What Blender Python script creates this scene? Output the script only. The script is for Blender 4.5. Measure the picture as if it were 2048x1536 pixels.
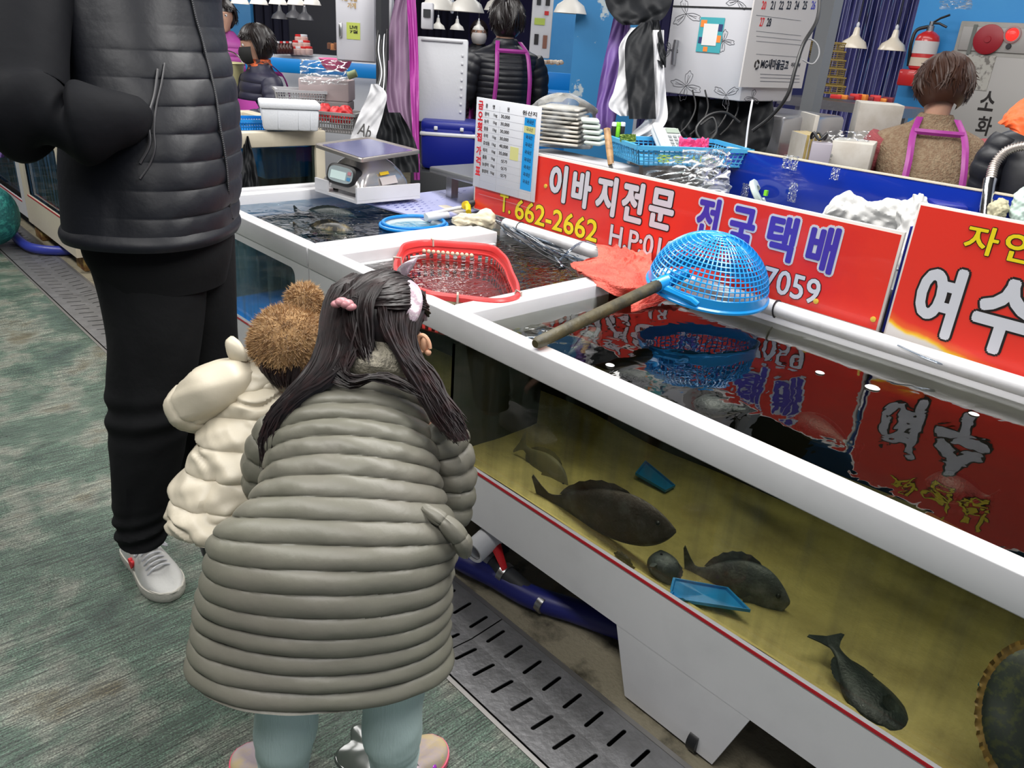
import bpy, bmesh, math, random
import numpy as np
from mathutils import Vector, Matrix
random.seed(7); rng = np.random.RandomState(7)
S = bpy.context.scene
for o in list(bpy.data.objects): bpy.data.objects.remove(o)

# ------------------------------------------------------------------ camera
CAM = np.array([0.0, 0.0, 1.5]); FPX = 1571.05
def cam_axes(yaw, pitch, roll):
    cy, sy = math.cos(yaw), math.sin(yaw)
    f = np.array([-sy, cy, 0.0]); r = np.array([cy, sy, 0.0]); u = np.array([0, 0, 1.0])
    cp, sp = math.cos(pitch), math.sin(pitch)
    f2 = f*cp - u*sp; u2 = u*cp + f*sp
    cr, sr = math.cos(roll), math.sin(roll)
    return r*cr + u2*sr, -r*sr + u2*cr, f2
CR, CU, CF = cam_axes(-0.767587, 0.418311, 0.0733382)
cam = bpy.data.cameras.new('camera'); camo = bpy.data.objects.new('camera', cam)
S.collection.objects.link(camo)
camo.matrix_world = Matrix(((CR[0], CU[0], -CF[0], 0), (CR[1], CU[1], -CF[1], 0), (CR[2], CU[2], -CF[2], 1.5), (0, 0, 0, 1)))
cam.sensor_width = 36; cam.lens = FPX*36/2048; cam.clip_start = 0.05; cam.clip_end = 100
S.camera = camo

# ------------------------------------------------------------------ world and lights
w = bpy.data.worlds.new('market_air'); S.world = w; w.use_nodes = True
bg = w.node_tree.nodes['Background']; bg.inputs[0].default_value = (0.80, 0.86, 1.0, 1); bg.inputs[1].default_value = 0.40
def area(name, loc, size, size_y, power, col=(1, 0.98, 0.95), target=None, rz=0):
    l = bpy.data.lights.new(name, 'AREA'); l.shape = 'RECTANGLE'; l.size = size; l.size_y = size_y
    l.energy = power; l.color = col
    o = bpy.data.objects.new(name, l); S.collection.objects.link(o); o.location = loc
    o.rotation_euler = (0, 0, rz)
    return o
area('aisle_strip_light', (-0.3, 1.2, 3.1), 0.5, 3.6, 85)
area('aisle_strip_light', (-0.3, 5.6, 3.1), 0.5, 3.6, 95)
area('stall_strip_light', (1.9, 1.2, 2.9), 0.7, 3.4, 120)
area('stall_strip_light', (2.2, 5.0, 2.9), 0.7, 3.0, 70)
area('stall_strip_light', (4.3, 1.6, 2.9), 0.7, 3.4, 46)
area('stall_strip_light', (5.2, 5.6, 2.9), 0.7, 3.4, 50)
S.view_settings.view_transform = 'Standard'; S.view_settings.look = 'None'
S.view_settings.gamma = 1.0; S.view_settings.use_curve_mapping = False
S.view_settings.exposure = 0.0

# ------------------------------------------------------------------ pixel -> point in the room
def _ray(x, y): return CF + (x-1024)/FPX*CR - (y-768)/FPX*CU
def at_z(x, y, z): d = _ray(x, y); return CAM + d*(z-1.5)/d[2]
def at_x(x, y, X): d = _ray(x, y); return CAM + d*X/d[0]
def at_y(x, y, Y): d = _ray(x, y); return CAM + d*Y/d[1]
def at_d(x, y, D): return CAM + _ray(x, y)*D

# ------------------------------------------------------------------ materials
def _n(nt, t, **k):
    n = nt.nodes.new(t)
    for a, b in k.items(): setattr(n, a, b)
    return n
def mat(name, col, rough=0.5, metal=0.0, var=None, bump=None, spec=0.5, coat=0.0, sheen=0.0, emit=None, alpha=None, trans=0.0):
    """var=(colour2, scale, low, high, stretch)  bump=(scale, strength, stretch)"""
    m = bpy.data.materials.new(name); m.use_nodes = True; nt = m.node_tree
    b = nt.nodes['Principled BSDF']
    b.inputs['Base Color'].default_value = (*col, 1); b.inputs['Roughness'].default_value = rough
    b.inputs['Metallic'].default_value = metal; b.inputs['Specular IOR Level'].default_value = spec
    b.inputs['Coat Weight'].default_value = coat; b.inputs['Sheen Weight'].default_value = sheen
    if alpha is not None: b.inputs['Alpha'].default_value = alpha
    b.inputs['Transmission Weight'].default_value = trans
    if emit: b.inputs['Emission Color'].default_value = (*emit[0], 1); b.inputs['Emission Strength'].default_value = emit[1]
    if var or bump: tc = _n(nt, 'ShaderNodeTexCoord')
    if var:
        c2, sc, lo, hi = var[:4]; st = var[4] if len(var) > 4 else (1, 1, 1)
        mp = _n(nt, 'ShaderNodeMapping'); mp.inputs['Scale'].default_value = st
        nz = _n(nt, 'ShaderNodeTexNoise'); nz.inputs['Scale'].default_value = sc; nz.inputs['Detail'].default_value = 6; nz.inputs['Roughness'].default_value = 0.6
        rp = _n(nt, 'ShaderNodeValToRGB'); rp.color_ramp.elements[0].position = lo; rp.color_ramp.elements[1].position = hi
        rp.color_ramp.elements[0].color = (*col, 1); rp.color_ramp.elements[1].color = (*c2, 1)
        nt.links.new(tc.outputs['Object'], mp.inputs[0]); nt.links.new(mp.outputs[0], nz.inputs['Vector'])
        nt.links.new(nz.outputs['Fac'], rp.inputs[0]); nt.links.new(rp.outputs[0], b.inputs['Base Color'])
    if bump:
        sc, stg = bump[:2]; st = bump[2] if len(bump) > 2 else (1, 1, 1)
        mp = _n(nt, 'ShaderNodeMapping'); mp.inputs['Scale'].default_value = st
        nz = _n(nt, 'ShaderNodeTexNoise'); nz.inputs['Scale'].default_value = sc; nz.inputs['Detail'].default_value = 5
        bp = _n(nt, 'ShaderNodeBump'); bp.inputs['Strength'].default_value = stg; bp.inputs['Distance'].default_value = 0.01
        nt.links.new(tc.outputs['Object'], mp.inputs[0]); nt.links.new(mp.outputs[0], nz.inputs['Vector'])
        nt.links.new(nz.outputs['Fac'], bp.inputs['Height']); nt.links.new(bp.outputs[0], b.inputs['Normal'])
    return m
def clear_mat(name, tint, ior=1.33, rough=0.0, waves=None, dirt=0.0, dirtcol=(0.3, 0.3, 0.3), add_rough_scale=None, dirt_stretch=(14, 14, 1.2)):
    """see-through sheet: what lies behind is tinted, the surface mirrors by its Fresnel share"""
    m = bpy.data.materials.new(name); m.use_nodes = True; nt = m.node_tree
    nt.nodes.remove(nt.nodes['Principled BSDF']); out = nt.nodes['Material Output']
    tr = _n(nt, 'ShaderNodeBsdfTransparent'); tr.inputs[0].default_value = (*tint, 1)
    gl = _n(nt, 'ShaderNodeBsdfGlossy'); gl.inputs['Roughness'].default_value = rough; gl.inputs[0].default_value = (1, 1, 1, 1)
    fr = _n(nt, 'ShaderNodeFresnel'); fr.inputs['IOR'].default_value = ior
    mx = _n(nt, 'ShaderNodeMixShader'); L = nt.links
    L.new(fr.outputs[0], mx.inputs[0]); L.new(tr.outputs[0], mx.inputs[1]); L.new(gl.outputs[0], mx.inputs[2])
    last = mx
    if waves:
        tc = _n(nt, 'ShaderNodeTexCoord'); prev = None
        for sc, dist, stretch in waves:
            mp = _n(nt, 'ShaderNodeMapping'); mp.inputs['Scale'].default_value = stretch
            nz = _n(nt, 'ShaderNodeTexNoise'); nz.inputs['Scale'].default_value = sc; nz.inputs['Detail'].default_value = 1.5
            nz.inputs['Distortion'].default_value = 0.6
            bp = _n(nt, 'ShaderNodeBump'); bp.inputs['Strength'].default_value = 1.0; bp.inputs['Distance'].default_value = dist
            L.new(tc.outputs['Object'], mp.inputs[0]); L.new(mp.outputs[0], nz.inputs['Vector']); L.new(nz.outputs['Fac'], bp.inputs['Height'])
            if prev: L.new(prev.outputs[0], bp.inputs['Normal'])
            prev = bp
        L.new(prev.outputs[0], gl.inputs['Normal']); L.new(prev.outputs[0], fr.inputs['Normal'])
    if dirt:
        tc = _n(nt, 'ShaderNodeTexCoord'); mp = _n(nt, 'ShaderNodeMapping'); mp.inputs['Scale'].default_value = dirt_stretch
        nz = _n(nt, 'ShaderNodeTexNoise'); nz.inputs['Scale'].default_value = 2.2; nz.inputs['Detail'].default_value = 6
        rp = _n(nt, 'ShaderNodeValToRGB'); rp.color_ramp.elements[0].position = 0.42; rp.color_ramp.elements[1].position = 0.72
        rp.color_ramp.elements[0].color = (0, 0, 0, 1); rp.color_ramp.elements[1].color = (dirt, dirt, dirt, 1)
        df = _n(nt, 'ShaderNodeBsdfDiffuse'); df.inputs[0].default_value = (*dirtcol, 1)
        m2 = _n(nt, 'ShaderNodeMixShader')
        L.new(tc.outputs['Object'], mp.inputs[0]); L.new(mp.outputs[0], nz.inputs['Vector']); L.new(nz.outputs['Fac'], rp.inputs[0])
        L.new(rp.outputs[0], m2.inputs[0]); L.new(mx.outputs[0], m2.inputs[1]); L.new(df.outputs[0], m2.inputs[2]); last = m2
    L.new(last.outputs[0], out.inputs['Surface'])
    return m
def refract_mat(name, tint, ior, dirt, dirtcol, rough=0.0):
    """flat glass with water behind it: the view bends, streaks of mist stay on it"""
    m = clear_mat(name, tint, ior, 0.02, dirt=dirt, dirtcol=dirtcol); nt = m.node_tree
    tr = [n for n in nt.nodes if n.bl_idname == 'ShaderNodeBsdfTransparent'][0]; to = tr.outputs[0].links[0].to_socket
    rf = _n(nt, 'ShaderNodeBsdfRefraction'); rf.inputs['Color'].default_value = (*tint, 1); rf.inputs['IOR'].default_value = ior; rf.inputs['Roughness'].default_value = rough
    nt.links.new(rf.outputs[0], to); nt.nodes.remove(tr); return m
_cache = {}
def pm(name, col, rough=0.5, **k):
    if name not in _cache: _cache[name] = mat(name, col, rough, **k)
    return _cache[name]

# ------------------------------------------------------------------ mesh building
class MB:
    def __init__(s): s.v = []; s.f = []; s.mi = []; s.cur = 0
    def add(s, vs, fs):
        b = len(s.v); s.v += [tuple(map(float, p)) for p in vs]
        for f in fs: s.f.append(tuple(i+b for i in f)); s.mi.append(s.cur)
        return s
    def box(s, c, d, rz=0, bev=0.0, top=(1, 1), M=None):
        hx, hy, hz = d[0]/2, d[1]/2, d[2]/2; P = []; F = []
        if bev <= 0:
            for z, k in ((-hz, (1, 1)), (hz, top)):
                for x, y in ((-hx, -hy), (hx, -hy), (hx, hy), (-hx, hy)): P.append((x*k[0], y*k[1], z))
            F = [(0, 3, 2, 1), (4, 5, 6, 7)] + [(i, (i+1) % 4, (i+1) % 4+4, i+4) for i in range(4)]
        else:
            b = min(bev, hx*.9, hy*.9, hz*.9); rings = []
            for z, ins in ((-hz, b), (-hz+b*.3, b*.3), (-hz+b, 0), (hz-b, 0), (hz-b*.3, b*.3), (hz, b)):
                t = (z+hz)/(2*hz); kx = 1+(top[0]-1)*t; ky = 1+(top[1]-1)*t; r = []
                X, Y = hx*kx-ins, hy*ky-ins; c2 = b
                for sx, sy, a0 in ((1, 1, 0), (-1, 1, 90), (-1, -1, 180), (1, -1, 270)):
                    for a in (0, 45, 90):
                        an = math.radians(a0+a)
                        r.append((sx*(X-c2)+c2*math.cos(an), sy*(Y-c2)+c2*math.sin(an), z))
                rings.append(r)
            n = 12
            for r in rings: P += r
            for k in range(5):
                for i in range(n): F.append((k*n+i, k*n+(i+1) % n, (k+1)*n+(i+1) % n, (k+1)*n+i))
            F.append(tuple(range(n-1, -1, -1))); F.append(tuple(5*n+i for i in range(n)))
        cz, sz = math.cos(rz), math.sin(rz)
        if M is None: P = [(c[0]+x*cz-y*sz, c[1]+x*sz+y*cz, c[2]+z) for x, y, z in P]
        else: P = [tuple(Vector(c)+M @ Vector(p)) for p in P]
        return s.add(P, F)
    def prism(s, poly, axis, a, b):
        """poly of 2D points extruded along axis from a to b; 2D order = remaining axes in xyz order"""
        P = []
        for t in (a, b):
            for q in poly:
                p = list(q); p.insert(axis, t); P.append(p)
        n = len(poly)
        return s.add(P, [tuple(range(n-1, -1, -1)), tuple(range(n, 2*n))] + [(i, (i+1) % n, (i+1) % n+n, i+n) for i in range(n)])
    def tube(s, pts, r, n=8, cap=True, flat=1.0, closed=False):
        pts = [np.array(p, float) for p in pts]; m = len(pts)
        rr = r if hasattr(r, '__len__') else [r]*m
        P = []; prev = None
        for i in range(m):
            if closed: t = pts[(i+1) % m]-pts[i-1]
            else: t = pts[min(i+1, m-1)]-pts[max(i-1, 0)]
            t = t/(np.linalg.norm(t)+1e-12)
            if prev is None:
                a = np.array([0, 0, 1.0]) if abs(t[2]) < .9 else np.array([1.0, 0, 0])
                u = np.cross(a, t)
            else: u = prev-t*(prev @ t)
            u = u/(np.linalg.norm(u)+1e-12); v = np.cross(t, u); prev = u
            for k in range(n):
                an = 2*math.pi*k/n; P.append(pts[i]+rr[i]*(u*math.cos(an)+v*flat*math.sin(an)))
        F = []
        for i in range(m if closed else m-1):
            j = (i+1) % m
            for k in range(n): F.append((i*n+k, i*n+(k+1) % n, j*n+(k+1) % n, j*n+k))
        if cap and not closed: F.append(tuple(range(n-1, -1, -1))); F.append(tuple((m-1)*n+k for k in range(n)))
        return s.add(P, F)
    def lathe(s, prof, c=(0, 0, 0), n=24, axis=None, M=None, sx=1.0, sy=1.0, cap=True):
        P = []
        for r, z in prof:
            for k in range(n):
                an = 2*math.pi*k/n; P.append(Vector((r*math.cos(an)*sx, r*math.sin(an)*sy, z)))
        if M is not None: P = [M @ p for p in P]
        P = [(p[0]+c[0], p[1]+c[1], p[2]+c[2]) for p in P]
        m = len(prof); F = []
        for i in range(m-1):
            for k in range(n): F.append((i*n+k, i*n+(k+1) % n, (i+1)*n+(k+1) % n, (i+1)*n+k))
        if cap:
            if prof[0][0] > 1e-6: F.append(tuple(range(n-1, -1, -1)))
            if prof[-1][0] > 1e-6: F.append(tuple((m-1)*n+k for k in range(n)))
        return s.add(P, F)
    def ball(s, c, r, n=16, m=10, sc=(1, 1, 1), M=None):
        prof = [(max(1e-5, math.sin(math.pi*i/m))*r, -math.cos(math.pi*i/m)*r) for i in range(m+1)]
        MM = Matrix.Diagonal(Vector(sc)).to_3x3()
        if M is not None: MM = M @ MM
        return s.lathe(prof, c, n, M=MM, cap=False)
    def grid(s, G):
        a, b = len(G), len(G[0]); P = [p for r in G for p in r]
        return s.add(P, [(i*b+j, (i+1)*b+j, (i+1)*b+j+1, i*b+j+1) for i in range(a-1) for j in range(b-1)])
    def loft(s, G, closed=True, caps=(True, True)):
        """G[i][j] rings"""
        a, b = len(G), len(G[0]); P = [p for r in G for p in r]; F = []
        for i in range(a-1):
            for j in range(b if closed else b-1): F.append((i*b+j, i*b+(j+1) % b, (i+1)*b+(j+1) % b, (i+1)*b+j))
        base = len(s.v); s.add(P, F)
        for e, (flag, ri) in enumerate(zip(caps, (0, a-1))):
            if flag and closed:
                c = np.mean(np.array(G[ri]), axis=0); ci = len(s.v); s.v.append(tuple(c))
                for j in range(b):
                    q = (base+ri*b+j, base+ri*b+(j+1) % b)
                    s.f.append((q[1], q[0], ci) if e == 0 else (q[0], q[1], ci)); s.mi.append(s.cur)
        return s

def link(o): S.collection.objects.link(o); return o
def inv_root(root):
    return (Matrix.Translation(root.location) @ root.rotation_euler.to_matrix().to_4x4()).inverted()
def part(name, mb, m, parent=None, smooth=True, label=None, world=True, kind=None, root=None, mods=None, bevel=0):
    """one mesh object; world=True: the shape was written in room coordinates"""
    me = bpy.data.meshes.new(name); me.from_pydata(mb.v, [], mb.f)
    ms = m if isinstance(m, (list, tuple)) else [m]
    for q in ms: me.materials.append(q)
    if len(ms) > 1: me.polygons.foreach_set('material_index', mb.mi)
    me.polygons.foreach_set('use_smooth', [bool(smooth)]*len(me.polygons))
    if smooth: me.set_sharp_from_angle(angle=math.radians(38 if smooth is True else smooth))
    me.update(); o = bpy.data.objects.new(name, me); link(o)
    if parent is not None:
        o.parent = parent
        if world:
            top = parent
            while top.parent: top = top.parent
            me.transform(inv_root(top))
    if label: o['label'] = label
    if kind: o['kind'] = kind
    if bevel:
        b = o.modifiers.new('bevel', 'BEVEL'); b.width = bevel; b.segments = 2; b.limit_method = 'ANGLE'
    return o
def thing(name, label, cat, loc=(0, 0, 0), rz=0, group=None):
    o = bpy.data.objects.new(name, None); link(o); o.empty_display_size = 0.05
    o.location = loc; o.rotation_euler = (0, 0, rz); o['label'] = label; o['category'] = cat
    if group: o['group'] = group
    return o
def solo(name, mb, m, label, cat, group=None, smooth=True, kind=None, bevel=0):
    """a thing that is one mesh, origin at its base"""
    V = np.array(mb.v); c = Vector(((V[:, 0].min()+V[:, 0].max())/2, (V[:, 1].min()+V[:, 1].max())/2, V[:, 2].min()))
    mb.v = [tuple(Vector(p)-c) for p in mb.v]
    o = part(name, mb, m, None, smooth, world=False, bevel=bevel); o.location = c
    o['label'] = label; o['category'] = cat
    if group: o['group'] = group
    if kind: o['kind'] = kind
    return o
def struct(name, mb, m, label=None, smooth=False, bevel=0):
    o = part(name, mb, m, None, smooth, bevel=bevel); o['kind'] = 'structure'
    if label: o['label'] = label
    return o
def dup(root, loc=None, rz=None, label=None):
    r = root.copy(); link(r)
    if loc is not None: r.location = loc
    if rz is not None: r.rotation_euler = (0, 0, rz)
    if label: r['label'] = label
    for ch in list(root.children):
        c = ch.copy(); link(c); c.parent = r
        for g in list(ch.children):
            d = g.copy(); link(d); d.parent = c
    return r

# smooth noise on arrays
_ph = rng.rand(40)*6.28
def wob(a, b, c=0.0, k=0):
    """cheap smooth noise in -1..1 of array coordinates"""
    return (np.sin(a*1.0+b*1.7+c*.9+_ph[k % 40])+np.sin(a*2.1-b*1.3+c*1.9+_ph[(k+1) % 40])*.6+np.sin(-a*1.4+b*3.1+c*2.7+_ph[(k+2) % 40])*.4+np.sin(a*4.3+b*3.7-c*3.3+_ph[(k+3) % 40])*.25)/2.0
def spline(K, t):
    """Catmull-Rom through rows of K, parameters t in 0..1 by chord length of first 3 columns"""
    K = np.array(K, float); n = len(K)
    if n == 2: return K[0]+(K[1]-K[0])*np.array(t)[:, None]
    d = np.linalg.norm(np.diff(K[:, :3], axis=0), axis=1)+1e-6; s = np.r_[0, np.cumsum(d)]; s /= s[-1]
    M = np.zeros_like(K); 
    for i in range(n):
        if i == 0: M[i] = (K[1]-K[0])/(s[1]-s[0])
        elif i == n-1: M[i] = (K[-1]-K[-2])/(s[-1]-s[-2])
        else:
            a, b = (K[i]-K[i-1])/(s[i]-s[i-1]), (K[i+1]-K[i])/(s[i+1]-s[i]); w = (s[i]-s[i-1])/(s[i+1]-s[i-1])
            M[i] = a*(1-w)+b*w
    out = []
    for x in t:
        i = min(max(np.searchsorted(s, x, side='right')-1, 0), n-2); h = s[i+1]-s[i]; q = (x-s[i])/h
        out.append((2*q**3-3*q**2+1)*K[i]+(q**3-2*q**2+q)*h*M[i]+(-2*q**3+3*q**2)*K[i+1]+(q**3-q**2)*h*M[i+1])
    return np.array(out)
def body_loft(mb, st, nr=60, ns=48, disp=None, caps=(True, True), e=1.0):
    """st rows: centre(3), lateral half vector(3), depth half vector(3). disp(t,th)->outward metres"""
    t = np.linspace(0, 1, nr); K = spline(st, t); th = np.linspace(0, 2*np.pi, ns, endpoint=False)
    ca, sa = np.cos(th), np.sin(th); ca = np.sign(ca)*np.abs(ca)**e; sa = np.sign(sa)*np.abs(sa)**e
    C, U, V = K[:, None, :3], K[:, None, 3:6], K[:, None, 6:9]
    R = U*ca[None, :, None]+V*sa[None, :, None]
    P = C+R
    if disp is not None:
        T, TH = np.meshgrid(t, th, indexing='ij'); D = disp(T, TH)
        L = np.linalg.norm(R, axis=2, keepdims=True)+1e-9
        un = U/np.linalg.norm(U, axis=2, keepdims=True); vn = V/np.linalg.norm(V, axis=2, keepdims=True)
        a = np.linalg.norm(U, axis=2, keepdims=True); b = np.linalg.norm(V, axis=2, keepdims=True)
        N = un*(np.cos(th)[None, :, None])*b+vn*(np.sin(th)[None, :, None])*a
        N /= np.linalg.norm(N, axis=2, keepdims=True)+1e-9
        P = P+N*D[:, :, None]
    mb.loft([list(map(tuple, r)) for r in P], True, caps)
    return P
def limb(pts, radii, nr=24, ns=16, depth=1.0, side=(1, 0, 0)):
    """stations for a limb along pts"""
    pts = [np.array(p, float) for p in pts]; st = []; side = np.array(side, float)
    for i, p in enumerate(pts):
        t = pts[min(i+1, len(pts)-1)]-pts[max(i-1, 0)]; t /= np.linalg.norm(t)
        u = side-t*(side @ t); u /= np.linalg.norm(u); v = np.cross(t, u)
        st.append(np.r_[p, u*radii[i], v*radii[i]*depth])
    return st
def quilt(n, amp, wr=0.0, k=0, edge=1.0, off=0.0, wk=16, lat=0.0):
    def f(T, TH):
        x = T*n+off+lat*wob(TH*1.0, T*5, 0, k+5); s = np.abs(np.sin(np.pi*x))
        d = amp*(s**0.55-0.5)
        if wr: d = d+wr*wob(TH*wk*.5, x*1.5, 0, k)*(1-s*.75)+wr*.8*wob(TH*3, T*n*.6, 0, k+9)
        return d
    return f

# ------------------------------------------------------------------ lettering laid on a real board
def lettering(txt, m, origin, ux, uy, box, parent=None, name='lettering', off=0.0, ext=0.0006, lift=0.0, shear=0.0, ring=0.0, dirs=14):
    """box=(x0,y0,x1,y1) in metres on the plane origin+ux*x+uy*y"""
    cu = bpy.data.curves.new('t', 'FONT'); cu.body = txt; cu.size = 1.0; cu.offset = 0.0; cu.extrude = 0.02; cu.resolution_u = 3
    cu.align_x = 'LEFT'; ob = bpy.data.objects.new('t', cu); link(ob)
    dg = bpy.context.evaluated_depsgraph_get(); me0 = bpy.data.meshes.new_from_object(ob.evaluated_get(dg))
    co = np.zeros(len(me0.vertices)*3); me0.vertices.foreach_get('co', co); co = co.reshape(-1, 3)
    if len(co) == 0: bpy.data.objects.remove(ob); return None
    lo, hi = co.min(0), co.max(0); bpy.data.meshes.remove(me0)
    if off:
        cu.offset = off; dg = bpy.context.evaluated_depsgraph_get()
    dg.update(); me = bpy.data.meshes.new_from_object(ob.evaluated_get(dg)); me.name = name
    co = np.zeros(len(me.vertices)*3); me.vertices.foreach_get('co', co); co = co.reshape(-1, 3)
    sx = (box[2]-box[0])/(hi[0]-lo[0]); sy = (box[3]-box[1])/(hi[1]-lo[1])
    X = box[0]+(co[:, 0]-lo[0])*sx; Y = box[1]+(co[:, 1]-lo[1])*sy; X = X+shear*(Y-box[1]); Z = lift+(co[:, 2]/0.04+.5)*ext
    ux, uy = np.array(ux, float), np.array(uy, float); nn = np.cross(ux, uy)
    W = np.array(origin, float)+X[:, None]*ux+Y[:, None]*uy+Z[:, None]*nn
    if ring:   # thicken the strokes: the glyph repeated around a small circle
        pol = [tuple(p.vertices) for p in me.polygons]; nv = len(W); V = []; F = []
        for k in range(dirs):
            an = 2*math.pi*k/dirs; V.append(W+ring*(math.cos(an)*ux+math.sin(an)*uy)-nn*(.00001*k)); F += [tuple(i+k*nv for i in p) for p in pol]
        m2 = bpy.data.meshes.new(name); m2.from_pydata(np.vstack(V).tolist(), [], F); bpy.data.meshes.remove(me); me = m2
    else: me.vertices.foreach_set('co', W.ravel())
    me.materials.clear(); me.materials.append(m); me.update()
    bpy.data.objects.remove(ob); bpy.data.curves.remove(cu)
    o = bpy.data.objects.new(name, me); link(o)
    if parent is not None:
        o.parent = parent; top = parent
        while top.parent: top = top.parent
        me.transform(inv_root(top))
    return o
# ================================================================== materials used everywhere
M_white = mat('white_acrylic', (0.68, 0.68, 0.70), 0.28, var=((0.63, 0.63, 0.65), 6, .45, .7), coat=0.2)
M_white2 = pm('white_plastic', (0.62, 0.63, 0.66), 0.35)
M_cream = pm('cream_plastic', (0.55, 0.50, 0.42), 0.4)
M_styro = mat('polystyrene', (0.70, 0.72, 0.76), 0.8, bump=(120, .15))
M_red = pm('red_line', (0.45, 0.01, 0.02), 0.4)
M_black = pm('black_plastic', (0.012, 0.012, 0.014), 0.4)
M_dark = pm('dark_rubber', (0.02, 0.022, 0.026), 0.6)
M_steel = mat('brushed_steel', (0.45, 0.45, 0.46), 0.28, 1.0, bump=(60, .1))
M_chrome = pm('chrome', (0.75, 0.75, 0.76), 0.08, metal=1.0)
M_blue = pm('blue_plastic', (0.005, 0.22, 0.62), 0.35)
M_cyan = pm('light_blue_plastic', (0.07, 0.36, 0.62), 0.35)
M_navy = pm('navy_blue_plastic', (0.004, 0.012, 0.22), 0.4)
M_pink = pm('pink_plastic', (0.75, 0.12, 0.30), 0.4)
M_magenta = mat('magenta_apron_cloth', (0.34, 0.035, 0.27), 0.45, bump=(14, .3))
M_film = clear_mat('clear_film', (0.86, 0.88, 0.89), 1.3, 0.34, waves=[(8, .003, (1, 1, 1))], dirt=0.42, dirtcol=(.42, .44, .46), dirt_stretch=(6, 6, 6))
M_skin = mat('skin', (0.52, 0.30, 0.21), 0.5, var=((0.48, 0.25, 0.18), 9, .4, .7))
M_hair = mat('black_hair', (0.012, 0.008, 0.008), 0.32, spec=.6)

# ================================================================== floor
def floor_material():
    m = bpy.data.materials.new('wet_painted_concrete'); m.use_nodes = True; nt = m.node_tree; L = nt.links
    b = nt.nodes['Principled BSDF']; tc = _n(nt, 'ShaderNodeTexCoord')
    def noise(sc, st=(1, 1, 1), det=6, rot=0.0, dist=0.0):
        mp = _n(nt, 'ShaderNodeMapping'); mp.inputs['Scale'].default_value = st; mp.inputs['Rotation'].default_value = (0, 0, rot)
        nz = _n(nt, 'ShaderNodeTexNoise'); nz.inputs['Scale'].default_value = sc; nz.inputs['Detail'].default_value = det; nz.inputs['Roughness'].default_value = .62
        nz.inputs['Distortion'].default_value = dist
        L.new(tc.outputs['Object'], mp.inputs[0]); L.new(mp.outputs[0], nz.inputs['Vector']); return nz
    def ramp(src, stops):
        r = _n(nt, 'ShaderNodeValToRGB'); e = r.color_ramp.elements
        e[0].position, e[0].color = stops[0][0], (*stops[0][1], 1); e[1].position, e[1].color = stops[-1][0], (*stops[-1][1], 1)
        for p, c in stops[1:-1]:
            q = e.new(p); q.color = (*c, 1)
        L.new(src.outputs[0], r.inputs[0]); return r
    big = noise(3.4, det=10); worn = ramp(big, [(.34, (.022, .045, .034)), (.48, (.055, .090, .068)), (.57, (.14, .15, .128)), (.66, (.085, .075, .045))])
    rid = noise(26, (.32, 9.0, 1), 4, rot=0.12); rr = ramp(rid, [(.38, (.25, .27, .25)), (.64, (1.75, 1.75, 1.7))])
    sp = noise(220, det=3); sr = ramp(sp, [(.38, (.30, .30, .30)), (.62, (2.3, 2.3, 2.25))])
    m1 = _n(nt, 'ShaderNodeMixRGB', blend_type='MULTIPLY'); m1.inputs[0].default_value = 1
    m2 = _n(nt, 'ShaderNodeMixRGB', blend_type='MULTIPLY'); m2.inputs[0].default_value = .8
    L.new(worn.outputs[0], m1.inputs[1]); L.new(rr.outputs[0], m1.inputs[2]); L.new(m1.outputs[0], m2.inputs[1]); L.new(sr.outputs[0], m2.inputs[2])
    L.new(m2.outputs[0], b.inputs['Base Color'])
    wet = noise(1.7, det=5); wr = ramp(wet, [(.35, (.12,)*3), (.6, (.38,)*3)]); L.new(wr.outputs[0], b.inputs['Roughness'])
    b.inputs['Specular IOR Level'].default_value = .75
    b1 = _n(nt, 'ShaderNodeBump'); b1.inputs['Strength'].default_value = .75; b1.inputs['Distance'].default_value = .006; L.new(rid.outputs[0], b1.inputs['Height'])
    b2 = _n(nt, 'ShaderNodeBump'); b2.inputs['Strength'].default_value = .55; b2.inputs['Distance'].default_value = .003; L.new(sp.outputs[0], b2.inputs['Height'])
    L.new(b1.outputs[0], b2.inputs['Normal']); L.new(b2.outputs[0], b.inputs['Normal'])
    return m
M_floor = floor_material()
mb = MB(); mb.box((-1.515, 4.0, -.03), (4.97, 14, .06)); struct('floor', mb, M_floor, 'wet worn green painted concrete aisle floor')
M_plinth = mat('stained_beige_concrete', (0.27, 0.24, 0.17), 0.55, var=((0.05, 0.045, 0.03), 11, .50, .70), bump=(70, .4))
mb = MB(); mb.box((4.7, 4.0, -.03), (6.94, 14, .06)); struct('floor', mb, M_plinth, 'stained beige concrete floor under the tanks')
mb = MB(); mb.box((1.105, 4.0, -.14), (.29, 14, .02)); mb.box((.974, 4.0, -.075), (.006, 14, .12)); mb.box((1.227, 4.0, -.075), (.006, 14, .12)); struct('trim_1', mb, pm('drain_bottom', (0.02, 0.02, 0.02), 0.7), 'dark bottom of the floor drain')
mb = MB(); mb.box((.975, 4.0, -.004), (.012, 14, .012)); mb.box((1.233, 4.0, -.004), (.014, 14, .016)); struct('trim_2', mb, mat('drain_edge_steel', (.30, .29, .28), .4, .7), 'steel edge of the floor drain')
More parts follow.
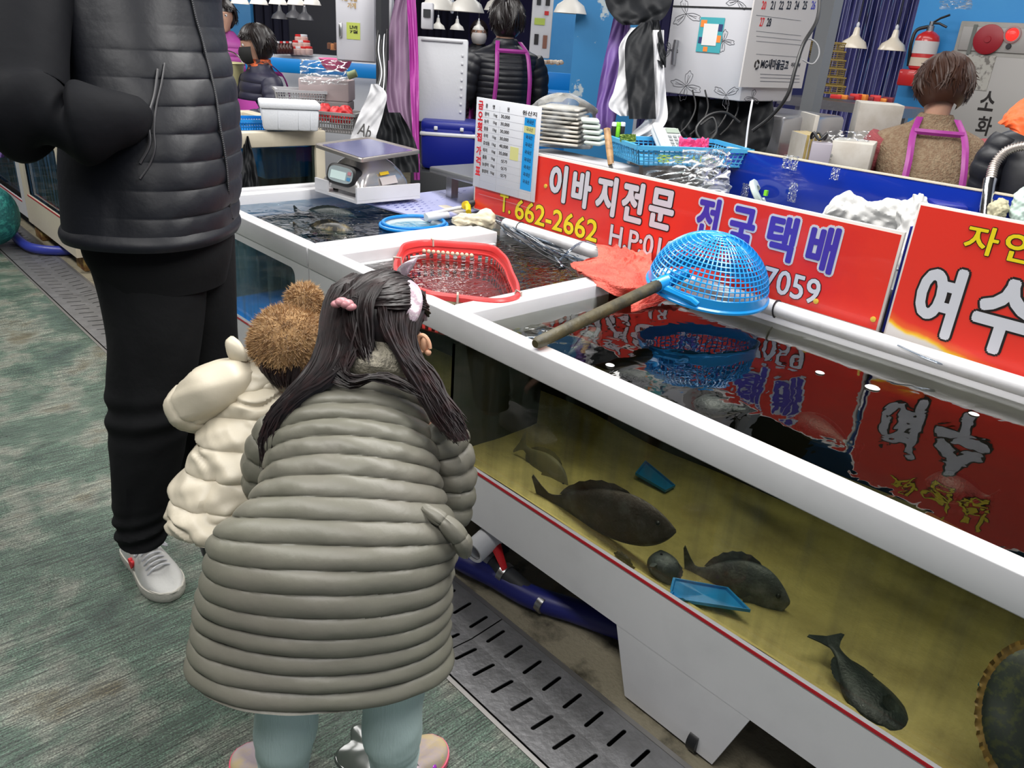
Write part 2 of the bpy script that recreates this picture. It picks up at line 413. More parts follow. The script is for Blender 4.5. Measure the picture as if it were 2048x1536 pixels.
# drain cover: plates with real slots
M_plate = mat('drain_plate', (0.20, 0.20, 0.205), 0.42, 0.55, var=((0.27, 0.27, 0.28), 14, .4, .7), bump=(55, .25))
M_drip = None
def slot_cell(mb, x0, x1, y0, y1, sx0, sx1, yc, hw, zf):
    """rectangle with a rounded slot cut through"""
    hole = []
    for a in range(-90, 91, 45): hole.append((sx1-hw+hw*math.cos(math.radians(a)), yc+hw*math.sin(math.radians(a))))
    for a in range(90, 271, 45): hole.append((sx0+hw+hw*math.cos(math.radians(a)), yc+hw*math.sin(math.radians(a))))
    outr = []
    for hx, hy in hole:
        outr.append(None)
    n = len(hole)
    O = [(x1 if i < 5 else x0, None) for i in range(n)]
    ys = [y0, (y0+yc)/2, yc, (yc+y1)/2, y1]
    O = [(x1, ys[i]) for i in range(5)]+[(x0, ys[4-i]) for i in range(5)]
    P = [(x, y, zf(x)) for x, y in O]+[(x, y, zf(x)) for x, y in hole]+[(x, y, zf(x)-.003) for x, y in hole]
    F = [(i, (i+1) % n, n+(i+1) % n, n+i) for i in range(n)]+[(n+i, n+(i+1) % n, 2*n+(i+1) % n, 2*n+i) for i in range(n)]
    mb.add(P, F)
zf = lambda x: .004-.010*(1-abs(x-1.108)/.12)
cover = thing('drain_cover', 'long slotted steel drain cover sunk in the floor in front of the tanks', 'drain', (1.105, 1.0, 0))
y = -0.5; pl = 0.870; gap = .004; k = 0
while y < 8.0:
    mb = MB(); n = 12; p = pl/n
    for i in range(n):
        ya, yb = y+i*p, y+(i+1)*p
        ya2 = ya+(gap/2 if i == 0 else 0); yb2 = yb-(gap/2 if i == n-1 else 0)
        slot_cell(mb, .985, 1.115, ya2, yb2, 1.028, 1.103, (ya+yb)/2, .0055, zf)
        slot_cell(mb, 1.115, 1.225, ya2, yb2, 1.137, 1.203, (ya+yb)/2, .0055, zf)
    part('plate', mb, M_plate, cover, 25); y += pl
# walls and ceiling far off
M_bluewall = mat('peeling_blue_paint', (0.035, 0.22, 0.50), 0.5, var=((0.05, 0.26, 0.55), 3, .4, .7))
M_dim = mat('dark_corrugated_wall', (0.045, 0.045, 0.085), 0.5)
mb = MB(); 
for i in range(80): mb.box((-1.5+i*.12, 10.02, 1.6), (.06, .03, 3.4))
mb.box((3.0, 10.1, 1.6), (12, .1, 3.4)); struct('wall_back', mb, M_dim, 'dark ribbed far wall of the market')
mb = MB(); mb.box((8.3, 4, 1.6), (.1, 14, 3.4)); 
for i in range(90): mb.box((8.24, -2.9+i*.13, 1.6), (.03, .05, 3.4))
struct('wall_right', mb, pm('violet_ribbed_wall', (0.07, 0.065, 0.19), 0.5), 'dim violet ribbed wall far behind the stalls')
mb = MB(); mb.box((2.1, 4, 3.35), (12.2, 14, .1)); struct('ceiling', mb, pm('dark_ceiling', (0.09, 0.09, 0.10), 0.8), 'dark market hall ceiling')
mb = MB(); mb.box((-3.95, 4, 1.6), (.1, 14, 3.4)); struct('wall_left', mb, pm('grey_wall', (0.25, 0.26, 0.27), 0.7), 'plain grey wall across the aisle')

# ================================================================== the tanks
TOP = .80; WL = .757; XF = 1.274; XB = 2.165
M_water = clear_mat('tank_water', (0.92, 0.94, 0.90), 1.45, 0.008, waves=[(3.2, .0055, (1, 1, 1)), (13, .0009, (1, 1.5, 1))])
M_water_rip = clear_mat('rippled_tank_water', (0.62, 0.66, 0.66), 1.45, 0.02, waves=[(6, .008, (1, 1, 1)), (34, .0045, (1, 1.6, 1))])
M_water_cool = clear_mat('clear_blue_tank_water', (0.60, 0.78, 0.86), 1.38, 0.02, waves=[(7, .014, (1, 1, 1)), (22, .005, (1.4, 1, 1))])
M_glass = refract_mat('misted_tank_glass', (0.90, 0.91, 0.87), 1.33, 0.28, (.045, .05, .045), .02)
M_glass2 = refract_mat('cloudy_tank_glass', (0.62, 0.74, 0.76), 1.33, 0.5, (.13, .19, .20), .12)
M_sand = mat('olive_sand', (0.74, 0.60, 0.23), 0.85, var=((0.42, 0.33, 0.12), 5, .35, .7), bump=(90, .6))
M_tankwall = mat('dark_tank_wall', (0.045, 0.055, 0.055), 0.6, var=((0.07, 0.065, 0.05), 5, .4, .7))
M_tankblue = mat('blue_tank_lining', (0.02, 0.14, 0.34), 0.5); M_tankgreen = mat('algae_green_wall', (.075, .11, .10), .6, var=((.14, .18, .17), 5, .4, .6))

def front_panel(mb, y0, y1, z0, z1, wy0, wy1, wz0, wz1, x, th=.012, r=.03):
    """frame board around a window with rounded upper corners"""
    def corner(cy, cz, a0):
        return [(cy+r*math.cos(math.radians(a0+a)), cz+r*math.sin(math.radians(a0+a))) for a in range(0, 91, 15)]
    hole = corner(wy1-r, wz1-r, 0)+corner(wy0+r, wz1-r, 90)+[(wy0, wz0)]+[(wy1, wz0)]
    outr = [(y1, z0+(z1-z0)*.6)]+[(y1, z1)]*5+[(y1-.02, z1)]+[(y0+.02, z1)]+[(y0, z1)]*5+[(y0, z0+(z1-z0)*.6)]+[(y0, z0), (y1, z0)]
    n = len(hole); P = []
    for xx in (x, x+th):
        P += [(xx, a, b) for a, b in outr]; P += [(xx, a, b) for a, b in hole]
    F = []
    for i in range(n):
        j = (i+1) % n
        F.append((i, j, n+j, n+i)); F.append((2*n+i, 3*n+i, 3*n+j, 2*n+j))
        F.append((n+i, n+j, 3*n+j, 3*n+i)); F.append((i, 2*n+i, 2*n+j, j))
    mb.add(P, F)

# --- long tank with two basins (the near one and the one with the red basket)
tank = thing('fish_tank', 'long white fish tank with olive sand, divided in two, that the girl leans on', 'fish tank', (1.7, .5, 0))
Y0, Y1 = -1.3, 2.355
mb = MB(); front_panel(mb, Y0, Y1-.004, .20, .745, -1.2, 2.19, .368, .728, XF, .014)
part('front_panel', mb, M_white, tank, False)
mb = MB()   # notch board under the front panel with its pointed foot
for yc in (.70, -1.0):
    mb = MB(); mb.prism([(yc+.192, .2), (yc+.135, .012), (yc-.125, .012), (yc-.184, .2)], 0, XF+.001, XF+.013)
    part('foot_board', mb, M_white, tank, False)
mb = MB(); mb.box((XF-.001, (Y0+Y1)/2-.08, .3665), (.004, Y1-Y0-.3, .006)); part('red_edge', mb, M_red, tank, False)
def rail(name, x0, x1, y0, y1, z0, z1, parent, m=None, bev=.004):
    mb = MB(); mb.box(((x0+x1)/2, (y0+y1)/2, (z0+z1)/2), (x1-x0, y1-y0, z1-z0), bev=bev); return part(name, mb, m or M_white, parent, 50)
rail('front_rim', XF-.004, 1.325, Y0, Y1-.003, .728, TOP, tank)
rail('divider', 1.327, 1.905, 1.553, 1.632, .70, TOP-.001, tank)
rail('end_rim', 1.327, 2.02, 2.235, Y1-.003, .722, TOP-.001, tank)
rail('end_rim_ledge', 1.327, 2.00, 2.215, 2.234, .715, TOP-.04, tank)
rail('back_rim', XB-.03, XB+.02, Y0, Y1-.004, .70, .775, tank)
mb = MB(); mb.grid([[(1.300, y, z) for z in (.365, .735)] for y in (Y1-.01, Y0+.01)]); part('glass', mb, M_glass, tank, False)
mb = MB(); mb.box((1.6, 1.592, .50), (.6, .012, .40)); part('divider_wall', mb, M_tankwall, tank, False)
mb = MB(); mb.box((XB-.005, (Y0+Y1)/2, .48), (.01, Y1-Y0, .50)); mb.box((1.73, Y1-.03, .48), (.88, .01, .5)); mb.box((1.73, Y0+.01, .48), (.88, .01, .5))
part('basin_wall', mb, M_tankwall, tank, False)
mb = MB(); mb.box((1.73, (Y0+Y1)/2, .275), (.88, Y1-Y0-.03, .02)); part('basin_floor', mb, M_white2, tank, False)
G = [[(x, y, .345+.014*float(wob(x*5, y*4, 0, 3))+.02*(x-1.3)) for y in np.linspace(Y0+.02, Y1-.04, 70)] for x in np.linspace(1.31, XB-.012, 18)]
mb = MB(); mb.grid(G); part('sand_bed', mb, M_sand, tank, 80)
mb = MB(); mb.grid([[(x, y, WL) for y in np.linspace(Y0+.02, 1.585, 3)] for x in (1.306, XB-.01)]); part('water', mb, M_water, tank, False, label='still water')
M_murk_shade = bpy.data.materials.new('murk_and_shade_body'); M_murk_shade.use_nodes = True; nt = M_murk_shade.node_tree; nt.nodes.remove(nt.nodes['Principled BSDF'])
va = _n(nt, 'ShaderNodeVolumeAbsorption'); va.inputs['Color'].default_value = (.40, .42, .33, 1); va.inputs['Density'].default_value = 3.5; nt.links.new(va.outputs[0], nt.nodes['Material Output'].inputs['Volume'])  # real murk, made denser to stand in for shade over the rear sand
mb = MB(); mb.box((1.731, (Y0+Y1)/2, .528), (.846, Y1-Y0-.06, .455)); part('murky_shaded_water', mb, M_murk_shade, tank, False)
mb = MB(); mb.grid([[(x, y, WL) for y in np.linspace(1.60, Y1-.04, 3)] for x in (1.306, XB-.01)]); part('water', mb, M_water_rip, tank, False, label='rippled water around the red basket')
for yy in (-1.0, .35, 1.5, 2.2):
    for xx in (2.05, 1.42): mb = MB(); mb.box((xx, yy, .13), (.07, .07, .26)); part('leg', mb, M_dark, tank, False)

# --- the further tank with blue lining
tank2 = thing('fish_tank', 'white fish tank with blue water beyond the red basket, carrying the scale shelf', 'fish tank', (1.7, 2.8, 0))
A0, A1 = 2.358, 3.31
mb = MB(); front_panel(mb, A0, A1, .20, .745, 2.455, 3.21, .37, .70, XF, .014); part('front_panel', mb, M_white, tank2, False)
mb = MB(); mb.box((XF-.001, 2.84, .3665), (.004, .8, .006)); part('red_edge', mb, M_red, tank2, False)
rail('front_rim', XF-.004, 1.325, A0, A1, .728, TOP, tank2)
rail('side_rim', 1.327, 2.0, A0, 2.405, .71, TOP-.002, tank2)
rail('far_rim', 1.327, 2.2, 3.24, 3.29, .70, TOP, tank2)
rail('far_rim_lip', 1.327, 2.2, 3.295, 3.33, .70, TOP+.012, tank2)
rail('back_rim', 2.16, 2.21, 2.42, 3.33, .70, TOP-.02, tank2, M_cream)
mb = MB(); mb.grid([[(1.300, y, z) for z in (.362, .72)] for y in (3.30, 2.37)]); part('glass', mb, M_glass2, tank2, False)
mb = MB(); mb.box((2.175, 2.83, .45), (.01, .95, .56)); mb.box((1.73, 3.26, .45), (.88, .01, .56)); mb.box((1.73, 2.375, .45), (.88, .01, .56)); part('basin_wall', mb, M_tankgreen, tank2, False)
mb = MB(); mb.box((1.73, 2.83, .34), (.84, .86, .02)); part('basin_floor', mb, pm('blue_liner', (.015, .20, .55), .5), tank2, False)
mb = MB(); mb.grid([[(x, y, WL) for y in (2.385, 3.255)] for x in (1.306, 2.17)]); part('water', mb, M_water_cool, tank2, False)

# white pipe along the back
mb = MB(); mb.tube([(2.145, 2.33, .797), (2.15, 1.2, .795), (2.15, -1.2, .79)], .024, 20)
pipe = solo('pipe', mb, mat('white_pipe_paint', (.62, .62, .64), .3, var=((.45, .44, .42), 8, .5, .75)), 'long white pipe running along the back edge of the near tank', 'pipe')
for yy in (2.24, 1.10):
    mb = MB(); mb.tube([(2.148+.026*math.cos(a), yy+.004*math.sin(a), .796+.026*math.sin(a)) for a in np.linspace(0, 6.28, 17)], .0028, 6)
    part('cable_tie', mb, M_black, pipe, world=True)

# ================================================================== red boards
M_board_red = mat('faded_red_board', (0.78, 0.035, 0.02), 0.35, var=((0.70, 0.025, 0.02), 5, .45, .7), coat=.2)
M_ink_w = pm('white_paint', (0.62, 0.64, 0.70), 0.4); M_ink_y = pm('yellow_paint', (0.85, 0.68, 0.01), 0.4)
M_ink_k = pm('black_paint', (0.015, 0.012, 0.012), 0.4); M_ink_b = pm('blue_paint', (0.06, 0.035, 0.38), 0.4)
M_edge = pm('board_edge_white', (0.66, 0.62, 0.58), 0.5)
SX = 2.2; UX = (0, -1, 0); UY = (0, 0, 1)   # reading direction towards smaller Y; faces -X
def sign_text(txt, box, fill, line, par, o1=.045, o2=.012, shear=0.0, x=SX, pad=.0055, ink='lettering'):
    org = (x, 0, 0); b = (-box[0], box[1], -box[2], box[3])
    bo = (b[0]-pad, b[1]-pad, b[2]+pad, b[3]+pad)
    k = (box[3]-box[1]); w1, w2 = o1*k*1.12, o2*k*.95; b = (b[0]+w2, b[1]+w2, b[2]-w2, b[3]-w2)
    if line: lettering(txt, line, org, UX, UY, b, par, 'letter_outline', lift=.0006, shear=shear, ring=w1)
    lettering(txt, fill, org, UX, UY, b, par, ink, lift=.0016, shear=shear, ring=w2, dirs=10)
sign = thing('sign_board', 'long red fishmonger board with white, blue and yellow Korean lettering behind the pipe', 'sign', (2.21, 1.7, .8))
mb = MB(); mb.box((2.207, 1.708, .944), (.012, 1.788, .286), bev=.002); part('edge', mb, M_edge, sign)
mb = MB(); mb.box((2.204, 1.707, .942), (.0076, 1.772, .272)); part('board', mb, M_board_red, sign, False)
# big calligraphic words, one letter each
for ch, y0, y1, z0, z1 in (('이', 2.155, 2.062, .925, 1.064), ('바', 2.035, 1.938, .925, 1.062), ('지', 1.912, 1.815, .922, 1.062), ('전', 1.79, 1.692, .922, 1.062), ('문', 1.668, 1.562, .925, 1.060)):
    sign_text(ch, (y0, z0, y1, z1), M_ink_w, M_ink_k, sign, .062, .042, shear=.02)
for ch, y0, y1, z0, z1 in (('전', 1.47, 1.385, .930, 1.066), ('국', 1.345, 1.255, .926, 1.060), ('택', 1.21, 1.115, .926, 1.062), ('배', 1.075, .985, .924, 1.060)):
    sign_text(ch, (y0, z0, y1, z1), M_ink_b, M_ink_w, sign, .075, .036, shear=.02)
sign_text('T.', (2.43, .825, 2.362, .898), M_ink_y, M_ink_k, sign, .04, .02)
sign_text('662-2662', (2.335, .814, 1.885, .896), M_ink_y, M_ink_k, sign, .045, .024)
sign_text('H.P:010', (1.825, .822, 1.53, .898), M_ink_w, M_ink_k, sign, .045, .022)
sign_text('7059', (1.192, .826, 1.005, .902), M_ink_w, M_ink_k, sign, .045, .022)
for yy, zz in ((2.172, .972), (.835, .835), (1.01, .838)):
    mb = MB(); mb.lathe([(.008, 0), (.008, .003), (.003, .004)], (2.1995, yy, zz), 12, M=Matrix.Rotation(-math.pi/2, 3, 'Y'))
    part('rivet', mb, pm('yellowed_rivet', (.65, .45, .05), .5), sign)

sign2 = thing('sign_board', 'second red board at the right edge, worn white and yellow at its lower corner', 'sign', (2.2, .2, .8))
mb = MB(); mb.box((2.197, .17, .985), (.014, 1.25, .372), bev=.002); part('edge', mb, M_edge, sign2)
mw = mat('worn_red_board', (0.78, 0.035, 0.02), 0.35); nt = mw.node_tree; L = nt.links
tc = _n(nt, 'ShaderNodeTexCoord'); sep = _n(nt, 'ShaderNodeSeparateXYZ'); nz = _n(nt, 'ShaderNodeTexNoise'); nz.inputs['Scale'].default_value = 9; nz.inputs['Detail'].default_value = 5
L.new(tc.outputs['Object'], sep.inputs[0]); L.new(tc.outputs['Object'], nz.inputs['Vector'])
ma = _n(nt, 'ShaderNodeMath', operation='MULTIPLY_ADD'); ma.inputs[1].default_value = .035; L.new(nz.outputs['Fac'], ma.inputs[0]); L.new(sep.outputs['Z'], ma.inputs[2])
mc = _n(nt, 'ShaderNodeMath', operation='MULTIPLY_ADD'); mc.inputs[1].default_value = -.22; L.new(sep.outputs['Y'], mc.inputs[0]); L.new(ma.outputs[0], mc.inputs[2])
rp = _n(nt, 'ShaderNodeValToRGB'); e = rp.color_ramp.elements
e[0].position = -.0; e[0].color = (.66, .64, .62, 1); e[1].position = 1; e[1].color = (.78, .035, .02, 1)
mr = _n(nt, 'ShaderNodeMapRange'); mr.inputs[1].default_value = -.085; mr.inputs[2].default_value = -.035
L.new(mc.outputs[0], mr.inputs[0]); L.new(mr.outputs[0], rp.inputs[0])
q = e.new(.25); q.color = (.68, .66, .62, 1); q = e.new(.42); q.color = (.85, .55, .02, 1); q = e.new(.62); q.color = (.80, .12, .02, 1)
L.new(rp.outputs[0], nt.nodes['Principled BSDF'].inputs['Base Color'])
mb = MB(); mb.box((2.191, .17, .985), (.006, 1.238, .360)); ob = part('board', mb, mw, sign2, False)
WEAR = ob
sign_text('자', (.662, 1.075, .585, 1.145), M_ink_y, M_ink_k, sign2, .045, .024, x=2.188)
sign_text('연', (.572, 1.075, .495, 1.145), M_ink_y, M_ink_k, sign2, .045, .024, x=2.188)
sign_text('산', (.482, 1.075, .405, 1.145), M_ink_y, M_ink_k, sign2, .045, .024, x=2.188)
sign_text('여', (.738, .84, .628, 1.03), M_ink_w, M_ink_k, sign2, .060, .040, x=2.188)
sign_text('수', (.592, .84, .452, 1.035), M_ink_w, M_ink_k, sign2, .060, .040, x=2.188)
# ---- price board
price = thing('price_board', 'white price list board with red Korean title and blue column, on the red sign', 'price board', (2.19, 2.4, .9))
mb = MB(); mb.box((2.190, 2.407, 1.079), (.006, .376, .356), bev=.001); part('panel', mb, pm('price_panel_white', (.62, .64, .68), .35), price)
PX = 2.1868
def pt(txt, y0, z0, y1, z1, m, off=.012, name='lettering'):
    lettering(txt, m, (PX, 0, 0), UX, UY, (-y0, z0, -y1, z1), price, name, off=off, lift=.0002)
M_cyanp = pm('printed_blue', (0.01, 0.30, 0.72), .4)
mb = MB(); mb.box((PX+.0001, 2.272, 1.075), (.001, .062, .272)); part('blue_column', mb, M_cyanp, price, False)
for bc, bd in (((PX-.0002, 2.272, 1.168), (.001, .062, .026)), ((PX-.0002, 2.350, 1.068), (.001, .048, .05))):
    mb = MB(); mb.box(bc, bd); part('paper_patch', mb, pm('pale_yellow_paper', (.62, .62, .25), .6), price, False)
for i, ch in enumerate('금오횟집가격표'):
    z = 1.228-i*.0415-(.012 if i > 3 else 0); pt(ch, 2.580, z-.016, 2.552, z+.016, pm('title_red', (.65, .01, .02), .4), .035)
rows = [('광어', '30,000'), ('농어', '30,000'), ('참돔', '30,000'), ('우럭', '30,000'), ('감성돔', '40,000'), ('쥐치', '35,000'), ('줄돔', '싯가'), ('능성어', '싯가'), ('붕장어', '싯가')]
pt('품', 2.535, 1.222, 2.523, 1.237, M_ink_k); pt('명', 2.492, 1.222, 2.480, 1.237, M_ink_k); pt('원', 2.405, 1.222, 2.393, 1.237, M_ink_k); pt('원산지', 2.352+.005-.04, 1.220, 2.238, 1.236, M_ink_k)
dz = .0282
for i, (a, b) in enumerate(rows):
    z = 1.198-i*dz; wd = .013*len(a)
    pt(a, 2.540, z-.007, 2.540-wd, z+.008, M_ink_k, .008); pt('1kg', 2.485, z-.007, 2.463, z+.007, M_ink_k, .004)
    pt(b, 2.440 if b[0] != '싯' else 2.425, z-.006, 2.388, z+.008, M_ink_k, .01)
    if i < 9: pt('국내산', 2.290, z-.008, 2.252, z+.007, M_ink_k, .008)
mb = MB()
for i in range(13): mb.box((PX+.0002, 2.395, 1.213-i*dz), (.0006, .315, .0008))
for yy in (2.310, 2.45, 2.552, 2.238): mb.box((PX+.0002, yy, 1.07), (.0006, .0008, .33))
part('ruled_lines', mb, pm('grey_rule', (.35, .36, .40), .5), price, False)
mb = MB(); mb.box((2.24, .806, .95), (.03, .016, .30)); solo('post', mb, M_navy, 'thin dark blue post in the gap between the two red boards', 'post')
# ================================================================== people: helpers
def uv(v): v = np.array(v, float); return v/np.linalg.norm(v)
def px_st(rows, a, g):
    """stations from (px,py,depth,half width,half depth,forward tilt)"""
    a, g = uv(a), uv(g); st = []
    for x, y, D, hw, hd, t in rows:
        t = math.radians(t); v = g*math.cos(t)-np.array([0, 0, 1.0])*math.sin(t)
        st.append(np.r_[at_d(x, y, D), a*hw, v*hd])
    return st
def frame(f, up=(0, 0, 1)):
    f = uv(f); r = uv(np.cross(f, up)); u = np.cross(r, f); return r, f, u   # right, forward, up
def head_shape(mb, c, face, s=1.0, up=(0, 0, 1)):
    """skull, jaw, nose, brow, ears of one head; s=1 is an adult head 23 cm high"""
    r, f, u = frame(face, up); c = np.array(c, float)
    rows = [(-.115, .020, .022, .062), (-.108, .034, .036, .050), (-.09, .046, .060, .028), (-.065, .056, .078, .012), (-.035, .064, .088, .004), (0, .070, .094, 0), (.035, .073, .096, -.002), (.065, .070, .090, -.006), (.09, .056, .072, -.010), (.108, .034, .044, -.012), (.116, .008, .010, -.012)]
    st = [np.r_[c+s*(u*z+f*off), r*w_*s, f*d_*s] for z, w_, d_, off in rows]
    body_loft(mb, st, 26, 28)
    n = [c+s*(u*.018+f*.088), c+s*(u*-.008+f*.100), c+s*(u*-.026+f*.108), c+s*(u*-.034+f*.094)]
    mb.tube(n, [.008*s, .011*s, .015*s, .012*s], 10)
    for q in (-1, 1):
        mb.tube([c+s*(r*q*.012+u*.030+f*.092), c+s*(r*q*.03+u*.034+f*.086), c+s*(r*q*.052+u*.028+f*.070)], .007*s, 8)
        E_ = [c+s*(r*q*(.068+.012*math.sin(a*.5))+u*(.004+.031*math.cos(a))+f*(-.012+.016*math.sin(a))) for a in np.linspace(0, 2*math.pi, 14)[:-1]]
        mb.tube(E_, .0055*s, 6, closed=True); mb.ball(c+s*(r*q*.070-f*.006), .018*s, 8, 6, (.35, .8, 1.4))
    mb.tube([c+s*(u*-.055+f*.083-r*.022), c+s*(u*-.053+f*.092), c+s*(u*-.055+f*.083+r*.022)], [.005*s, .008*s, .005*s], 8)
    return c+s*(u*-.06-f*.02)
def eyes(parent, c, face, s=1.0, up=(0, 0, 1)):
    r, f, u = frame(face, up); c = np.array(c, float)
    for q in (-1, 1):
        mb = MB(); mb.ball(c+s*(r*q*.031+u*.014+f*.076), .013*s, 12, 8); mb.ball(c+s*(r*q*.031+u*.014+f*.0845), .0062*s, 10, 6, (1, 1, 1))
        mb.mi = [0]*96+[1]*(len(mb.f)-96); part('eye', mb, [pm('eye_white', (.7, .7, .68), .2), M_black], parent)
def hand_shape(mb, w_, d, pn, s=1.0, side=1, curl=.5):
    """palm, four unequal fingers and a thumb; w_ wrist, d hand direction, pn palm normal"""
    d, pn = uv(d), uv(pn); lat = uv(np.cross(d, pn)); pn = np.cross(lat, d); w_ = np.array(w_, float)
    body_loft(mb, [np.r_[w_-d*.01*s, lat*.024*s, pn*.018*s], np.r_[w_+d*.03*s, lat*.034*s, pn*.016*s], np.r_[w_+d*.075*s, lat*.040*s, pn*.014*s], np.r_[w_+d*.09*s, lat*.036*s, pn*.010*s]], 10, 14)
    for k, ln in enumerate((.068, .078, .072, .056)):
        b = w_+s*(d*.085+lat*side*(.030-.020*k)); L_ = ln*s; P = [b]
        ang = 0
        for j, fr in enumerate((.45, .32, .23)):
            ang += curl*(.5 if j == 0 else .8); P.append(P[-1]+(d*math.cos(ang)+pn*math.sin(ang))*L_*fr)
        mb.tube(P, [.0088*s, .0084*s, .0078*s, .0058*s], 8)
    b = w_+s*(d*.02+lat*side*.026); mb.tube([b, b+s*(lat*side*.026+d*.026+pn*.008), b+s*(lat*side*.036+d*.055+pn*.018), b+s*(lat*side*.030+d*.076+pn*.026)], [.013*s, .0115*s, .0105*s, .007*s], 8)
def fuse(name, mb, m, parent, voxel=.006):
    """overlapping shapes become one continuous skin"""
    o = part(name, mb, m, parent); md = o.modifiers.new('r', 'REMESH'); md.mode = 'VOXEL'; md.voxel_size = voxel
    sm = o.modifiers.new('s', 'SMOOTH'); sm.factor = .5; sm.iterations = 3
    dg = bpy.context.evaluated_depsgraph_get(); me = bpy.data.meshes.new_from_object(o.evaluated_get(dg)); old = o.data
    o.modifiers.clear(); o.data = me; me.name = name; me.polygons.foreach_set('use_smooth', [True]*len(me.polygons))
    bpy.data.meshes.remove(old); return o
def strands(name, paths_fn, n, m, parent, rad=.0016, seg=12, kind='stuff', sides=4, seed=1):
    rs = np.random.RandomState(seed); mb = MB()
    for i in range(n):
        P = paths_fn(rs); tt = np.linspace(0, 1, seg); Q = spline(P, tt)
        r_ = rad*(.6+.8*rs.rand()); mb.tube(Q, [r_*(1 if k < seg-4 else (seg-k)/4.5) for k in range(seg)], sides, cap=False)
    return part(name, mb, m, parent, kind=kind)
def fur(mb, P, N, rs, ln, w_, n, droop=.4):
    for _ in range(n):
        i = rs.randint(len(P)); p = P[i]+rs.randn(3)*.002; d = uv(N[i]+rs.randn(3)*.35+np.array([0, 0, -droop]))
        s1 = uv(np.cross(d, rs.randn(3))); l = ln*(.6+.8*rs.rand())
        b = len(mb.v); mb.v += [tuple(p-s1*w_), tuple(p+s1*w_), tuple(p+d*l*.6+s1*w_*.6), tuple(p+d*l)]
        mb.f += [(b, b+1, b+2), (b, b+2, b+3)]; mb.mi += [0, 0]
def puffer_arm(name, pts, radii, m, parent, n=8, amp=.012, side=(1, 0, 0), k=0, nr=70, depth=1.0):
    mb = MB(); body_loft(mb, limb(pts, radii, depth=depth, side=side), nr, 36, quilt(n, amp, amp*.35, k)); return part(name, mb, m, parent)

# ================================================================== the girl
M_olive = mat('olive_quilted_nylon', (0.175, 0.172, 0.135), 0.42, var=((0.19, 0.178, 0.148), 4, .4, .7), bump=(38, .12), spec=.45)
girl = thing('person', 'girl in a long olive quilted coat and mint leggings, bending down to the tank', 'girl', (.63, 1.10, 0))
ga, gg = (.79, -.61, 0), (.61, .79, 0)
rows = [(644, 1330, 1.52, .250, .130, 3), (648, 1245, 1.53, .246, .138, 5), (656, 1160, 1.535, .240, .148, 9), (670, 1096, 1.545, .234, .152, 18), (690, 1032, 1.565, .205, .144, 30),
        (702, 962, 1.60, .180, .132, 42), (706, 892, 1.64, .174, .122, 52), (716, 830, 1.68, .160, .108, 58), (742, 780, 1.71, .115, .084, 62), (760, 752, 1.73, .072, .058, 64)]
st = px_st(rows, ga, gg)
mb = MB()
def coat_d(T, TH):
    q = quilt(19.5, .0095, .0016, 3, lat=.007)(T+.006*np.cos(TH*2+.6)+.004*wob(TH*1.3, T*6, 0, 14), TH)*(1+.25*wob(TH*2, T*12, 0, 17))+.0016*np.exp(-((T-.66)/.12)**2)*wob(TH*11, T*40, 0, 18)
    sag = .018*np.exp(-((T-.42)/.06)**2)*np.cos(TH)**2          # the coat folds out at the hip
    return q+sag+.004*wob(TH*1.5, T*9, 0, 12)
G = body_loft(mb, st, 420, 150, coat_d, (False, True)); 
part('coat', mb, M_olive, girl)
mb = MB(); low = px_st([rows[0][:3]+(.240, .120, 4), (648, 1262, 1.53, .236, .126, 5)], ga, gg)
body_loft(mb, low, 6, 60, None, (False, True)); part('coat_lining', mb, pm('coat_lining', (.10, .10, .08), .7), girl)
GR = uv((.738, -.671, 0)); FW = uv((.69, .72, 0))
# right sleeve hanging, flap of the pocket, left sleeve
puffer_arm('sleeve', [at_d(862, 838, 1.66), at_d(888, 875, 1.68), at_d(905, 930, 1.70), at_d(908, 990, 1.72), at_d(898, 1045, 1.73)], [.040, .046, .046, .044, .040], M_olive, girl, 6, .011, GR, 21)
puffer_arm('sleeve', [at_d(560, 850, 1.66), at_d(535, 900, 1.69), at_d(528, 960, 1.72), at_d(545, 1010, 1.76)], [.040, .043, .043, .04], M_olive, girl, 5, .010, GR, 22)
puffer_arm('coat_fold', [at_d(845, 1015, 1.50), at_d(890, 1045, 1.49), at_d(925, 1085, 1.50), at_d(932, 1112, 1.52)], [.010, .016, .018, .010], M_olive, girl, 3, .004, GR, 23)
# hood of pale fur at the neck
hoodm = mat('pale_fleece', (0.46, 0.42, 0.33), 0.9, bump=(160, .8))
mb = MB(); body_loft(mb, [np.r_[at_d(752, 756, 1.655), GR*.066, CF*.03], np.r_[at_d(750, 738, 1.645), GR*.064, CF*.045], np.r_[at_d(748, 708, 1.645), GR*.056, CF*.045], np.r_[at_d(748, 682, 1.665), GR*.03, CF*.03]], 20, 30, lambda T, TH: .003*wob(TH*4, T*14, 0, 4))
part('hood', mb, hoodm, girl)
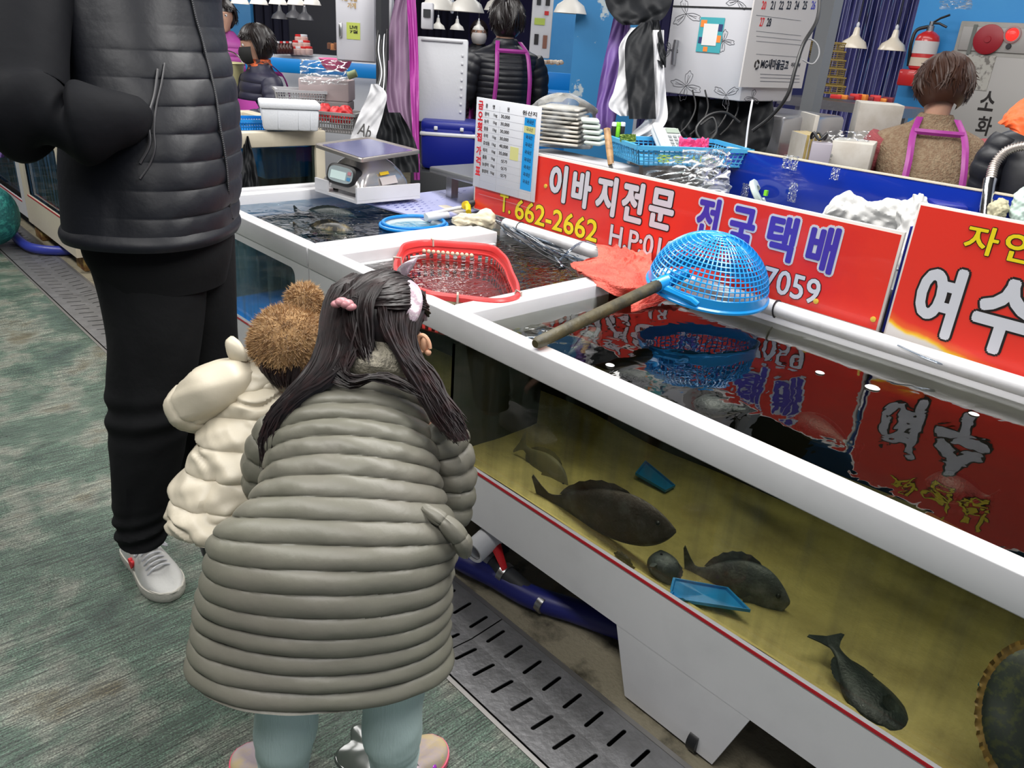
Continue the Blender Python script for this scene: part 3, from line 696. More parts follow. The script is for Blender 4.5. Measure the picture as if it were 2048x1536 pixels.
# legs, head, hands: one body
hc = at_d(772, 648, 1.735); fd = uv((.93, .22, -.32))
mb = MB()
hips = at_d(668, 1120, 1.58)
kneeL, kneeR = at_z(576, 1400, .28), at_z(786, 1390, .28)
ankL, ankR = at_z(570, 1545, .075), at_z(788, 1540, .075)
body_loft(mb, [np.r_[hips+np.array([0, 0, -.06]), uv(ga)*.10, uv(gg)*.08], np.r_[hips+np.array([0, 0, .05]), uv(ga)*.10, uv(gg)*.08], np.r_[at_d(700, 930, 1.66), uv(ga)*.09, uv(gg)*.06], np.r_[at_d(725, 830, 1.70), uv(ga)*.11, uv(gg)*.06], np.r_[at_d(752, 752, 1.72), uv(ga)*.04, uv(gg)*.04]], 24, 20)
for kn, an, sx in ((kneeL, ankL, -1), (kneeR, ankR, 1)):
    hp = hips+uv(ga)*sx*.06-np.array([0, 0, .05]); body_loft(mb, limb([hp, (hp+kn)/2, kn, (kn+an)/2+np.array([-.008, -.008, 0]), an], [.062, .055, .043, .041, .030], side=ga), 24, 18)
neck = head_shape(mb, hc, fd, .80, (.25, .1, 1)); mb.tube([at_d(755, 752, 1.72), at_d(758, 715, 1.73), neck], [.034, .032, .034], 12)
for sx, P in ((1, [at_d(862, 838, 1.66), at_d(905, 930, 1.70), at_d(898, 1050, 1.74), at_d(893, 1085, 1.77)]), (-1, [at_d(560, 850, 1.66), at_d(528, 960, 1.72), at_d(560, 1030, 1.80), at_d(580, 1050, 1.84)])):
    mb.tube(P, [.028, .025, .02, .017], 10); hand_shape(mb, P[-1], P[-1]-P[-2], FW*-1, .62, sx, .8)
fuse('body', mb, M_skin, girl, .006); eyes(girl, hc, fd, .80, (.25, .1, 1))
M_mint = mat('mint_ribbed_leggings', (0.60, 0.76, 0.74), 0.8, bump=(240, .3, (1, 1, .08)))
for kn, an, sx in ((kneeL, ankL, -1), (kneeR, ankR, 1)):
    hp = hips+uv(ga)*sx*.065-np.array([0, 0, .02]); mb = MB()
    mm = (kn+an)/2+np.array([-.01, -.01, 0])
    body_loft(mb, limb([hp, kn+np.array([0, 0, .12]), kn, mm, an+np.array([0, 0, .045]), an], [.076, .070, .062, .058, .049, .046], side=ga), 70, 36, lambda T, TH, s=sx: .0035*np.exp(-((T-.93)/.09)**2)*np.sin(T*150+1.5*np.sin(TH+s))+.002*wob(TH*2, T*20, 0, 7+s))
    part('leggings_leg', mb, M_mint, girl)
# sneakers
M_pinkrub = pm('pink_rubber', (0.80, 0.10, 0.20), .4); M_irid = mat('sparkly_white_upper', (0.62, 0.52, 0.56), .25, var=((0.75, 0.60, 0.35), 14, .45, .62), metal=.2)
def sneaker(parent, heel, toe, ln, m_sole, m_up, w_=.036, h=.06, accents=True, label=None, name='shoe', lace=M_white2, sole=.020):
    d = uv(np.array(toe)-np.array(heel)); lat = np.array([d[1], -d[0], 0]); up = np.array([0, 0, 1.0]); heel = np.array(heel, float); heel[2] = 0
    def ringst(prof, zf_): return [np.r_[heel+d*x*ln+up*zf_(x)*1.0, lat*wd, up*0.0001] for x, wd in prof]
    out = [(0.0, .45), (.06, .72), (.18, .82), (.4, .82), (.6, .98), (.75, 1.04), (.88, .86), (.96, .56), (1.0, .25)]
    def outline(k=1.0, n=40):
        L_ = [heel+d*x*ln+lat*wd*w_*k for x, wd in out]; R_ = [heel+d*x*ln-lat*wd*w_*k for x, wd in out][::-1]
        Q = spline(np.array(L_), np.linspace(0, 1, n)); R2 = spline(np.array(R_), np.linspace(0, 1, n)); return np.vstack([Q, R2])
    mb = MB(); O = outline(1.06); mb.loft([[tuple(p*np.array([1, 1, 0])+up*z+(p-O.mean(0))*k) for p in O] for z, k in ((.001, -.02), (.004, 0), (sole*.6, .012), (sole, 0))], True, (True, True))
    sh = part(name, mb, m_sole, parent, label=label)
    hz = lambda x: sole*.8+h*(1-.15*x*2 if x < .45 else max(.0, .865-(x-.45)*1.25))
    U = []
    for z in np.linspace(0, 1, 12):
        row = []
        for p in outline(1.0):
            x = float(((p-heel) @ d)/ln); y = float((p-heel) @ lat); top = hz(min(max(x, 0), 1)); zz = sole*.8+(top-sole*.8)*math.sin(z*math.pi/2)**.9
            sq = math.cos(z*math.pi/2*.93)**.45 if x > .42 else (1-.35*z**2)
            row.append(tuple(heel+d*(x*ln if x < .5 else ln*(.5+(x-.5)*(1-.18*(1-math.cos(z*math.pi/2)))))+lat*y*sq+up*zz))
        U.append(row)
    mb = MB(); mb.loft(U, True, (False, True)); part('upper', mb, m_up, sh)
    return sh, d, lat, heel, hz
for an, sx in ((ankL, -1), (ankR, 1)):
    base = an*np.array([1, 1, 0]); dd = uv((at_z(505, 1462, .075)-an) if sx < 0 else (at_z(842, 1462, .075)-an))
    base = base+uv(ga)*sx*.020; sh, d, lat, hl, hz = sneaker(girl, base-uv(dd)*.062, base+uv(dd)*.10, .215, M_pinkrub, M_irid, .047, .066, label='pink sneaker sole')
    mb = MB(); s_ = sx
    for x, z, w_, nm, cl in ((.62, .040, 1, 'magenta_sequin', (.55, .08, .75)), (.46, .044, 1, 'orange_sequin', (.80, .22, .05)), (.78, .034, 1, 'lime_sequin', (.45, .70, .15))):
        for q in (-1, 1): mb = MB(); mb.ball(hl+d*x*.195+lat*q*.036+np.array([0, 0, z]), .011, 8, 6, (1, 1, .8)); part('sequin', mb, pm(nm, cl, .2, metal=.3), sh)
    for z, k in ((.030, 1.04),):
        mb = MB(); mb.tube([hl+d*(-.002)+np.array([0, 0, .03]), hl+d*(-.004)+np.array([0, 0, .075])], .014, 10, flat=.5); part('heel_tab', mb, M_pinkrub, sh)
# hair
M_hairg = mat('dark_brown_hair', (0.012, 0.0075, 0.008), 0.42, var=((0.030, 0.012, 0.012), 30, .45, .7), spec=.45)
r_, f_, u_ = frame(fd, (.25, .1, 1))
def cap_pts(c, r_, f_, u_, s, R=(.090, .112, .112), off=(0, -.012, .012), cutf=.35, cutu=-.45, n=(30, 40)):
    """hair shell over the skull, open at the face"""
    rowsP = []; c = np.array(c)+s*(r_*off[0]+f_*off[1]+u_*off[2])
    for i in range(n[0]+1):
        ph = math.pi*i/n[0]*.80; row = []
        for j in range(n[1]):
            th = 2*math.pi*j/n[1]; x, y, z = math.sin(ph)*math.cos(th), math.sin(ph)*math.sin(th), math.cos(ph)
            lim = 1.0
            if y > .15 and z < cutf: # pull the front edge back to the hairline
                z2 = cutf+(z-cutf)*.12; k = math.sqrt(max(0, 1-z2*z2))/max(1e-6, math.hypot(x, y)); x, y, z = x*k, y*k, z2
            row.append(tuple(c+s*(r_*x*R[0]+f_*y*R[1]+u_*z*R[2])))
        rowsP.append(row)
    return rowsP
mb = MB(); mb.loft(cap_pts(hc, r_, f_, u_, 1.0, (.092, .106, .104), off=(0, -.012, .004)), True, (True, False)); part('hair_cap', mb, M_hairg, girl)
def pxpath(*q): return np.array([at_d(*a) for a in q])
LI = [(790, 575, 1.70), (735, 600, 1.625), (715, 660, 1.60), (705, 715, 1.585), (640, 775, 1.565), (585, 810, 1.56), (555, 850, 1.56), (548, 920, 1.58)]
LO = [(705, 548, 1.70), (650, 590, 1.66), (640, 650, 1.645), (625, 720, 1.62), (572, 790, 1.60), (530, 835, 1.59), (522, 880, 1.59), (530, 960, 1.60)]
RI = [(760, 560, 1.70), (755, 610, 1.62), (765, 660, 1.60), (792, 705, 1.58), (822, 755, 1.565), (848, 805, 1.56), (880, 860, 1.555), (905, 885, 1.56)]
RO = [(848, 585, 1.76), (842, 622, 1.68), (826, 662, 1.645), (832, 706, 1.63), (868, 755, 1.62), (900, 810, 1.595), (930, 850, 1.585), (938, 880, 1.58)]
def flow(I, O, jit=.006):
    I, O = pxpath(*I), pxpath(*O)
    def fn(rs):
        u = rs.rand(); v = rs.rand(); P = I*(1-u)+O*u
        P = P+rs.randn(*P.shape)*jit*np.linspace(.3, 1, len(P))[:, None]+CF*(v*.03)*np.linspace(.2, 1, len(P))[:, None]
        e = .82+.18*rs.rand(); return spline(P, np.linspace(0, e, len(P)))
    return fn
for I_, O_ in ((LI, LO), (RI, RO)):
    a_, b_ = pxpath(*I_), pxpath(*O_); mb = MB(); body_loft(mb, [np.r_[(p+q)/2+CF*.018, (q-p)*.42, CF*.016] for p, q in zip(a_[1:], b_[1:])], 50, 24, lambda T, TH: .0025*np.sin(TH*9+T*6)); part('hair_mass', mb, M_hairg, girl)
strands('long_hair', flow(LI, LO), 520, M_hairg, girl, .0023, 16, seed=3)
strands('long_hair', flow(RI, RO), 520, M_hairg, girl, .0023, 16, seed=4)
strands('long_hair', flow([(780, 560, 1.66), (745, 600, 1.60), (740, 640, 1.595), (745, 690, 1.59), (742, 720, 1.585)], [(690, 570, 1.66), (690, 610, 1.61), (690, 660, 1.60), (715, 700, 1.59), (725, 725, 1.585)], .005), 200, M_hairg, girl, .0026, 12, seed=5)
strands('long_hair', flow([(700, 700, 1.58), (690, 745, 1.565), (740, 755, 1.56), (800, 770, 1.56), (850, 790, 1.56)], [(650, 760, 1.575), (700, 775, 1.56), (760, 752, 1.555), (820, 775, 1.555), (870, 820, 1.555)], .005), 70, M_hairg, girl, .0015, 14, seed=8)
# hair tied back from both temples, over the crown
def crown(rs):
    a = rs.rand()*2-1; c = np.array(hc)
    th = a*1.15; q = lambda el, k=1.0: c-f_*.012+u_*.004+k*(r_*.094*math.sin(th)*math.cos(el)+u_*.106*math.cos(th)*math.cos(el)+f_*.108*math.sin(el))
    P = [q(.62), q(.25, 1.02), q(-.15, 1.03), q(-.5, 1.02), at_d(688+8*rs.randn(), 606+4*rs.randn(), 1.615)]
    return np.array(P)+rs.randn(5, 3)*.002
strands('combed_hair', crown, 520, M_hairg, girl, .0026, 12, seed=6)
mb = MB(); 
for k, (x, y, r) in enumerate(((673, 608, .010), (683, 604, .012), (694, 608, .012), (702, 614, .010))): mb.ball(at_d(x, y, 1.592), r, 14, 10, (1.25, 1, .8))
part('hair_tie', mb, pm('dusty_pink_satin', (.50, .22, .24), .35), girl)
M_band = mat('glitter_pink', (0.62, 0.48, 0.56), .25, var=((.85, .78, .8), 160, .5, .62), metal=.3)
band = pxpath((805, 662, 1.665), (822, 636, 1.655), (832, 605, 1.66), (828, 575, 1.68), (812, 557, 1.71), (800, 556, 1.76))
mb = MB(); BQ = spline(band, np.linspace(0, 1, 22)); wv = uv(np.cross(BQ[10]-BQ[0], CF))
mb.loft([[tuple(p+wv*w_*x+CF*y) for x, y in ((1, 0), (.8, -.004), (0, -.006), (-.8, -.004), (-1, 0), (0, .003))] for p, w_ in zip(BQ, np.interp(np.linspace(0, 1, 22), [0, .15, .5, .8, 1], [.008, .014, .015, .011, .008]))])
part('headband', mb, M_band, girl)
for P in ([(800, 562, 1.72), (808, 540, 1.71), (822, 524, 1.70), (834, 515, 1.70)], [(806, 560, 1.76), (796, 556, 1.78), (786, 553, 1.80)]):
    mb = MB(); Q = spline(pxpath(*P), np.linspace(0, 1, 12)); mb.loft([[tuple(p+GR*r*math.cos(a)+CF*r*.35*math.sin(a)) for a in np.linspace(0, 2*math.pi, 13)[:-1]] for p, r in zip(Q, np.sin(np.linspace(.35, math.pi-.12, 12))*.0155)])
    part('bunny_ear', mb, M_band, girl)
mb = MB(); mb.loft([[tuple(hc+f_*(.040+.048*math.cos(a)*q2)+r_*.058*math.sin(a)*q2-u_*(.004+.05*k)) for a in np.linspace(-1.3, 1.3, 11)] for k, q2 in ((0, 1.0), (.4, 1.04), (.8, .95), (1.1, .7))], closed=False)
part('face_mask', mb, pm('white_mask', (.66, .62, .60), .8), girl)

ec = at_d(848, 690, 1.665); eu = uv(CU-GR*.35); er = uv(GR+CU*.35)
mb = MB(); mb.tube([ec+er*.012*math.cos(a)+eu*.021*math.sin(a)-CF*.004*math.cos(a) for a in np.linspace(-.6, 3.9, 18)], [.0035+.002*math.sin(i/17*3.14) for i in range(18)], 8); mb.ball(ec+CF*.004, .019, 12, 8, (.5, .5, 1)); mb.ball(ec-eu*.018+er*.003, .007, 10, 6); part('ear', mb, mat('ear_skin', (.66, .36, .22), .5), girl)
# ================================================================== the toddler
M_cream = M_creamcoat = mat('cream_puffer_nylon', (0.62, 0.56, 0.44), 0.42, bump=(26, .15))
tod = thing('person', 'toddler in a cream puffer coat with a brown furry bear hat beside the girl', 'toddler', (.60, 1.60, 0))
ta, tg = (.73, -.68, 0), (.62, .78, 0)
rows = [(448, 1046, 1.78, .134, .115, 6), (458, 985, 1.80, .126, .115, 8), (482, 915, 1.82, .114, .108, 14), (500, 850, 1.84, .104, .098, 20), (516, 800, 1.86, .096, .086, 28), (535, 765, 1.87, .066, .062, 32)]
mb = MB()
def tod_d(T, TH):
    q = quilt(5.4, .012, .003, 31, lat=.05)(T, TH); return q+.007*wob(TH*2.2, T*9, 0, 33)+.004*wob(TH*5, T*19, 0, 34)-.010*np.exp(-(np.abs(wob(TH*1.2, T*3.5, 0, 39))/.09)**2)
body_loft(mb, px_st(rows, ta, tg), 180, 90, tod_d, (False, True)); part('coat', mb, M_creamcoat, tod)
puffer_arm('sleeve', [at_d(498, 752, 1.84), at_d(455, 765, 1.80), at_d(415, 785, 1.79), at_d(392, 806, 1.80), at_d(390, 822, 1.86)], [.044, .052, .057, .060, .052], M_creamcoat, tod, 1.5, .009, (.3, .3, 1), 35)
puffer_arm('sleeve', [at_d(560, 800, 1.86), at_d(585, 840, 1.92), at_d(605, 880, 1.98), at_d(625, 890, 2.02)], [.045, .050, .044, .036], M_creamcoat, tod, 2.6, .012, (.3, .3, 1), 36)
mb = MB(); body_loft(mb, [np.r_[at_d(500, 790, 1.83), uv(ta)*.03, uv(tg)*.03], np.r_[at_d(508, 760, 1.83), uv(ta)*.058, uv(tg)*.052], np.r_[at_d(512, 728, 1.84), uv(ta)*.055, uv(tg)*.05], np.r_[at_d(515, 705, 1.86), uv(ta)*.035, uv(tg)*.035]], 30, 36, lambda T, TH: .006*wob(TH*2, T*7, 0, 37)); hd = part('hood', mb, M_creamcoat, tod)
mb = MB(); Q = spline(pxpath((478, 722, 1.80), (472, 702, 1.79), (466, 684, 1.79), (464, 672, 1.80)), np.linspace(0, 1, 10)); mb.loft([[tuple(p+GR*r*math.cos(a)+CF*r*.5*math.sin(a)) for a in np.linspace(0, 2*math.pi, 15)[:-1]] for p, r in zip(Q, (.018, .022, .023, .023, .022, .021, .019, .016, .010, .003))]); part('hood_ear', mb, M_creamcoat, hd)
thc = at_d(578, 705, 1.87); tfd = uv((.80, .50, -.45)); mb = MB()
tb = at_d(470, 950, 1.86)
body_loft(mb, [np.r_[tb-np.array([0, 0, .14]), uv(ta)*.07, uv(tg)*.06], np.r_[tb, uv(ta)*.075, uv(tg)*.065], np.r_[at_d(515, 820, 1.88), uv(ta)*.075, uv(tg)*.05], np.r_[at_d(540, 775, 1.88), uv(ta)*.035, uv(tg)*.035]], 16, 18)
nk = head_shape(mb, thc, tfd, .74, (.2, .2, 1)); mb.tube([at_d(540, 790, 1.88), nk], .03, 10)
feet = []
for sx in (-1, 1):
    hp = tb+uv(ta)*sx*.045-np.array([0, 0, .13]); ft = at_z(500, 1262, 0)+uv(ta)*sx*.05; kn = (hp*.45+ft*.55)+uv(tg)*.03; feet.append((hp, kn, ft+np.array([0, 0, .06])))
    body_loft(mb, limb([hp, kn, ft+np.array([0, 0, .06])], [.05, .038, .028], side=ta), 14, 12)
for sx, P in ((-1, [at_d(470, 765, 1.85), at_d(395, 805, 1.81), at_d(394, 850, 1.91), at_d(398, 858, 1.93)]), (1, [at_d(560, 800, 1.86), at_d(605, 880, 1.98), at_d(632, 893, 2.04), at_d(640, 895, 2.06)])):
    mb.tube(P, [.024, .022, .017, .015], 8); hand_shape(mb, P[-1], P[-1]-P[-2], (0, 0, -1), .5, sx, .8)
fuse('body', mb, M_skin, tod, .006); eyes(tod, thc, tfd, .74, (.2, .2, 1))
M_blackcloth = mat('black_cloth', (0.010, 0.010, 0.012), 0.75, sheen=.15)
for hp, kn, an in feet:
    mb = MB(); body_loft(mb, limb([hp, kn, an-np.array([0, 0, .01])], [.062, .052, .046], side=ta), 30, 24, lambda T, TH: .003*wob(TH*2, T*16, 0, 8)); part('trouser_leg', mb, M_blackcloth, tod)
    b0 = np.array([an[0], an[1], 0]); sneaker(tod, b0-uv(tg)*.045, b0+uv(tg)*.09, .15, M_white2, M_black, .033, .05, name='shoe')
r_, f_, u_ = frame(tfd, (.2, .2, 1))
mb = MB(); mb.loft(cap_pts(at_d(570, 716, 1.87), r_, f_, u_, .80, (.080, .088, .098), cutf=.1), True, (True, False)); part('hair', mb, M_hairg, tod)
strands('hair_ends', flow([(512, 700, 1.80), (520, 740, 1.79), (545, 770, 1.79)], [(600, 735, 1.79), (590, 765, 1.78), (585, 785, 1.78)], .004), 120, M_hairg, tod, .0028, 8, seed=9)
M_fur = mat('brown_teddy_fur', (0.40, 0.235, 0.10), 0.9, var=((.50, .32, .15), 30, .4, .7), sheen=.3)
def furry(name, c, R, nf, ln, parent, seed, M=None, sc=(1, 1, 1), cut=None):
    rs = np.random.RandomState(seed); mb = MB(); c = np.array(c)
    V = rs.randn(nf, 3); V /= np.linalg.norm(V, axis=1, keepdims=True)
    A = np.array(sc)*R; P = V*A; N = V/A; N /= np.linalg.norm(N, axis=1, keepdims=True)
    if M is not None: MM = np.array(M); P = P @ MM.T; N = N @ MM.T
    keep = np.ones(nf, bool) if cut is None else (P @ cut[0] > cut[1])
    mb.ball(c, R, 26, 18, sc, M=M); 
    fur(mb, (P+c)[keep], N[keep], rs, ln, .0011, int(keep.sum()), .25)
    return part(name, mb, M_fur, parent)
hc2 = at_d(580, 686, 1.855)
hat = furry('hat', hc2, .088, 11000, .013, tod, 11, sc=(1, 1, .98))
furry('pompom', at_d(609, 602, 1.875), .038, 3600, .012, hat, 12)

# ================================================================== the man
M_navycoat = mat('black_navy_puffer_nylon', (0.0075, 0.0085, 0.0125), 0.48, bump=(30, .15), spec=.32)
M_navyplain = mat('black_plain_nylon', (0.0045, 0.005, 0.007), 0.75, bump=(14, .3), spec=.15)
man = thing('person', 'man in a black down jacket, black trousers and white sneakers, standing behind the children', 'man', (.60, 2.10, 0))
ma_, mg = CF*np.array([1, 1, 0]), (.74, -.67, 0); ma_ = -uv(ma_)
def man_rows(L):  # (left px,right px,y,D,half width along view,tilt)
    return [( (l+r)/2, y, D, hw, (r-l)/2*D/FPX, 0) for l, r, y, D, hw in L]
def mst(L):
    st = []
    for l, r, y, D, hw in L:
        st.append(np.r_[at_d((l+r)/2, y, D), ma_*hw, uv(mg)*((r-l)/2*D/FPX)])
    return st
Lr = [(160, 456, 448, 2.02, .215), (156, 462, 400, 2.02, .22), (152, 467, 320, 2.02, .225), (152, 464, 240, 2.02, .225), (150, 452, 160, 2.02, .225), (135, 432, 80, 2.02, .23), (100, 422, 0, 2.02, .235), (70, 425, -70, 2.02, .24), (75, 400, -130, 2.02, .22), (150, 330, -190, 2.02, .10)]
st = mst(Lr); tilt = np.array([0, 0, .05])
mb = MB()
def man_d(T, TH):
    d = quilt(12.5, .0065, .0022, 41, lat=.02, off=.1, wk=22)(T, TH)*np.clip(1.25*np.sin(TH)+.15, .08, 1)*np.clip((.62-T)*12, .15, 1)
    return d+.004*wob(TH*1.7, T*6, 0, 43)
body_loft(mb, st, 330, 120, man_d, (True, True), e=.85); jacket = part('jacket', mb, M_navycoat, man)
# hem band and zip
mb = MB(); body_loft(mb, mst([(158, 460, 463, 2.02, .218), (157, 462, 450, 2.02, .222), (160, 460, 434, 2.02, .220)]), 14, 90, lambda T, TH: .004*np.sin(T*math.pi), (True, True), e=.85); part('hem_band', mb, M_navycoat, jacket)
zp = [(376, -40, 1.845), (384, 0, 1.84), (405, 80, 1.83), (425, 160, 1.825), (443, 250, 1.825), (455, 330, 1.828), (462, 400, 1.835), (468, 462, 1.85)]
zp = pxpath(*zp)
def project(p):
    q = np.array(p)-CAM; z = q @ CF; return np.array([1024+FPX*(q @ CR)/z, 768-FPX*(q @ CU)/z])
def on_surface(G, th0, th1, path, lift=.003):
    """follow pixels down the near side of a lofted surface -> points on it"""
    ni, nj = G.shape[:2]; Pj = [(i, j) for i in range(0, ni, 2) for j in range(int(th0*nj), int(th1*nj))]
    pts = np.array([G[i, j % nj] for i, j in Pj]); q = pts-CAM; z = q @ CF; X = 1024+FPX*(q @ CR)/z; Y = 768-FPX*(q @ CU)/z
    out = []
    for x, y in path:
        k = np.argsort((X-x)**2+(Y-y)**2)[:1]; p = pts[k].mean(0); out.append(p-CF*lift)
    return np.array(out)
mb = MB(); GM = body_loft(mb, st, 330, 120, man_d, (True, True), e=.85)
zpx = [(381, -20), (385, 0), (396, 40), (407, 80), (417, 120), (426, 165), (434, 205), (442, 250), (449, 295), (454, 335), (459, 375), (463, 410), (466, 440)]
ZP = on_surface(GM, -.25, .27, zpx, .006); ZP = spline(ZP, np.linspace(0, 1, 60))
mb = MB(); mb.tube(ZP, .0055, 8, flat=.6); zz = part('zip', mb, M_dark, jacket)
mb = MB()
for i in range(59):
    for k in range(2):
        p = ZP[i]+(ZP[i+1]-ZP[i])*(k*.5); mb.box(p-CF*.004+GR*.002, (.0022, .0022, .0018))
part('zip_teeth', mb, pm('grey_teeth', (.35, .35, .36), .3, metal=.6), zz, kind='stuff')
for path, rr_ in (([(331, 128), (322, 170), (315, 215), (312, 265), (308, 300), (297, 330), (282, 357)], .0022), ([(318, 140), (306, 190), (300, 240), (296, 290), (286, 330)], .003)):
    Q = spline(on_surface(GM, -.25, .27, path, .004), np.linspace(0, 1, 40)); mb = MB(); mb.tube(Q, rr_, 6); part('pocket_edge', mb, pm('pocket_piping', (.05, .05, .055), .4), jacket)
puffer_arm('sleeve', [at_d(110, -110, 1.90), at_d(62, -20, 1.80), at_d(42, 90, 1.74), at_d(40, 190, 1.71), at_d(75, 243, 1.70), at_d(150, 248, 1.71), at_d(215, 240, 1.75), at_d(268, 236, 1.84)], [.098, .095, .094, .096, .098, .084, .066, .052], M_navyplain, man, 3, .003, GR, 45, 110)
puffer_arm('sleeve', [at_d(180, -110, 2.22), at_d(240, 20, 2.26), at_d(300, 160, 2.28), at_d(360, 260, 2.26)], [.085, .08, .075, .06], M_navycoat, man, 8, .010, GR, 46, 90)
# trousers
M_trouser = mat('black_trouser_cloth', (0.0055, 0.006, 0.007), 0.85, bump=(30, .2), spec=.2)
def legrows(L):
    return [np.r_[at_d(x, y, D), ma_*hw, uv(mg)*hd] for x, y, D, hw, hd in L]
foot_n = at_z(285, 1105, .05); foot_f = np.array([.76, 2.28, .05])
mb = MB(); body_loft(mb, legrows([(316, 452, 2.03, .17, .185), (318, 500, 2.03, .165, .178), (330, 560, 2.05, .15, .15)]), 16, 50); part('trousers_seat', mb, M_trouser, man)
def leg_d(k):
    return lambda T, TH: .004*wob(TH*1.6, T*9, 0, k)+.006*np.exp(-((T-.55)/.07)**2)*np.sin(T*70+TH)+.006*np.exp(-((T-.95)/.06)**2)*np.sin(T*120+TH*2)
mb = MB(); body_loft(mb, legrows([(292, 480, 1.98, .10, .148), (302, 560, 2.0, .10, .136), (310, 650, 2.02, .098, .122), (305, 740, 2.04, .090, .108), (298, 820, 2.06, .084, .104), (294, 900, 2.085, .080, .095), (288, 980, 2.11, .074, .078), (285, 1050, 2.13, .068, .065), (286, 1078, 2.135, .066, .062)]), 120, 50, leg_d(51), (True, False)); part('trouser_leg', mb, M_trouser, man)
mb = MB(); body_loft(mb, legrows([(372, 470, 2.12, .10, .128), (385, 560, 2.14, .10, .112), (405, 650, 2.18, .094, .092), (412, 740, 2.22, .086, .088), (412, 840, 2.27, .08, .08), (408, 930, 2.31, .072, .072), (404, 1000, 2.345, .066, .064)]), 120, 50, leg_d(52), (True, False)); part('trouser_leg', mb, M_trouser, man)
# body under the clothes, head above the frame
mb = MB(); mh = at_d(258, -330, 2.03); mfd = uv((.80, -.55, -.35))
for a_, m_, b_ in ((at_d(292, 480, 1.99), at_d(302, 760, 2.045), at_d(286, 1085, 2.14)), (at_d(372, 470, 2.12), at_d(412, 780, 2.235), at_d(402, 1020, 2.36))):
    body_loft(mb, limb([a_, m_, b_], [.07, .05, .034], side=GR), 20, 16)
body_loft(mb, [np.r_[at_d(320, 500, 2.03), ma_*.12, uv(mg)*.10], np.r_[at_d(300, 300, 2.02), ma_*.12, uv(mg)*.10], np.r_[at_d(262, 40, 2.02), ma_*.16, uv(mg)*.11], np.r_[at_d(248, -120, 2.02), ma_*.16, uv(mg)*.08], np.r_[at_d(245, -170, 2.02), ma_*.06, uv(mg)*.06]], 24, 20)
nk = head_shape(mb, mh, mfd, 1.0); mb.tube([at_d(245, -150, 2.02), nk], .055, 14)
for P, sd in (([at_d(110, -110, 1.90), at_d(42, 90, 1.74), at_d(75, 243, 1.70), at_d(200, 240, 1.76), at_d(235, 238, 1.86)], 1), ([at_d(180, -110, 2.22), at_d(240, 20, 2.26), at_d(300, 160, 2.28), at_d(365, 270, 2.25)], -1)):
    mb.tube(P, [.05, .045, .042, .034, .028][:len(P)], 12); hand_shape(mb, P[-1], P[-1]-P[-2], -GR*0+np.array([0, 0, -1.]), .95, sd, .6)
fuse('body', mb, M_skin, man, .009); eyes(man, mh, mfd)
r_, f_, u_ = frame(mfd); mb = MB(); mb.loft(cap_pts(mh, r_, f_, u_, 1.0, (.084, .108, .118), cutf=.42), True, (True, False)); part('hair', mb, M_hair, man)
mb = MB(); body_loft(mb, [np.r_[at_d(248, -150, 2.02), ma_*.10, uv(mg)*.10], np.r_[at_d(248, -185, 2.02), ma_*.09, uv(mg)*.09], np.r_[at_d(248, -215, 2.02), ma_*.085, uv(mg)*.085]], 14, 30, None, (False, False)); part('collar', mb, M_navycoat, man)
# sneakers
M_leather = mat('white_leather', (0.60, 0.60, 0.58), 0.45, bump=(120, .08), var=((.54, .54, .50), 12, .45, .7))
M_sole = mat('white_rubber_sole', (0.56, 0.54, 0.48), 0.6, bump=(180, .2))
mt = at_z(352, 1196, .02); mh_ = at_z(262, 1083, .03); dd = uv((mt-mh_)*np.array([1, 1, 0]))
def mans_shoe(heel, d_, nm):
    ln = .305; sh, d, lat, hl, hz = sneaker(man, heel, heel+d_*ln, ln, M_sole, M_leather, .052, .072, name='shoe', sole=.030)
    up = np.array([0, 0, 1.0])
    for k in range(7):
        x = .40+k*.052; z = hz(x)+.004; w_ = .030+.001*k
        mb = MB(); Q = [hl+d*(x*ln+.004*s_)+lat*w_*s_+up*(z-.016*abs(s_)**2+.004) for s_ in np.linspace(-1, 1, 9)]
        mb.tube(Q, .0038, 6, flat=.6); part('lace', mb, M_white2, sh)
    for s_ in (-1, 1):
        mb = MB(); a0 = hl+d*(.41*ln)+up*(hz(.41)+.012); mb.tube(spline(np.array([a0, a0+lat*s_*.03+d*.02+up*.006, a0+lat*s_*.045+d*.045-up*.008, a0+lat*s_*.02+d*.028+up*.003, a0+d*.004]), np.linspace(0, 1, 20)), .0032, 6); part('lace', mb, M_white2, sh)
    mb = MB(); O = [hl+d*(x*ln)+lat*s_*.050*w_+up*.031 for s_, seq in ((1, np.linspace(.5, 1, 12)), (-1, np.linspace(1, .5, 12))) for x, w_ in [(q, np.interp(q, [.5, .6, .75, .88, .96, 1.0], [.92, .98, 1.04, .88, .6, .1])) for q in seq]]
    mb.tube(O, .0028, 6); part('toe_rim', mb, M_sole, sh)
    # heart patch on the outer side
    mb = MB(); Hh = []
    for t in np.linspace(0, 2*math.pi, 28)[:-1]:
        Hh.append((16*math.sin(t)**3/16, (13*math.cos(t)-5*math.cos(2*t)-2*math.cos(3*t)-math.cos(4*t))/16))
    sg = 1 if (lat @ GR) < 0 else -1; nn = lat*sg; cen = hl+d*(.44*ln)+nn*.044+up*.050
    mb.loft([[tuple(cen+d*x*.017+up*y*.017+nn*q) for x, y in Hh] for q in (-.014, .006)]); part('heart_patch', mb, pm('heart_red', (.75, .03, .04), .5), sh)
    return sh
mans_shoe(mh_*np.array([1, 1, 0]), dd, True)
mans_shoe(np.array([.80, 2.34, 0]), uv((.25, -.95, 0)), False)
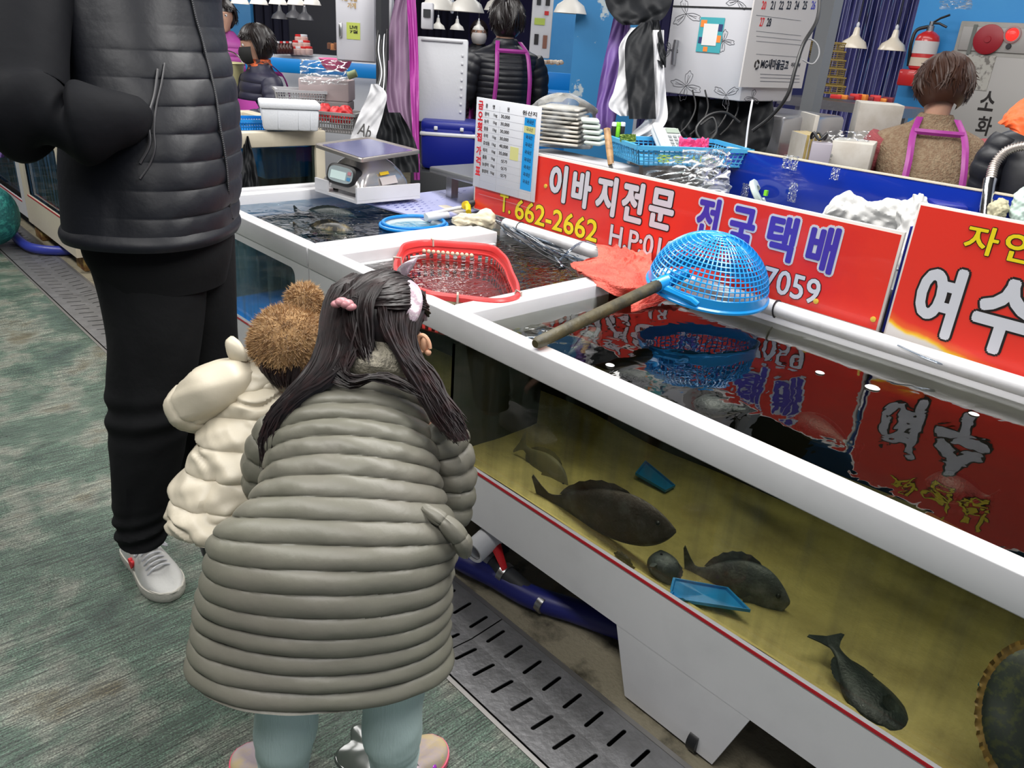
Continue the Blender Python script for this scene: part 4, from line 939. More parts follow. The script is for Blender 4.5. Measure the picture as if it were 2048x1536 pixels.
# ================================================================== things in and on the tanks
def tg(x, y, X, xg=1.300, n=1.33):
    """point at depth X behind the glass that shows at this pixel once the view is bent"""
    d = _ray(x, y); d = d/np.linalg.norm(d); P = CAM+d*(xg/d[0]); t = d*np.array([0, 1, 1])/n
    q = np.array([math.sqrt(max(0, 1-t @ t)), t[1], t[2]]); return P+q*((X-xg)/q[0])
def fish(label, head, tail, height, thick, m, group='fish in the tanks', up=(0, 0, 1), finm=None, name='fish', flat=False, curve=0.0, fork=.5):
    head, tail = np.array(head, float), np.array(tail, float); d = uv(head-tail); ln = np.linalg.norm(head-tail)
    up = np.array(up, float); up = uv(up-d*(up @ d)); sd = np.cross(up, d); mid = (head+tail)/2
    t = thing(name, label, 'fish', tuple(mid-np.array([0, 0, height/2])), group=group)
    prof = [(0, .03, .03), (.04, .16, .14), (.10, .30, .26), (.2, .44, .42), (.32, .50, .5), (.46, .48, .48), (.6, .38, .36), (.72, .24, .22), (.82, .12, .11), (.88, .10, .07), (.93, .13, .03)]
    c = lambda x: head-d*ln*x+sd*curve*math.sin(x*math.pi)
    mb = MB(); body_loft(mb, [np.r_[c(x), sd*thick*w_, up*height*h] for x, h, w_ in prof], 34, 20); part('body', mb, m, t)
    fm = finm or m; mb = MB(); T0 = c(.90)
    tailpts = [(0, .10), (.05, .22), (.11, .42), (.125, .36), (.09+.03*(1-fork), .0), (.125, -.36), (.11, -.42), (.05, -.22), (0, -.10)]
    P = [T0-d*ln*x+up*height*y for x, y in tailpts]; mb.loft([[tuple(p+sd*s_) for p in P] for s_ in (-.0015, .0015)]); part('tail_fin', mb, fm, t)
    for s_, nm, x0, x1, hh in ((1, 'dorsal_fin', .22, .78, .17), (-1, 'anal_fin', .58, .80, .13)):
        mb = MB(); xs = np.linspace(x0, x1, 14); hb = np.interp(xs, [p[0] for p in prof], [p[1] for p in prof])
        A = [c(x)+s_*up*height*(h-.02) for x, h in zip(xs, hb)]; B = [a+s_*up*height*hh*(math.sin((x-x0)/(x1-x0)*math.pi)**.5)*(1 if i % 2 else .86)-d*ln*.03 for i, (a, x) in enumerate(zip(A, xs))]
        mb.loft([[tuple(a+sd*q), tuple(b+sd*q*.3)] for a, b in zip(A, B) for q in (.001,)], closed=False); part(nm, mb, fm, t)
    for s_ in (-1, 1):
        mb = MB(); b = c(.27)+sd*s_*thick*.42-up*height*.08; mb.loft([[tuple(b+up*height*.05), tuple(b-up*height*.05)], [tuple(b-d*ln*.07+sd*s_*.01+up*height*.10), tuple(b-d*ln*.08+sd*s_*.01-up*height*.14)], [tuple(b-d*ln*.13+sd*s_*.02+up*height*.04), tuple(b-d*ln*.12+sd*s_*.018-up*height*.12)]], closed=False); part('pectoral_fin', mb, fm, t)
        mb = MB(); mb.ball(c(.10)+sd*s_*thick*.25+up*height*.10, height*.045, 10, 6); part('eye', mb, M_black, t)
    return t
M_bream = mat('brown_bream_skin', (0.075, 0.055, 0.045), 0.45, var=((0.17, 0.16, 0.15), 16, .5, .75), bump=(150, .3))
M_darkfish = mat('dark_fish_skin', (0.018, 0.026, 0.026), 0.4, var=((0.06, 0.075, 0.07), 24, .5, .7), bump=(150, .3))
M_greyfish = mat('grey_fish_skin', (0.10, 0.115, 0.12), 0.4, var=((0.30, 0.32, 0.33), 20, .5, .7), bump=(150, .3))
M_tanfish = mat('pale_tan_fish_skin', (0.26, 0.22, 0.11), 0.5, var=((0.16, 0.14, 0.08), 20, .5, .7))
FG = 'fish in the nearest tank'
fish('brown sea bream swimming right behind the front glass, tail to the left', tg(1352, 1062, 1.41), tg(1075, 990, 1.38), .145, .05, M_bream, FG, (-.1, 0, 1))
fish('dark fish heading down to the right in the lower right window', tg(1832, 1508, 1.365), tg(1655, 1272, 1.45), .16, .07, M_darkfish, FG, (.7, .6, .25), curve=.01)
fish('blurred grey fish hovering over the blue lid on the sand', tg(1580, 1205, 1.56), tg(1370, 1135, 1.50), .145, .07, M_greyfish, FG)
fish('pale tan fish nosing down left of the sea bream', tg(1135, 985, 1.54), tg(1040, 885, 1.58), .10, .03, M_tanfish, FG, (.2, -.6, .5))
fish('speckled grey round fish facing the glass below the sea bream', tg(1322, 1100, 1.40), tg(1335, 1190, 1.37), .09, .075, M_greyfish, FG, (0, -1, .3))
fish('black fish just under the water surface near the front rim', at_z(1385, 805, .70), at_z(1500, 822, .71), .05, .09, M_darkfish, FG)
fish('long dark fish lying under the reflected net', at_z(1230, 748, .60), at_z(1430, 775, .58), .06, .09, M_darkfish, FG)
fish('dark grey fish close to the divider under the net handle', at_z(1200, 660, .66), at_z(1130, 715, .64), .06, .07, M_greyfish, FG)
fish('big dark fish in the middle of the reflected red board', at_z(1590, 830, .56), at_z(1720, 905, .56), .07, .10, M_darkfish, FG)
fish('dark fish in the right part of the pool under the white reflected letter', at_z(1850, 960, .58), at_z(1990, 1000, .58), .07, .10, M_darkfish, FG)
FG2 = 'fish in the blue-lined tank'
fish('black fish near the far rim of the blue tank', at_z(715, 436, .74), at_z(590, 424, .74), .07, .07, M_darkfish, FG2)
fish('mottled dark fish near the front corner of the blue tank', at_z(715, 470, .74), at_z(590, 462, .73), .09, .09, mat('mottled_fish', (.02, .02, .018), .4, var=((.20, .16, .08), 30, .5, .65)), FG2)
fish('dark flatfish in the basin with the red basket', at_z(745, 530, .72), at_z(800, 545, .72), .03, .09, M_darkfish, 'fish in the basket basin')
# fringed flatfish, bottom right
c = tg(2075, 1440, 1.42); t = thing('flatfish', 'round flatfish with a ruffled orange fin edge at the lower right window edge', 'fish', tuple(c-np.array([0, 0, .06])), group=None)
nd = uv((-.75, -.25, .6)); a_ = uv(np.cross(nd, (0, 0, 1))); b_ = np.cross(nd, a_)
mb = MB(); th = np.linspace(0, 2*math.pi, 121)[:-1]
mb.loft([[tuple(c+a_*.085*k*math.cos(q)+b_*.13*k*math.sin(q)+nd*z) for q in th] for k, z in ((.4, -.014), (.92, -.008), (1.0, 0), (.92, .008), (.5, .018), (.05, .02))]); part('body', mb, mat('flatfish_skin', (.025, .035, .03), .45, var=((.08, .09, .03), 60, .5, .6)), t)
mb = MB(); mb.loft([[tuple(c+a_*.085*k*math.cos(q)+b_*.13*k*math.sin(q)+nd*(.005*math.sin(q*44)*(k-1)*9)) for q in th] for k in (.97, 1.06, 1.13)], True, (False, False)); part('fin', mb, pm('orange_fin', (.30, .17, .03), .5), t)
# blue lids and shell on the sand
for lab, P in (('bright blue plastic lid lying on the sand below the sea bream', [(1335, 1200), (1500, 1225), (1455, 1180), (1345, 1160)]), ('small blue plastic scrap on the sand at the lower right', [(1955, 1370), (2030, 1450), (2047, 1400), (2000, 1365)]), ('blue plastic strip lying on the sand far behind the sea bream', [(1270, 950), (1330, 985), (1350, 975), (1290, 925)])):
    Q = [tg(x, y, 1.31) for x, y in P]
    Q = []
    for x, y in P:
        lo, hi = 1.301, 2.15
        for _ in range(24):
            m_ = (lo+hi)/2
            if tg(x, y, m_)[2] > .372: lo = m_
            else: hi = m_
        Q.append(tg(x, y, lo))
    Q = np.array(Q); cc = Q.mean(0); mb = MB()
    ring = np.vstack([np.linspace(Q[i], Q[(i+1) % 4], 5)[:-1] for i in range(4)])
    mb.loft([[tuple(cc+(p-cc)*k+np.array([0, 0, z])) for p in ring] for k, z in ((1, 0), (1.0, .008), (.93, .008), (.90, .002), (.1, .002))]); solo('lid', mb, pm('bright_blue_lid', (.01, .30, .75), .4), lab, 'plastic lid')
cs = tg(1250, 1122, 1.335); mb = MB()
mb.loft([[tuple(cs+np.array([-.012*math.sin(v)*1.2, .032*math.cos(u)*math.sin(v)*(1+.05*math.cos(14*u)), .026*math.sin(u)*math.sin(v)*(1+.05*math.cos(14*u))])) for u in np.linspace(0, 2*math.pi, 57)[:-1]] for v in np.linspace(.05, 1.57, 8)]); solo('shell', mb, mat('shell_skin', (.20, .18, .10), .4, var=((.45, .42, .35), 40, .5, .6)), 'ribbed shell clinging low on the front glass', 'shell')
# foam flecks
for i, (x, y) in enumerate(((1745, 775), (1220, 730), (1640, 745), (1948, 828))):
    c = at_z(x, y, WL+.002); mb = MB(); mb.ball(c, .011 if i else .017, 12, 6, (1, 1.1, .22)); solo('foam_fleck', mb, pm('foam_white', (.6, .6, .6), .5), ('larger white foam fleck between the reflections of the two boards', 'white foam fleck near the front rim below the scoop handle', 'white foam fleck under the reflected telephone digits', 'small white foam fleck on the reflected big white letter')[i], 'foam')

# ---- red basket
rb = thing('basket', 'red oval plastic basket sunk to its rim in the middle basin', 'basket', tuple(at_z(915, 545, .70)))
P0 = [(790, 545), (796, 505), (812, 486), (845, 481), (905, 484), (985, 492), (1008, 508), (1028, 545), (1040, 578), (1035, 597), (1010, 603), (930, 597), (850, 585), (812, 568)]
R0 = np.array([at_z(x, y, .803) for x, y in P0]); cc = R0.mean(0)
def closed_spline(P, n): 
    P = np.vstack([P[-2:], P, P[:2]]); Q = spline(P, np.linspace(0, 1, n*3)); d = np.linalg.norm(np.diff(P, axis=0), axis=1); s0 = d[:2].sum()/d.sum(); s1 = 1-d[-1:].sum()/d.sum(); return spline(P, np.linspace(s0, s1, n+1)[:-1])
RR = closed_spline(R0, 120)
M_rbask = mat('red_plastic', (0.72, 0.05, 0.05), 0.35)
mb = MB(); prof = [(.995, -.014), (1.0, 0), (.985, .005), (.945, .005), (.935, 0), (.93, -.014), (.955, -.006)]
mb.loft([[tuple(cc+(p-cc)*k*np.array([1, 1, 0])+np.array([0, 0, z])+np.array([0, 0, p[2]-cc[2]])) for p in RR] for k, z in prof+[prof[0]]], True, (False, False)); part('rim', mb, M_rbask, rb)
mb = MB()
for i in range(0, 120, 2):
    p = RR[i]; q = RR[(i+1) % 120]; f0 = lambda v, k, z: cc+(v-cc)*k*np.array([1, 1, 0])+np.array([0, 0, z])
    mb.add([f0(p, .93, -.03), f0(q, .93, -.03), f0(q, .86, -.12), f0(p, .86, -.12)], [(0, 1, 2, 3)])
for z, k in ((-.03, .925), (-.06, .903), (-.09, .88), (-.12, .86)): mb.tube([cc+(p-cc)*k*np.array([1, 1, 0])+np.array([0, 0, z]) for p in RR[::2]], .003, 5, closed=True)
part('lattice', mb, M_rbask, rb, kind='stuff')
mb = MB(); mb.loft([[tuple(cc+(p-cc)*k*np.array([1, 1, 0])+np.array([0, 0, z])) for p in RR] for k, z in ((.95, -.002), (.925, -.036), (.94, -.036))], True, (False, False)); part('wall', mb, M_rbask, rb)
mb = MB(); mb.loft([[tuple(cc+(p-cc)*k*np.array([1, 1, 0])+np.array([0, 0, -.12])) for p in RR] for k in (.86, .05)], True, (False, True)); part('bottom', mb, M_rbask, rb)
for i in (10, 32, 84, 99):
    p = RR[i]; d = uv((p-cc)*np.array([1, 1, 0])); mb = MB(); mb.tube([p-d*.025-np.array([0, 0, .015]), p-d*.022+np.array([0, 0, .008]), p+d*.002+np.array([0, 0, .008]), p+d*.004-np.array([0, 0, .03])], .0035, 6); part('clip', mb, pm('beige_clip', (.5, .42, .36), .5), rb)
for i in range(11):
    c = at_z(848+i*9.5, 502+i*.9, .778); mb = MB(); mb.ball(c, .0075, 10, 8); part('hole_knob', mb, pm('cream_hole_knob', (.62, .50, .36), .4), rb)  # added cream knobs stand in for wall holes and their reflections
mb = MB(); mb.tube([at_z(835, 592, .785), at_z(900, 603, .785), at_z(960, 608, .785), at_z(1005, 606, .785)], .009, 8); part('foam_strip', mb, pm('pale_yellow_foam', (.60, .58, .36), .7), rb)

# ---- blue sieve with wooden handle
M_sieve = mat('sky_blue_plastic', (0.01, 0.30, 0.75), 0.25, coat=.3)
sc = at_z(1414, 574, .842); Rs = .178
sv = thing('fish_scoop', 'bright blue plastic scoop net turned upside down over the pipe, with a wooden handle', 'scoop net', tuple(sc))
hx = uv((at_z(1060, 690, .815)-sc)*np.array([1, 1, 0])); hy = np.array([-hx[1], hx[0], 0]); upv = uv(np.array([0, 0, 1])+GR*.06-CF*.12)
hx = uv(hx-upv*(hx @ upv)); hy = np.cross(upv, hx)
dome = lambda u, v, r=Rs, hgt=.165: sc+hx*r*math.cos(u)*math.cos(v)+hy*r*math.sin(u)*math.cos(v)+upv*hgt*math.sin(v)
nu, nv = 62, 17; mb = MB()
for i in range(nu):
    u = 2*math.pi*i/nu
    for seg in [np.linspace(.16, 1.50, 16)]:
        if i % 2 and False: continue
        top = 1.50 if i % 2 == 0 else 1.18
        mb.tube([dome(u, v) for v in np.linspace(.12, top, 15)], .0026, 4, cap=False, flat=.8)
for j in range(nv):
    v = .18+(1.50-.18)*j/(nv-1); mb.tube([dome(q, v) for q in np.linspace(0, 2*math.pi, 61)[:-1]], .0024, 4, closed=True)
part('lattice', mb, M_sieve, sv, kind='stuff')
mb = MB(); mb.loft([[tuple(dome(q, 0, Rs*k, 1)+upv*z) for q in np.linspace(0, 2*math.pi, 97)[:-1]] for k, z in ((1.0, .030), (1.012, .004), (1.045, 0), (1.045, -.006), (1.0, -.008), (.985, 0), (.985, .028), (1.0, .030))], True, (False, False)); part('rim', mb, M_sieve, sv)
mb = MB(); mb.ball(dome(0, 1.55), .022, 14, 8, (1, 1, .25)); part('crown', mb, M_sieve, sv)
ha = at_z(1062, 690, .815); ha = at_d(1070, 688, float((ha-CAM) @ CF)); hb = at_d(1312, 572, float((sc-CAM) @ CF)-.10); he = at_d(1375, 545, float((sc-CAM) @ CF)-.09)
mb = MB(); mb.tube([hb-(he-hb)*.08, hb+(he-hb)*.3, he], [.0205, .021, .016], 16); mb.tube([hb+(he-hb)*.2-upv*.01, dome(.35, .1), dome(.45, .05)], [.014, .012, .01], 8); mb.tube([hb+(he-hb)*.2-upv*.01, dome(-.35, .1), dome(-.45, .05)], [.014, .012, .01], 8); part('socket', mb, M_sieve, sv)
M_wood = mat('wet_dark_wood', (0.085, 0.070, 0.030), 0.5, var=((0.025, 0.024, 0.014), 12, .4, .65, (1, 1, 1)), bump=(40, .4))
mb = MB(); mb.tube([ha, ha+(hb-ha)*.02, ha*.5+hb*.5, hb+(he-hb)*.1], [.010, .0155, .0165, .0175], 14); part('handle', mb, M_wood, sv)

# ---- crumpled red netting over the divider end
def drape(rows, m, name, label, cat, amp=.006, n=60, k=0, thick=0.0, fr=9, parent=None):
    """sheet through a table of points with creases"""
    Rw = [spline(np.array(r), np.linspace(0, 1, n)) for r in rows]; Gd = []
    for j in range(n):
        Gd.append(spline(np.array([r[j] for r in Rw]), np.linspace(0, 1, n)))
    Gd = np.array(Gd); U, V = np.meshgrid(np.linspace(0, 1, n), np.linspace(0, 1, n), indexing='ij')
    du = np.gradient(Gd, axis=0); dv = np.gradient(Gd, axis=1); N = np.cross(du, dv); N /= np.linalg.norm(N, axis=2, keepdims=True)+1e-9
    q = wob(U*fr+2*wob(U*3, V*3, 0, k), V*fr, 0, k+1); Gd = Gd+N*(amp*(1-2*np.abs(q)))[:, :, None]
    mb = MB(); mb.grid([list(map(tuple, r)) for r in Gd])
    if parent is not None: return part(name, mb, m, parent)
    return solo(name, mb, m, label, cat)
M_rednet = mat('coral_netting', (0.62, 0.075, 0.05), 0.6, var=((0.72, 0.15, 0.10), 12, .4, .7), bump=(120, .8))
P3 = lambda x, y, z: at_z(x, y, z)
net = drape([[P3(1192, 486, .832), P3(1232, 492, .836), P3(1270, 500, .835), P3(1302, 506, .832)],
       [P3(1188, 516, .815), P3(1225, 520, .82), P3(1272, 530, .825), P3(1306, 536, .825)],
       [P3(1146, 522, .79), P3(1195, 542, .812), P3(1250, 552, .815), P3(1310, 562, .81)],
       [P3(1158, 546, .785), P3(1195, 562, .808), P3(1245, 578, .80), P3(1288, 580, .79)],
       [P3(1172, 548, .80), P3(1206, 578, .79), P3(1232, 592, .775), P3(1262, 588, .770)]], M_rednet, 'netting', 'crumpled coral red netting draped over the divider end and the white pipe', 'netting', .007, 80, 5)
drape([[P3(1262, 588, .775), P3(1300, 578, .79), P3(1340, 578, .79), P3(1378, 580, .78)],
       [P3(1262, 600, .768), P3(1300, 592, .778), P3(1345, 590, .78), P3(1392, 598, .77)],
       [P3(1262, 622, .759), P3(1305, 612, .762), P3(1350, 600, .765), P3(1388, 614, .760)]], M_rednet, 'netting', 'second lump of coral red netting on the water under the blue scoop', 'netting', .006, 60, 9)

# ---- hoses
M_hose = clear_mat('clear_grey_hose', (.62, .68, .76), 1.5, .1, dirt=.8, dirtcol=(.25, .30, .36), dirt_stretch=(5, 5, 5))
rs = np.random.RandomState(5)
for i in range(13):
    x0, y0 = 985+rs.rand()*14, 428+rs.rand()*14; x1, y1 = 1120+rs.rand()*60, 500+rs.rand()*38
    m1 = ((x0*.65+x1*.35), (y0*.65+y1*.35)+rs.rand()*22-6); m2 = ((x0*.3+x1*.7), (y0*.3+y1*.7)+rs.rand()*22-8)
    Q = spline(np.array([P3(x0, y0, .80), P3(m1[0], m1[1], .785+.012*rs.rand()), P3(m2[0], m2[1], .77+.012*rs.rand()), P3(x1, y1, .757), P3(x1+16, y1+14, .72)]), np.linspace(0, 1, 30))
    mb = MB(); mb.tube(Q, .0032, 7); solo('air_hose', mb, M_hose if i % 4 else M_dark, 'thin air hose in the tangled bundle below the near end of the pipe', 'hose', group='air hoses hanging below the pipe')
mb = MB(); mb.tube(spline(np.array([P3(1120, 520, .765), P3(1140, 500, .80), P3(1168, 484, .82), P3(1195, 492, .82)]), np.linspace(0, 1, 24)), .0045, 8); solo('air_hose', mb, M_hose, 'clear air hose arching over the pipe into the red netting', 'hose')
mb = MB(); mb.tube(spline(np.array([P3(1795, 690, .81), P3(1850, 715, .80), P3(1900, 735, .79), P3(1935, 752, .775), P3(1990, 785, .757)]), np.linspace(0, 1, 24)), .0022, 6); solo('air_hose', mb, M_hose, 'thin clear hose crossing the pipe below the second red board', 'hose')
# ---- cloth wad at pipe end, white pipe stub, knob
M_rag = mat('cream_rag', (0.62, 0.57, 0.42), 0.85, bump=(40, .5))
cw = P3(945, 440, .815); mb = MB(); dr = uv(P3(985, 435, .815)-P3(902, 438, .815))
body_loft(mb, [np.r_[cw+dr*x, np.cross(dr, (0, 0, 1))*r, np.array([0, 0, r*.9])] for x, r in ((-.085, .012), (-.06, .024), (-.02, .026), (.02, .028), (.045, .040), (.065, .044), (.085, .032), (.095, .01))], 70, 60, lambda T, TH: .005*wob(TH*3, T*13, 0, 6)+.003*np.sin(TH*7+T*9)); solo('rag', mb, M_rag, 'cream rag bound around the end of the white pipe', 'rag')
mb = MB(); mb.tube([P3(852, 436, .79), P3(895, 430, .79)], .014, 16); mb.tube([P3(850, 430, .80), P3(915, 416, .80), P3(960, 412, .80)], .008, 12); solo('pipe_stub', mb, M_white2, 'short white pipe lying beside the cream rag', 'pipe')
k_ = thing('valve', 'yellow dial valve with a black grip below the price board', 'valve', tuple(P3(938, 412, .81)))
mb = MB(); mb.tube([P3(930, 411, .815), P3(934, 410, .815)], .018, 20); mb.tube([P3(934, 411, .815), P3(936, 412, .815), P3(937, 424, .80)], .012, 12); part('dial', mb, pm('yellow_plastic', (.80, .55, .01), .35), k_)
mb = MB(); mb.tube([P3(935, 410, .815), P3(952, 404, .83)], [.017, .012], 14); part('grip', mb, M_black, k_)
# ---- perforated board, ring net
bd = [P3(728, 404, .79), P3(860, 441, .765), P3(960, 420, .772), P3(948, 372, .795), P3(836, 386, .80)]
mb = MB(); cc = np.mean(bd, axis=0); mb.loft([[tuple(p+np.array([0, 0, z])) for p in bd] for z in (-.006, 0)]); pb = thing('perforated_board', 'pale violet perforated board lying in the blue tank beside the scale', 'board', tuple(cc-np.array([0, 0, .01])))
part('sheet', mb, mat('violet_white_plastic', (.36, .38, .62), .25, coat=.4), pb, False)
mb = MB(); nrm = uv(np.cross(bd[1]-bd[0], bd[3]-bd[0])); nrm *= np.sign(nrm[2])
for i in range(1, 14):
    for j in range(1, 9):
        a_, b_ = i/14, (j+.5*(i % 2))/10; p = (bd[0]*(1-a_)+bd[1]*a_)*(1-b_)+(bd[4]*(1-a_)+bd[3]*a_)*b_; d0 = uv(bd[4]-bd[0])
        mb.tube([p+nrm*.0008-d0*.008, p+nrm*.0008+d0*.008], .0022, 4, flat=.4)
part('slot', mb, M_navy, pb, kind='stuff')
rn = thing('ring_net', 'blue plastic ring sieve half sunk in the blue tank', 'sieve', tuple(P3(830, 447, .75)))
c0 = P3(828, 449, .765); mb = MB()
for r_0, z in ((.150, 0), (.138, .010)): mb.tube([c0+np.array([math.cos(q)*r_0*.95, math.sin(q)*r_0*.8, z]) for q in np.linspace(0, 2*math.pi, 49)[:-1]], .007, 8, closed=True)
part('ring', mb, M_blue, rn)
mb = MB(); mb.loft([[tuple(c0+np.array([math.cos(q)*.135*k, math.sin(q)*.11*k, z])) for q in np.linspace(0, 2*math.pi, 49)[:-1]] for k, z in ((1, .004), (.8, -.012), (.4, -.018), (.02, -.02))], True, (False, False)); part('mesh_bag', mb, pm('pale_mesh', (.45, .50, .52), .7), rn)

# ---- scale on its shelf
sh = thing('shelf', 'white acrylic shelf with raised edges on the corner of the blue tank', 'shelf', tuple(P3(735, 385, .80)))
Lc, Nc, Rc = P3(630, 376, .815), P3(714, 402, .815), P3(840, 391, .815); Fc = Lc+Rc-Nc
def slab(mb, q, z0, z1): mb.loft([[tuple(np.array(p)*np.array([1, 1, 0])+np.array([0, 0, z])) for p in q] for z in (z0, z1)])
mb = MB(); slab(mb, [Lc, Nc, Rc, Fc], .802, .814); part('plate', mb, M_white, sh, False)
inn = uv(Lc-Nc)*.010; mb = MB(); slab(mb, [Nc, Rc, Rc+inn, Nc+inn], .8145, .868); part('front_lip', mb, M_white, sh, False)
inn = uv(Rc-Nc)*.010; mb = MB(); slab(mb, [Lc+inn*0, Lc+(Nc-Lc)*.30, Lc+(Nc-Lc)*.30+inn, Lc+inn], .8145, .862); part('side_lip', mb, M_white, sh, False)
sca = thing('scale', 'digital platform scale with a wide steel pan and chrome housing', 'scale', tuple(P3(728, 378, .8145)))
pz = .992; PL, PN, PR, PF = P3(628, 290, pz+.01), P3(722, 321, pz-.008), P3(842, 303, pz-.006), P3(738, 276, pz+.012)
mb = MB(); cc = (PL+PN+PR+PF)/4
def rrect(q, r, n=5):
    out = []; m_ = len(q)
    for i in range(m_):
        p, a_, b_ = q[i], q[i-1], q[(i+1) % m_]; da, db = uv(a_-p), uv(b_-p)
        for k in np.linspace(0, 1, n): out.append((p+da*r)*(1-k)**2+2*p*k*(1-k)+(p+db*r)*k**2)
    return out
RRp = rrect([PL, PN, PR, PF], .02)
mb.loft([[tuple(cc+(p-cc)*k+np.array([0, 0, z])) for p in RRp] for k, z in ((.97, -.010), (1.0, -.009), (1.0, .004), (.985, .007), (.95, .007), (.90, .002), (.10, .002))]); part('pan', mb, mat('worn_steel_pan', (.50, .46, .43), .3, .8, bump=(50, .1)), sca)
mb = MB(); mb.loft([[tuple(cc+(p-cc)*k+np.array([0, 0, z])) for p in RRp] for k, z in ((.86, .0035), (.60, .0040), (.1, .0040))], True, (False, True)); part('pan_film', mb, pm('blue_film', (.17, .18, .34), .18, metal=.4), sca)
e1, e2 = uv((PN-PL)*np.array([1, 1, 0])), uv((PR-PN)*np.array([1, 1, 0])); L1, L2 = np.linalg.norm(PN-PL), np.linalg.norm(PR-PN); bc = cc*np.array([1, 1, 0])+e2*-.01
def rring(hx, hy, r, z, off=(0, 0)): 
    q = [bc+e1*a*hx+e2*b*hy+e2*off[0]+np.array([0, 0, z]) for a, b in ((-1, -1), (1, -1), (1, 1), (-1, 1))]; return [tuple(p) for p in rrect(q, r, 6)]
mb = MB(); mb.loft([rring(.130, .165, .03, .832), rring(.142, .178, .04, .838), rring(.140, .174, .045, .86), rring(.124, .150, .05, .90), rring(.095, .112, .05, .94), rring(.065, .07, .04, .965), rring(.06, .06, .03, .975)]); part('housing', mb, mat('mirror_housing', (.72, .70, .69), .2, .75, bump=(9, .05)), sca)
nf = -e2; dc = bc-e2*.150+np.array([0, 0, .893]); du = uv(nf*-.35+np.array([0, 0, 1])); dn = np.cross(e1, du); dn = dn*np.sign(dn @ nf)
mb = MB()
def dring(hx, hy, dpt, r=.03): return [tuple(dc+e1*a+du*b+dn*dpt) for a, b in [(hx*sx*(1 if abs(s_) < 2 else 1)+0, 0) for sx in () for s_ in ()]] 
def oval(hx, hy, dpt, n=28): return [tuple(dc+e1*hx*np.sign(math.cos(q))*abs(math.cos(q))**.55+du*hy*np.sign(math.sin(q))*abs(math.sin(q))**.6+dn*dpt) for q in np.linspace(0, 2*math.pi, n+1)[:-1]]
mb.loft([oval(.10, .045, -.07), oval(.105, .050, -.01), oval(.10, .046, .012), oval(.093, .040, .015)]); part('display_housing', mb, M_black, sca)
mb = MB(); mb.loft([oval(.085, .034, .0152), oval(.085, .034, .017)]); ds = part('display', mb, pm('display_face', (.42, .50, .52), .3), sca)
mb = MB(); M3 = Matrix((tuple(e1), tuple(du), tuple(dn))).transposed(); mb.box(dc-e1*.012+du*-.004+dn*.018, (.105, .034, .002), M=M3); part('screen', mb, pm('lit_screen', (.65, .78, .76), .3, emit=((.6, .8, .78), .25)), ds)
mb = MB(); mb.box(dc+e1*.062+du*.012+dn*.018, (.022, .014, .003), M=M3); part('button', mb, pm('pink_button', (.70, .30, .35), .4), ds)
mb = MB(); mb.box(dc+e1*.062-du*.012+dn*.018, (.022, .014, .003), M=M3); part('button', mb, pm('blue_button', (.10, .35, .65), .4), ds)
for a, b in ((-1, -1), (1, -1), (1, 1), (-1, 1)): mb = MB(); mb.lathe([(.012, .8148), (.012, .825), (.006, .828), (.006, .834)], tuple(bc*np.array([1, 1, 0])+e1*a*.09+e2*b*.12), 12); part('foot', mb, M_black, sca)
sd_ = e1; sp_ = bc+e1*.137+np.array([0, 0, .875]); n_ = uv(e1+np.array([0, 0, .5])); s2 = np.cross(n_, e2); M4 = Matrix((tuple(e2), tuple(s2), tuple(n_))).transposed()
mb = MB(); mb.box(sp_+n_*.004+e2*.02, (.11, .035, .002), M=M4); part('sticker', mb, pm('white_sticker', (.55, .50, .50), .4), sca)
mb = MB(); mb.box(sp_+n_*.0045-s2*.0+e2*.0+np.array([0, 0, .030])-e1*.012, (.06, .014, .002), M=M4); part('sticker', mb, pm('yellow_sticker', (.75, .50, .02), .4), sca)

# ================================================================== under the tanks
M_bluehose = mat('dark_blue_hose', (0.012, 0.016, 0.15), 0.4)
mb = MB(); mb.tube(spline(np.array([at_z(880, 1085, .05), at_z(925, 1120, .05), at_z(985, 1150, .045), at_z(1060, 1192, .04), at_z(1150, 1222, .04), at_z(1260, 1262, .04)]), np.linspace(0, 1, 30)), .034, 14); solo('hose', mb, M_bluehose, 'thick dark blue hose on the floor under the long tank', 'hose')
a_, b_ = at_z(945, 1106, .135), at_z(1000, 1056, .16); d = uv(b_-a_); Mt = Vector(tuple(d)).to_track_quat('Z', 'Y').to_matrix()
mb = MB(); mb.lathe([(.026, .004), (.0262, .002), (.034, 0), (.036, .003), (.036, .14), (.030, .14), (.030, .01), (.026, .006)], a_, 28, M=Mt, cap=False); dp = solo('drain_pipe', mb, M_white2, 'white plastic pipe end sticking out from under the tank beside the coat', 'pipe')
vv = thing('valve', 'dark pipe valve with a long red handle under the tank', 'valve', tuple(at_z(1040, 1185, .02)))
mb = MB(); V0 = [at_z(980, 1122, .07), at_z(1010, 1148, .065), at_z(1050, 1180, .05), at_z(1085, 1207, .04)]; mb.tube(V0, [.022, .030, .026, .024], 14); part('pipe_body', mb, M_dark, vv)
for i in (0, 1, 3): mb = MB(); p = V0[i]; dd_ = uv(V0[-1]-V0[0]); mb.tube([p-dd_*.01, p+dd_*.01], .033 if i == 1 else .028, 16); part('hose_clamp', mb, M_steel, vv)
mb = MB(); mb.tube([at_z(1010, 1140, .09), at_z(995, 1100, .13), at_z(984, 1066, .16)], [.010, .016, .020], 8, flat=.5); part('handle', mb, pm('red_handle', (.50, .015, .02), .4), vv)
cst = at_z(1370, 1500, .03); mb = MB(); mb.tube([cst+np.array([.05, -.012, .0]), cst+np.array([.05, .012, .0])], .032, 20); solo('caster', mb, M_black, 'black caster wheel under the pointed foot of the tank', 'caster')
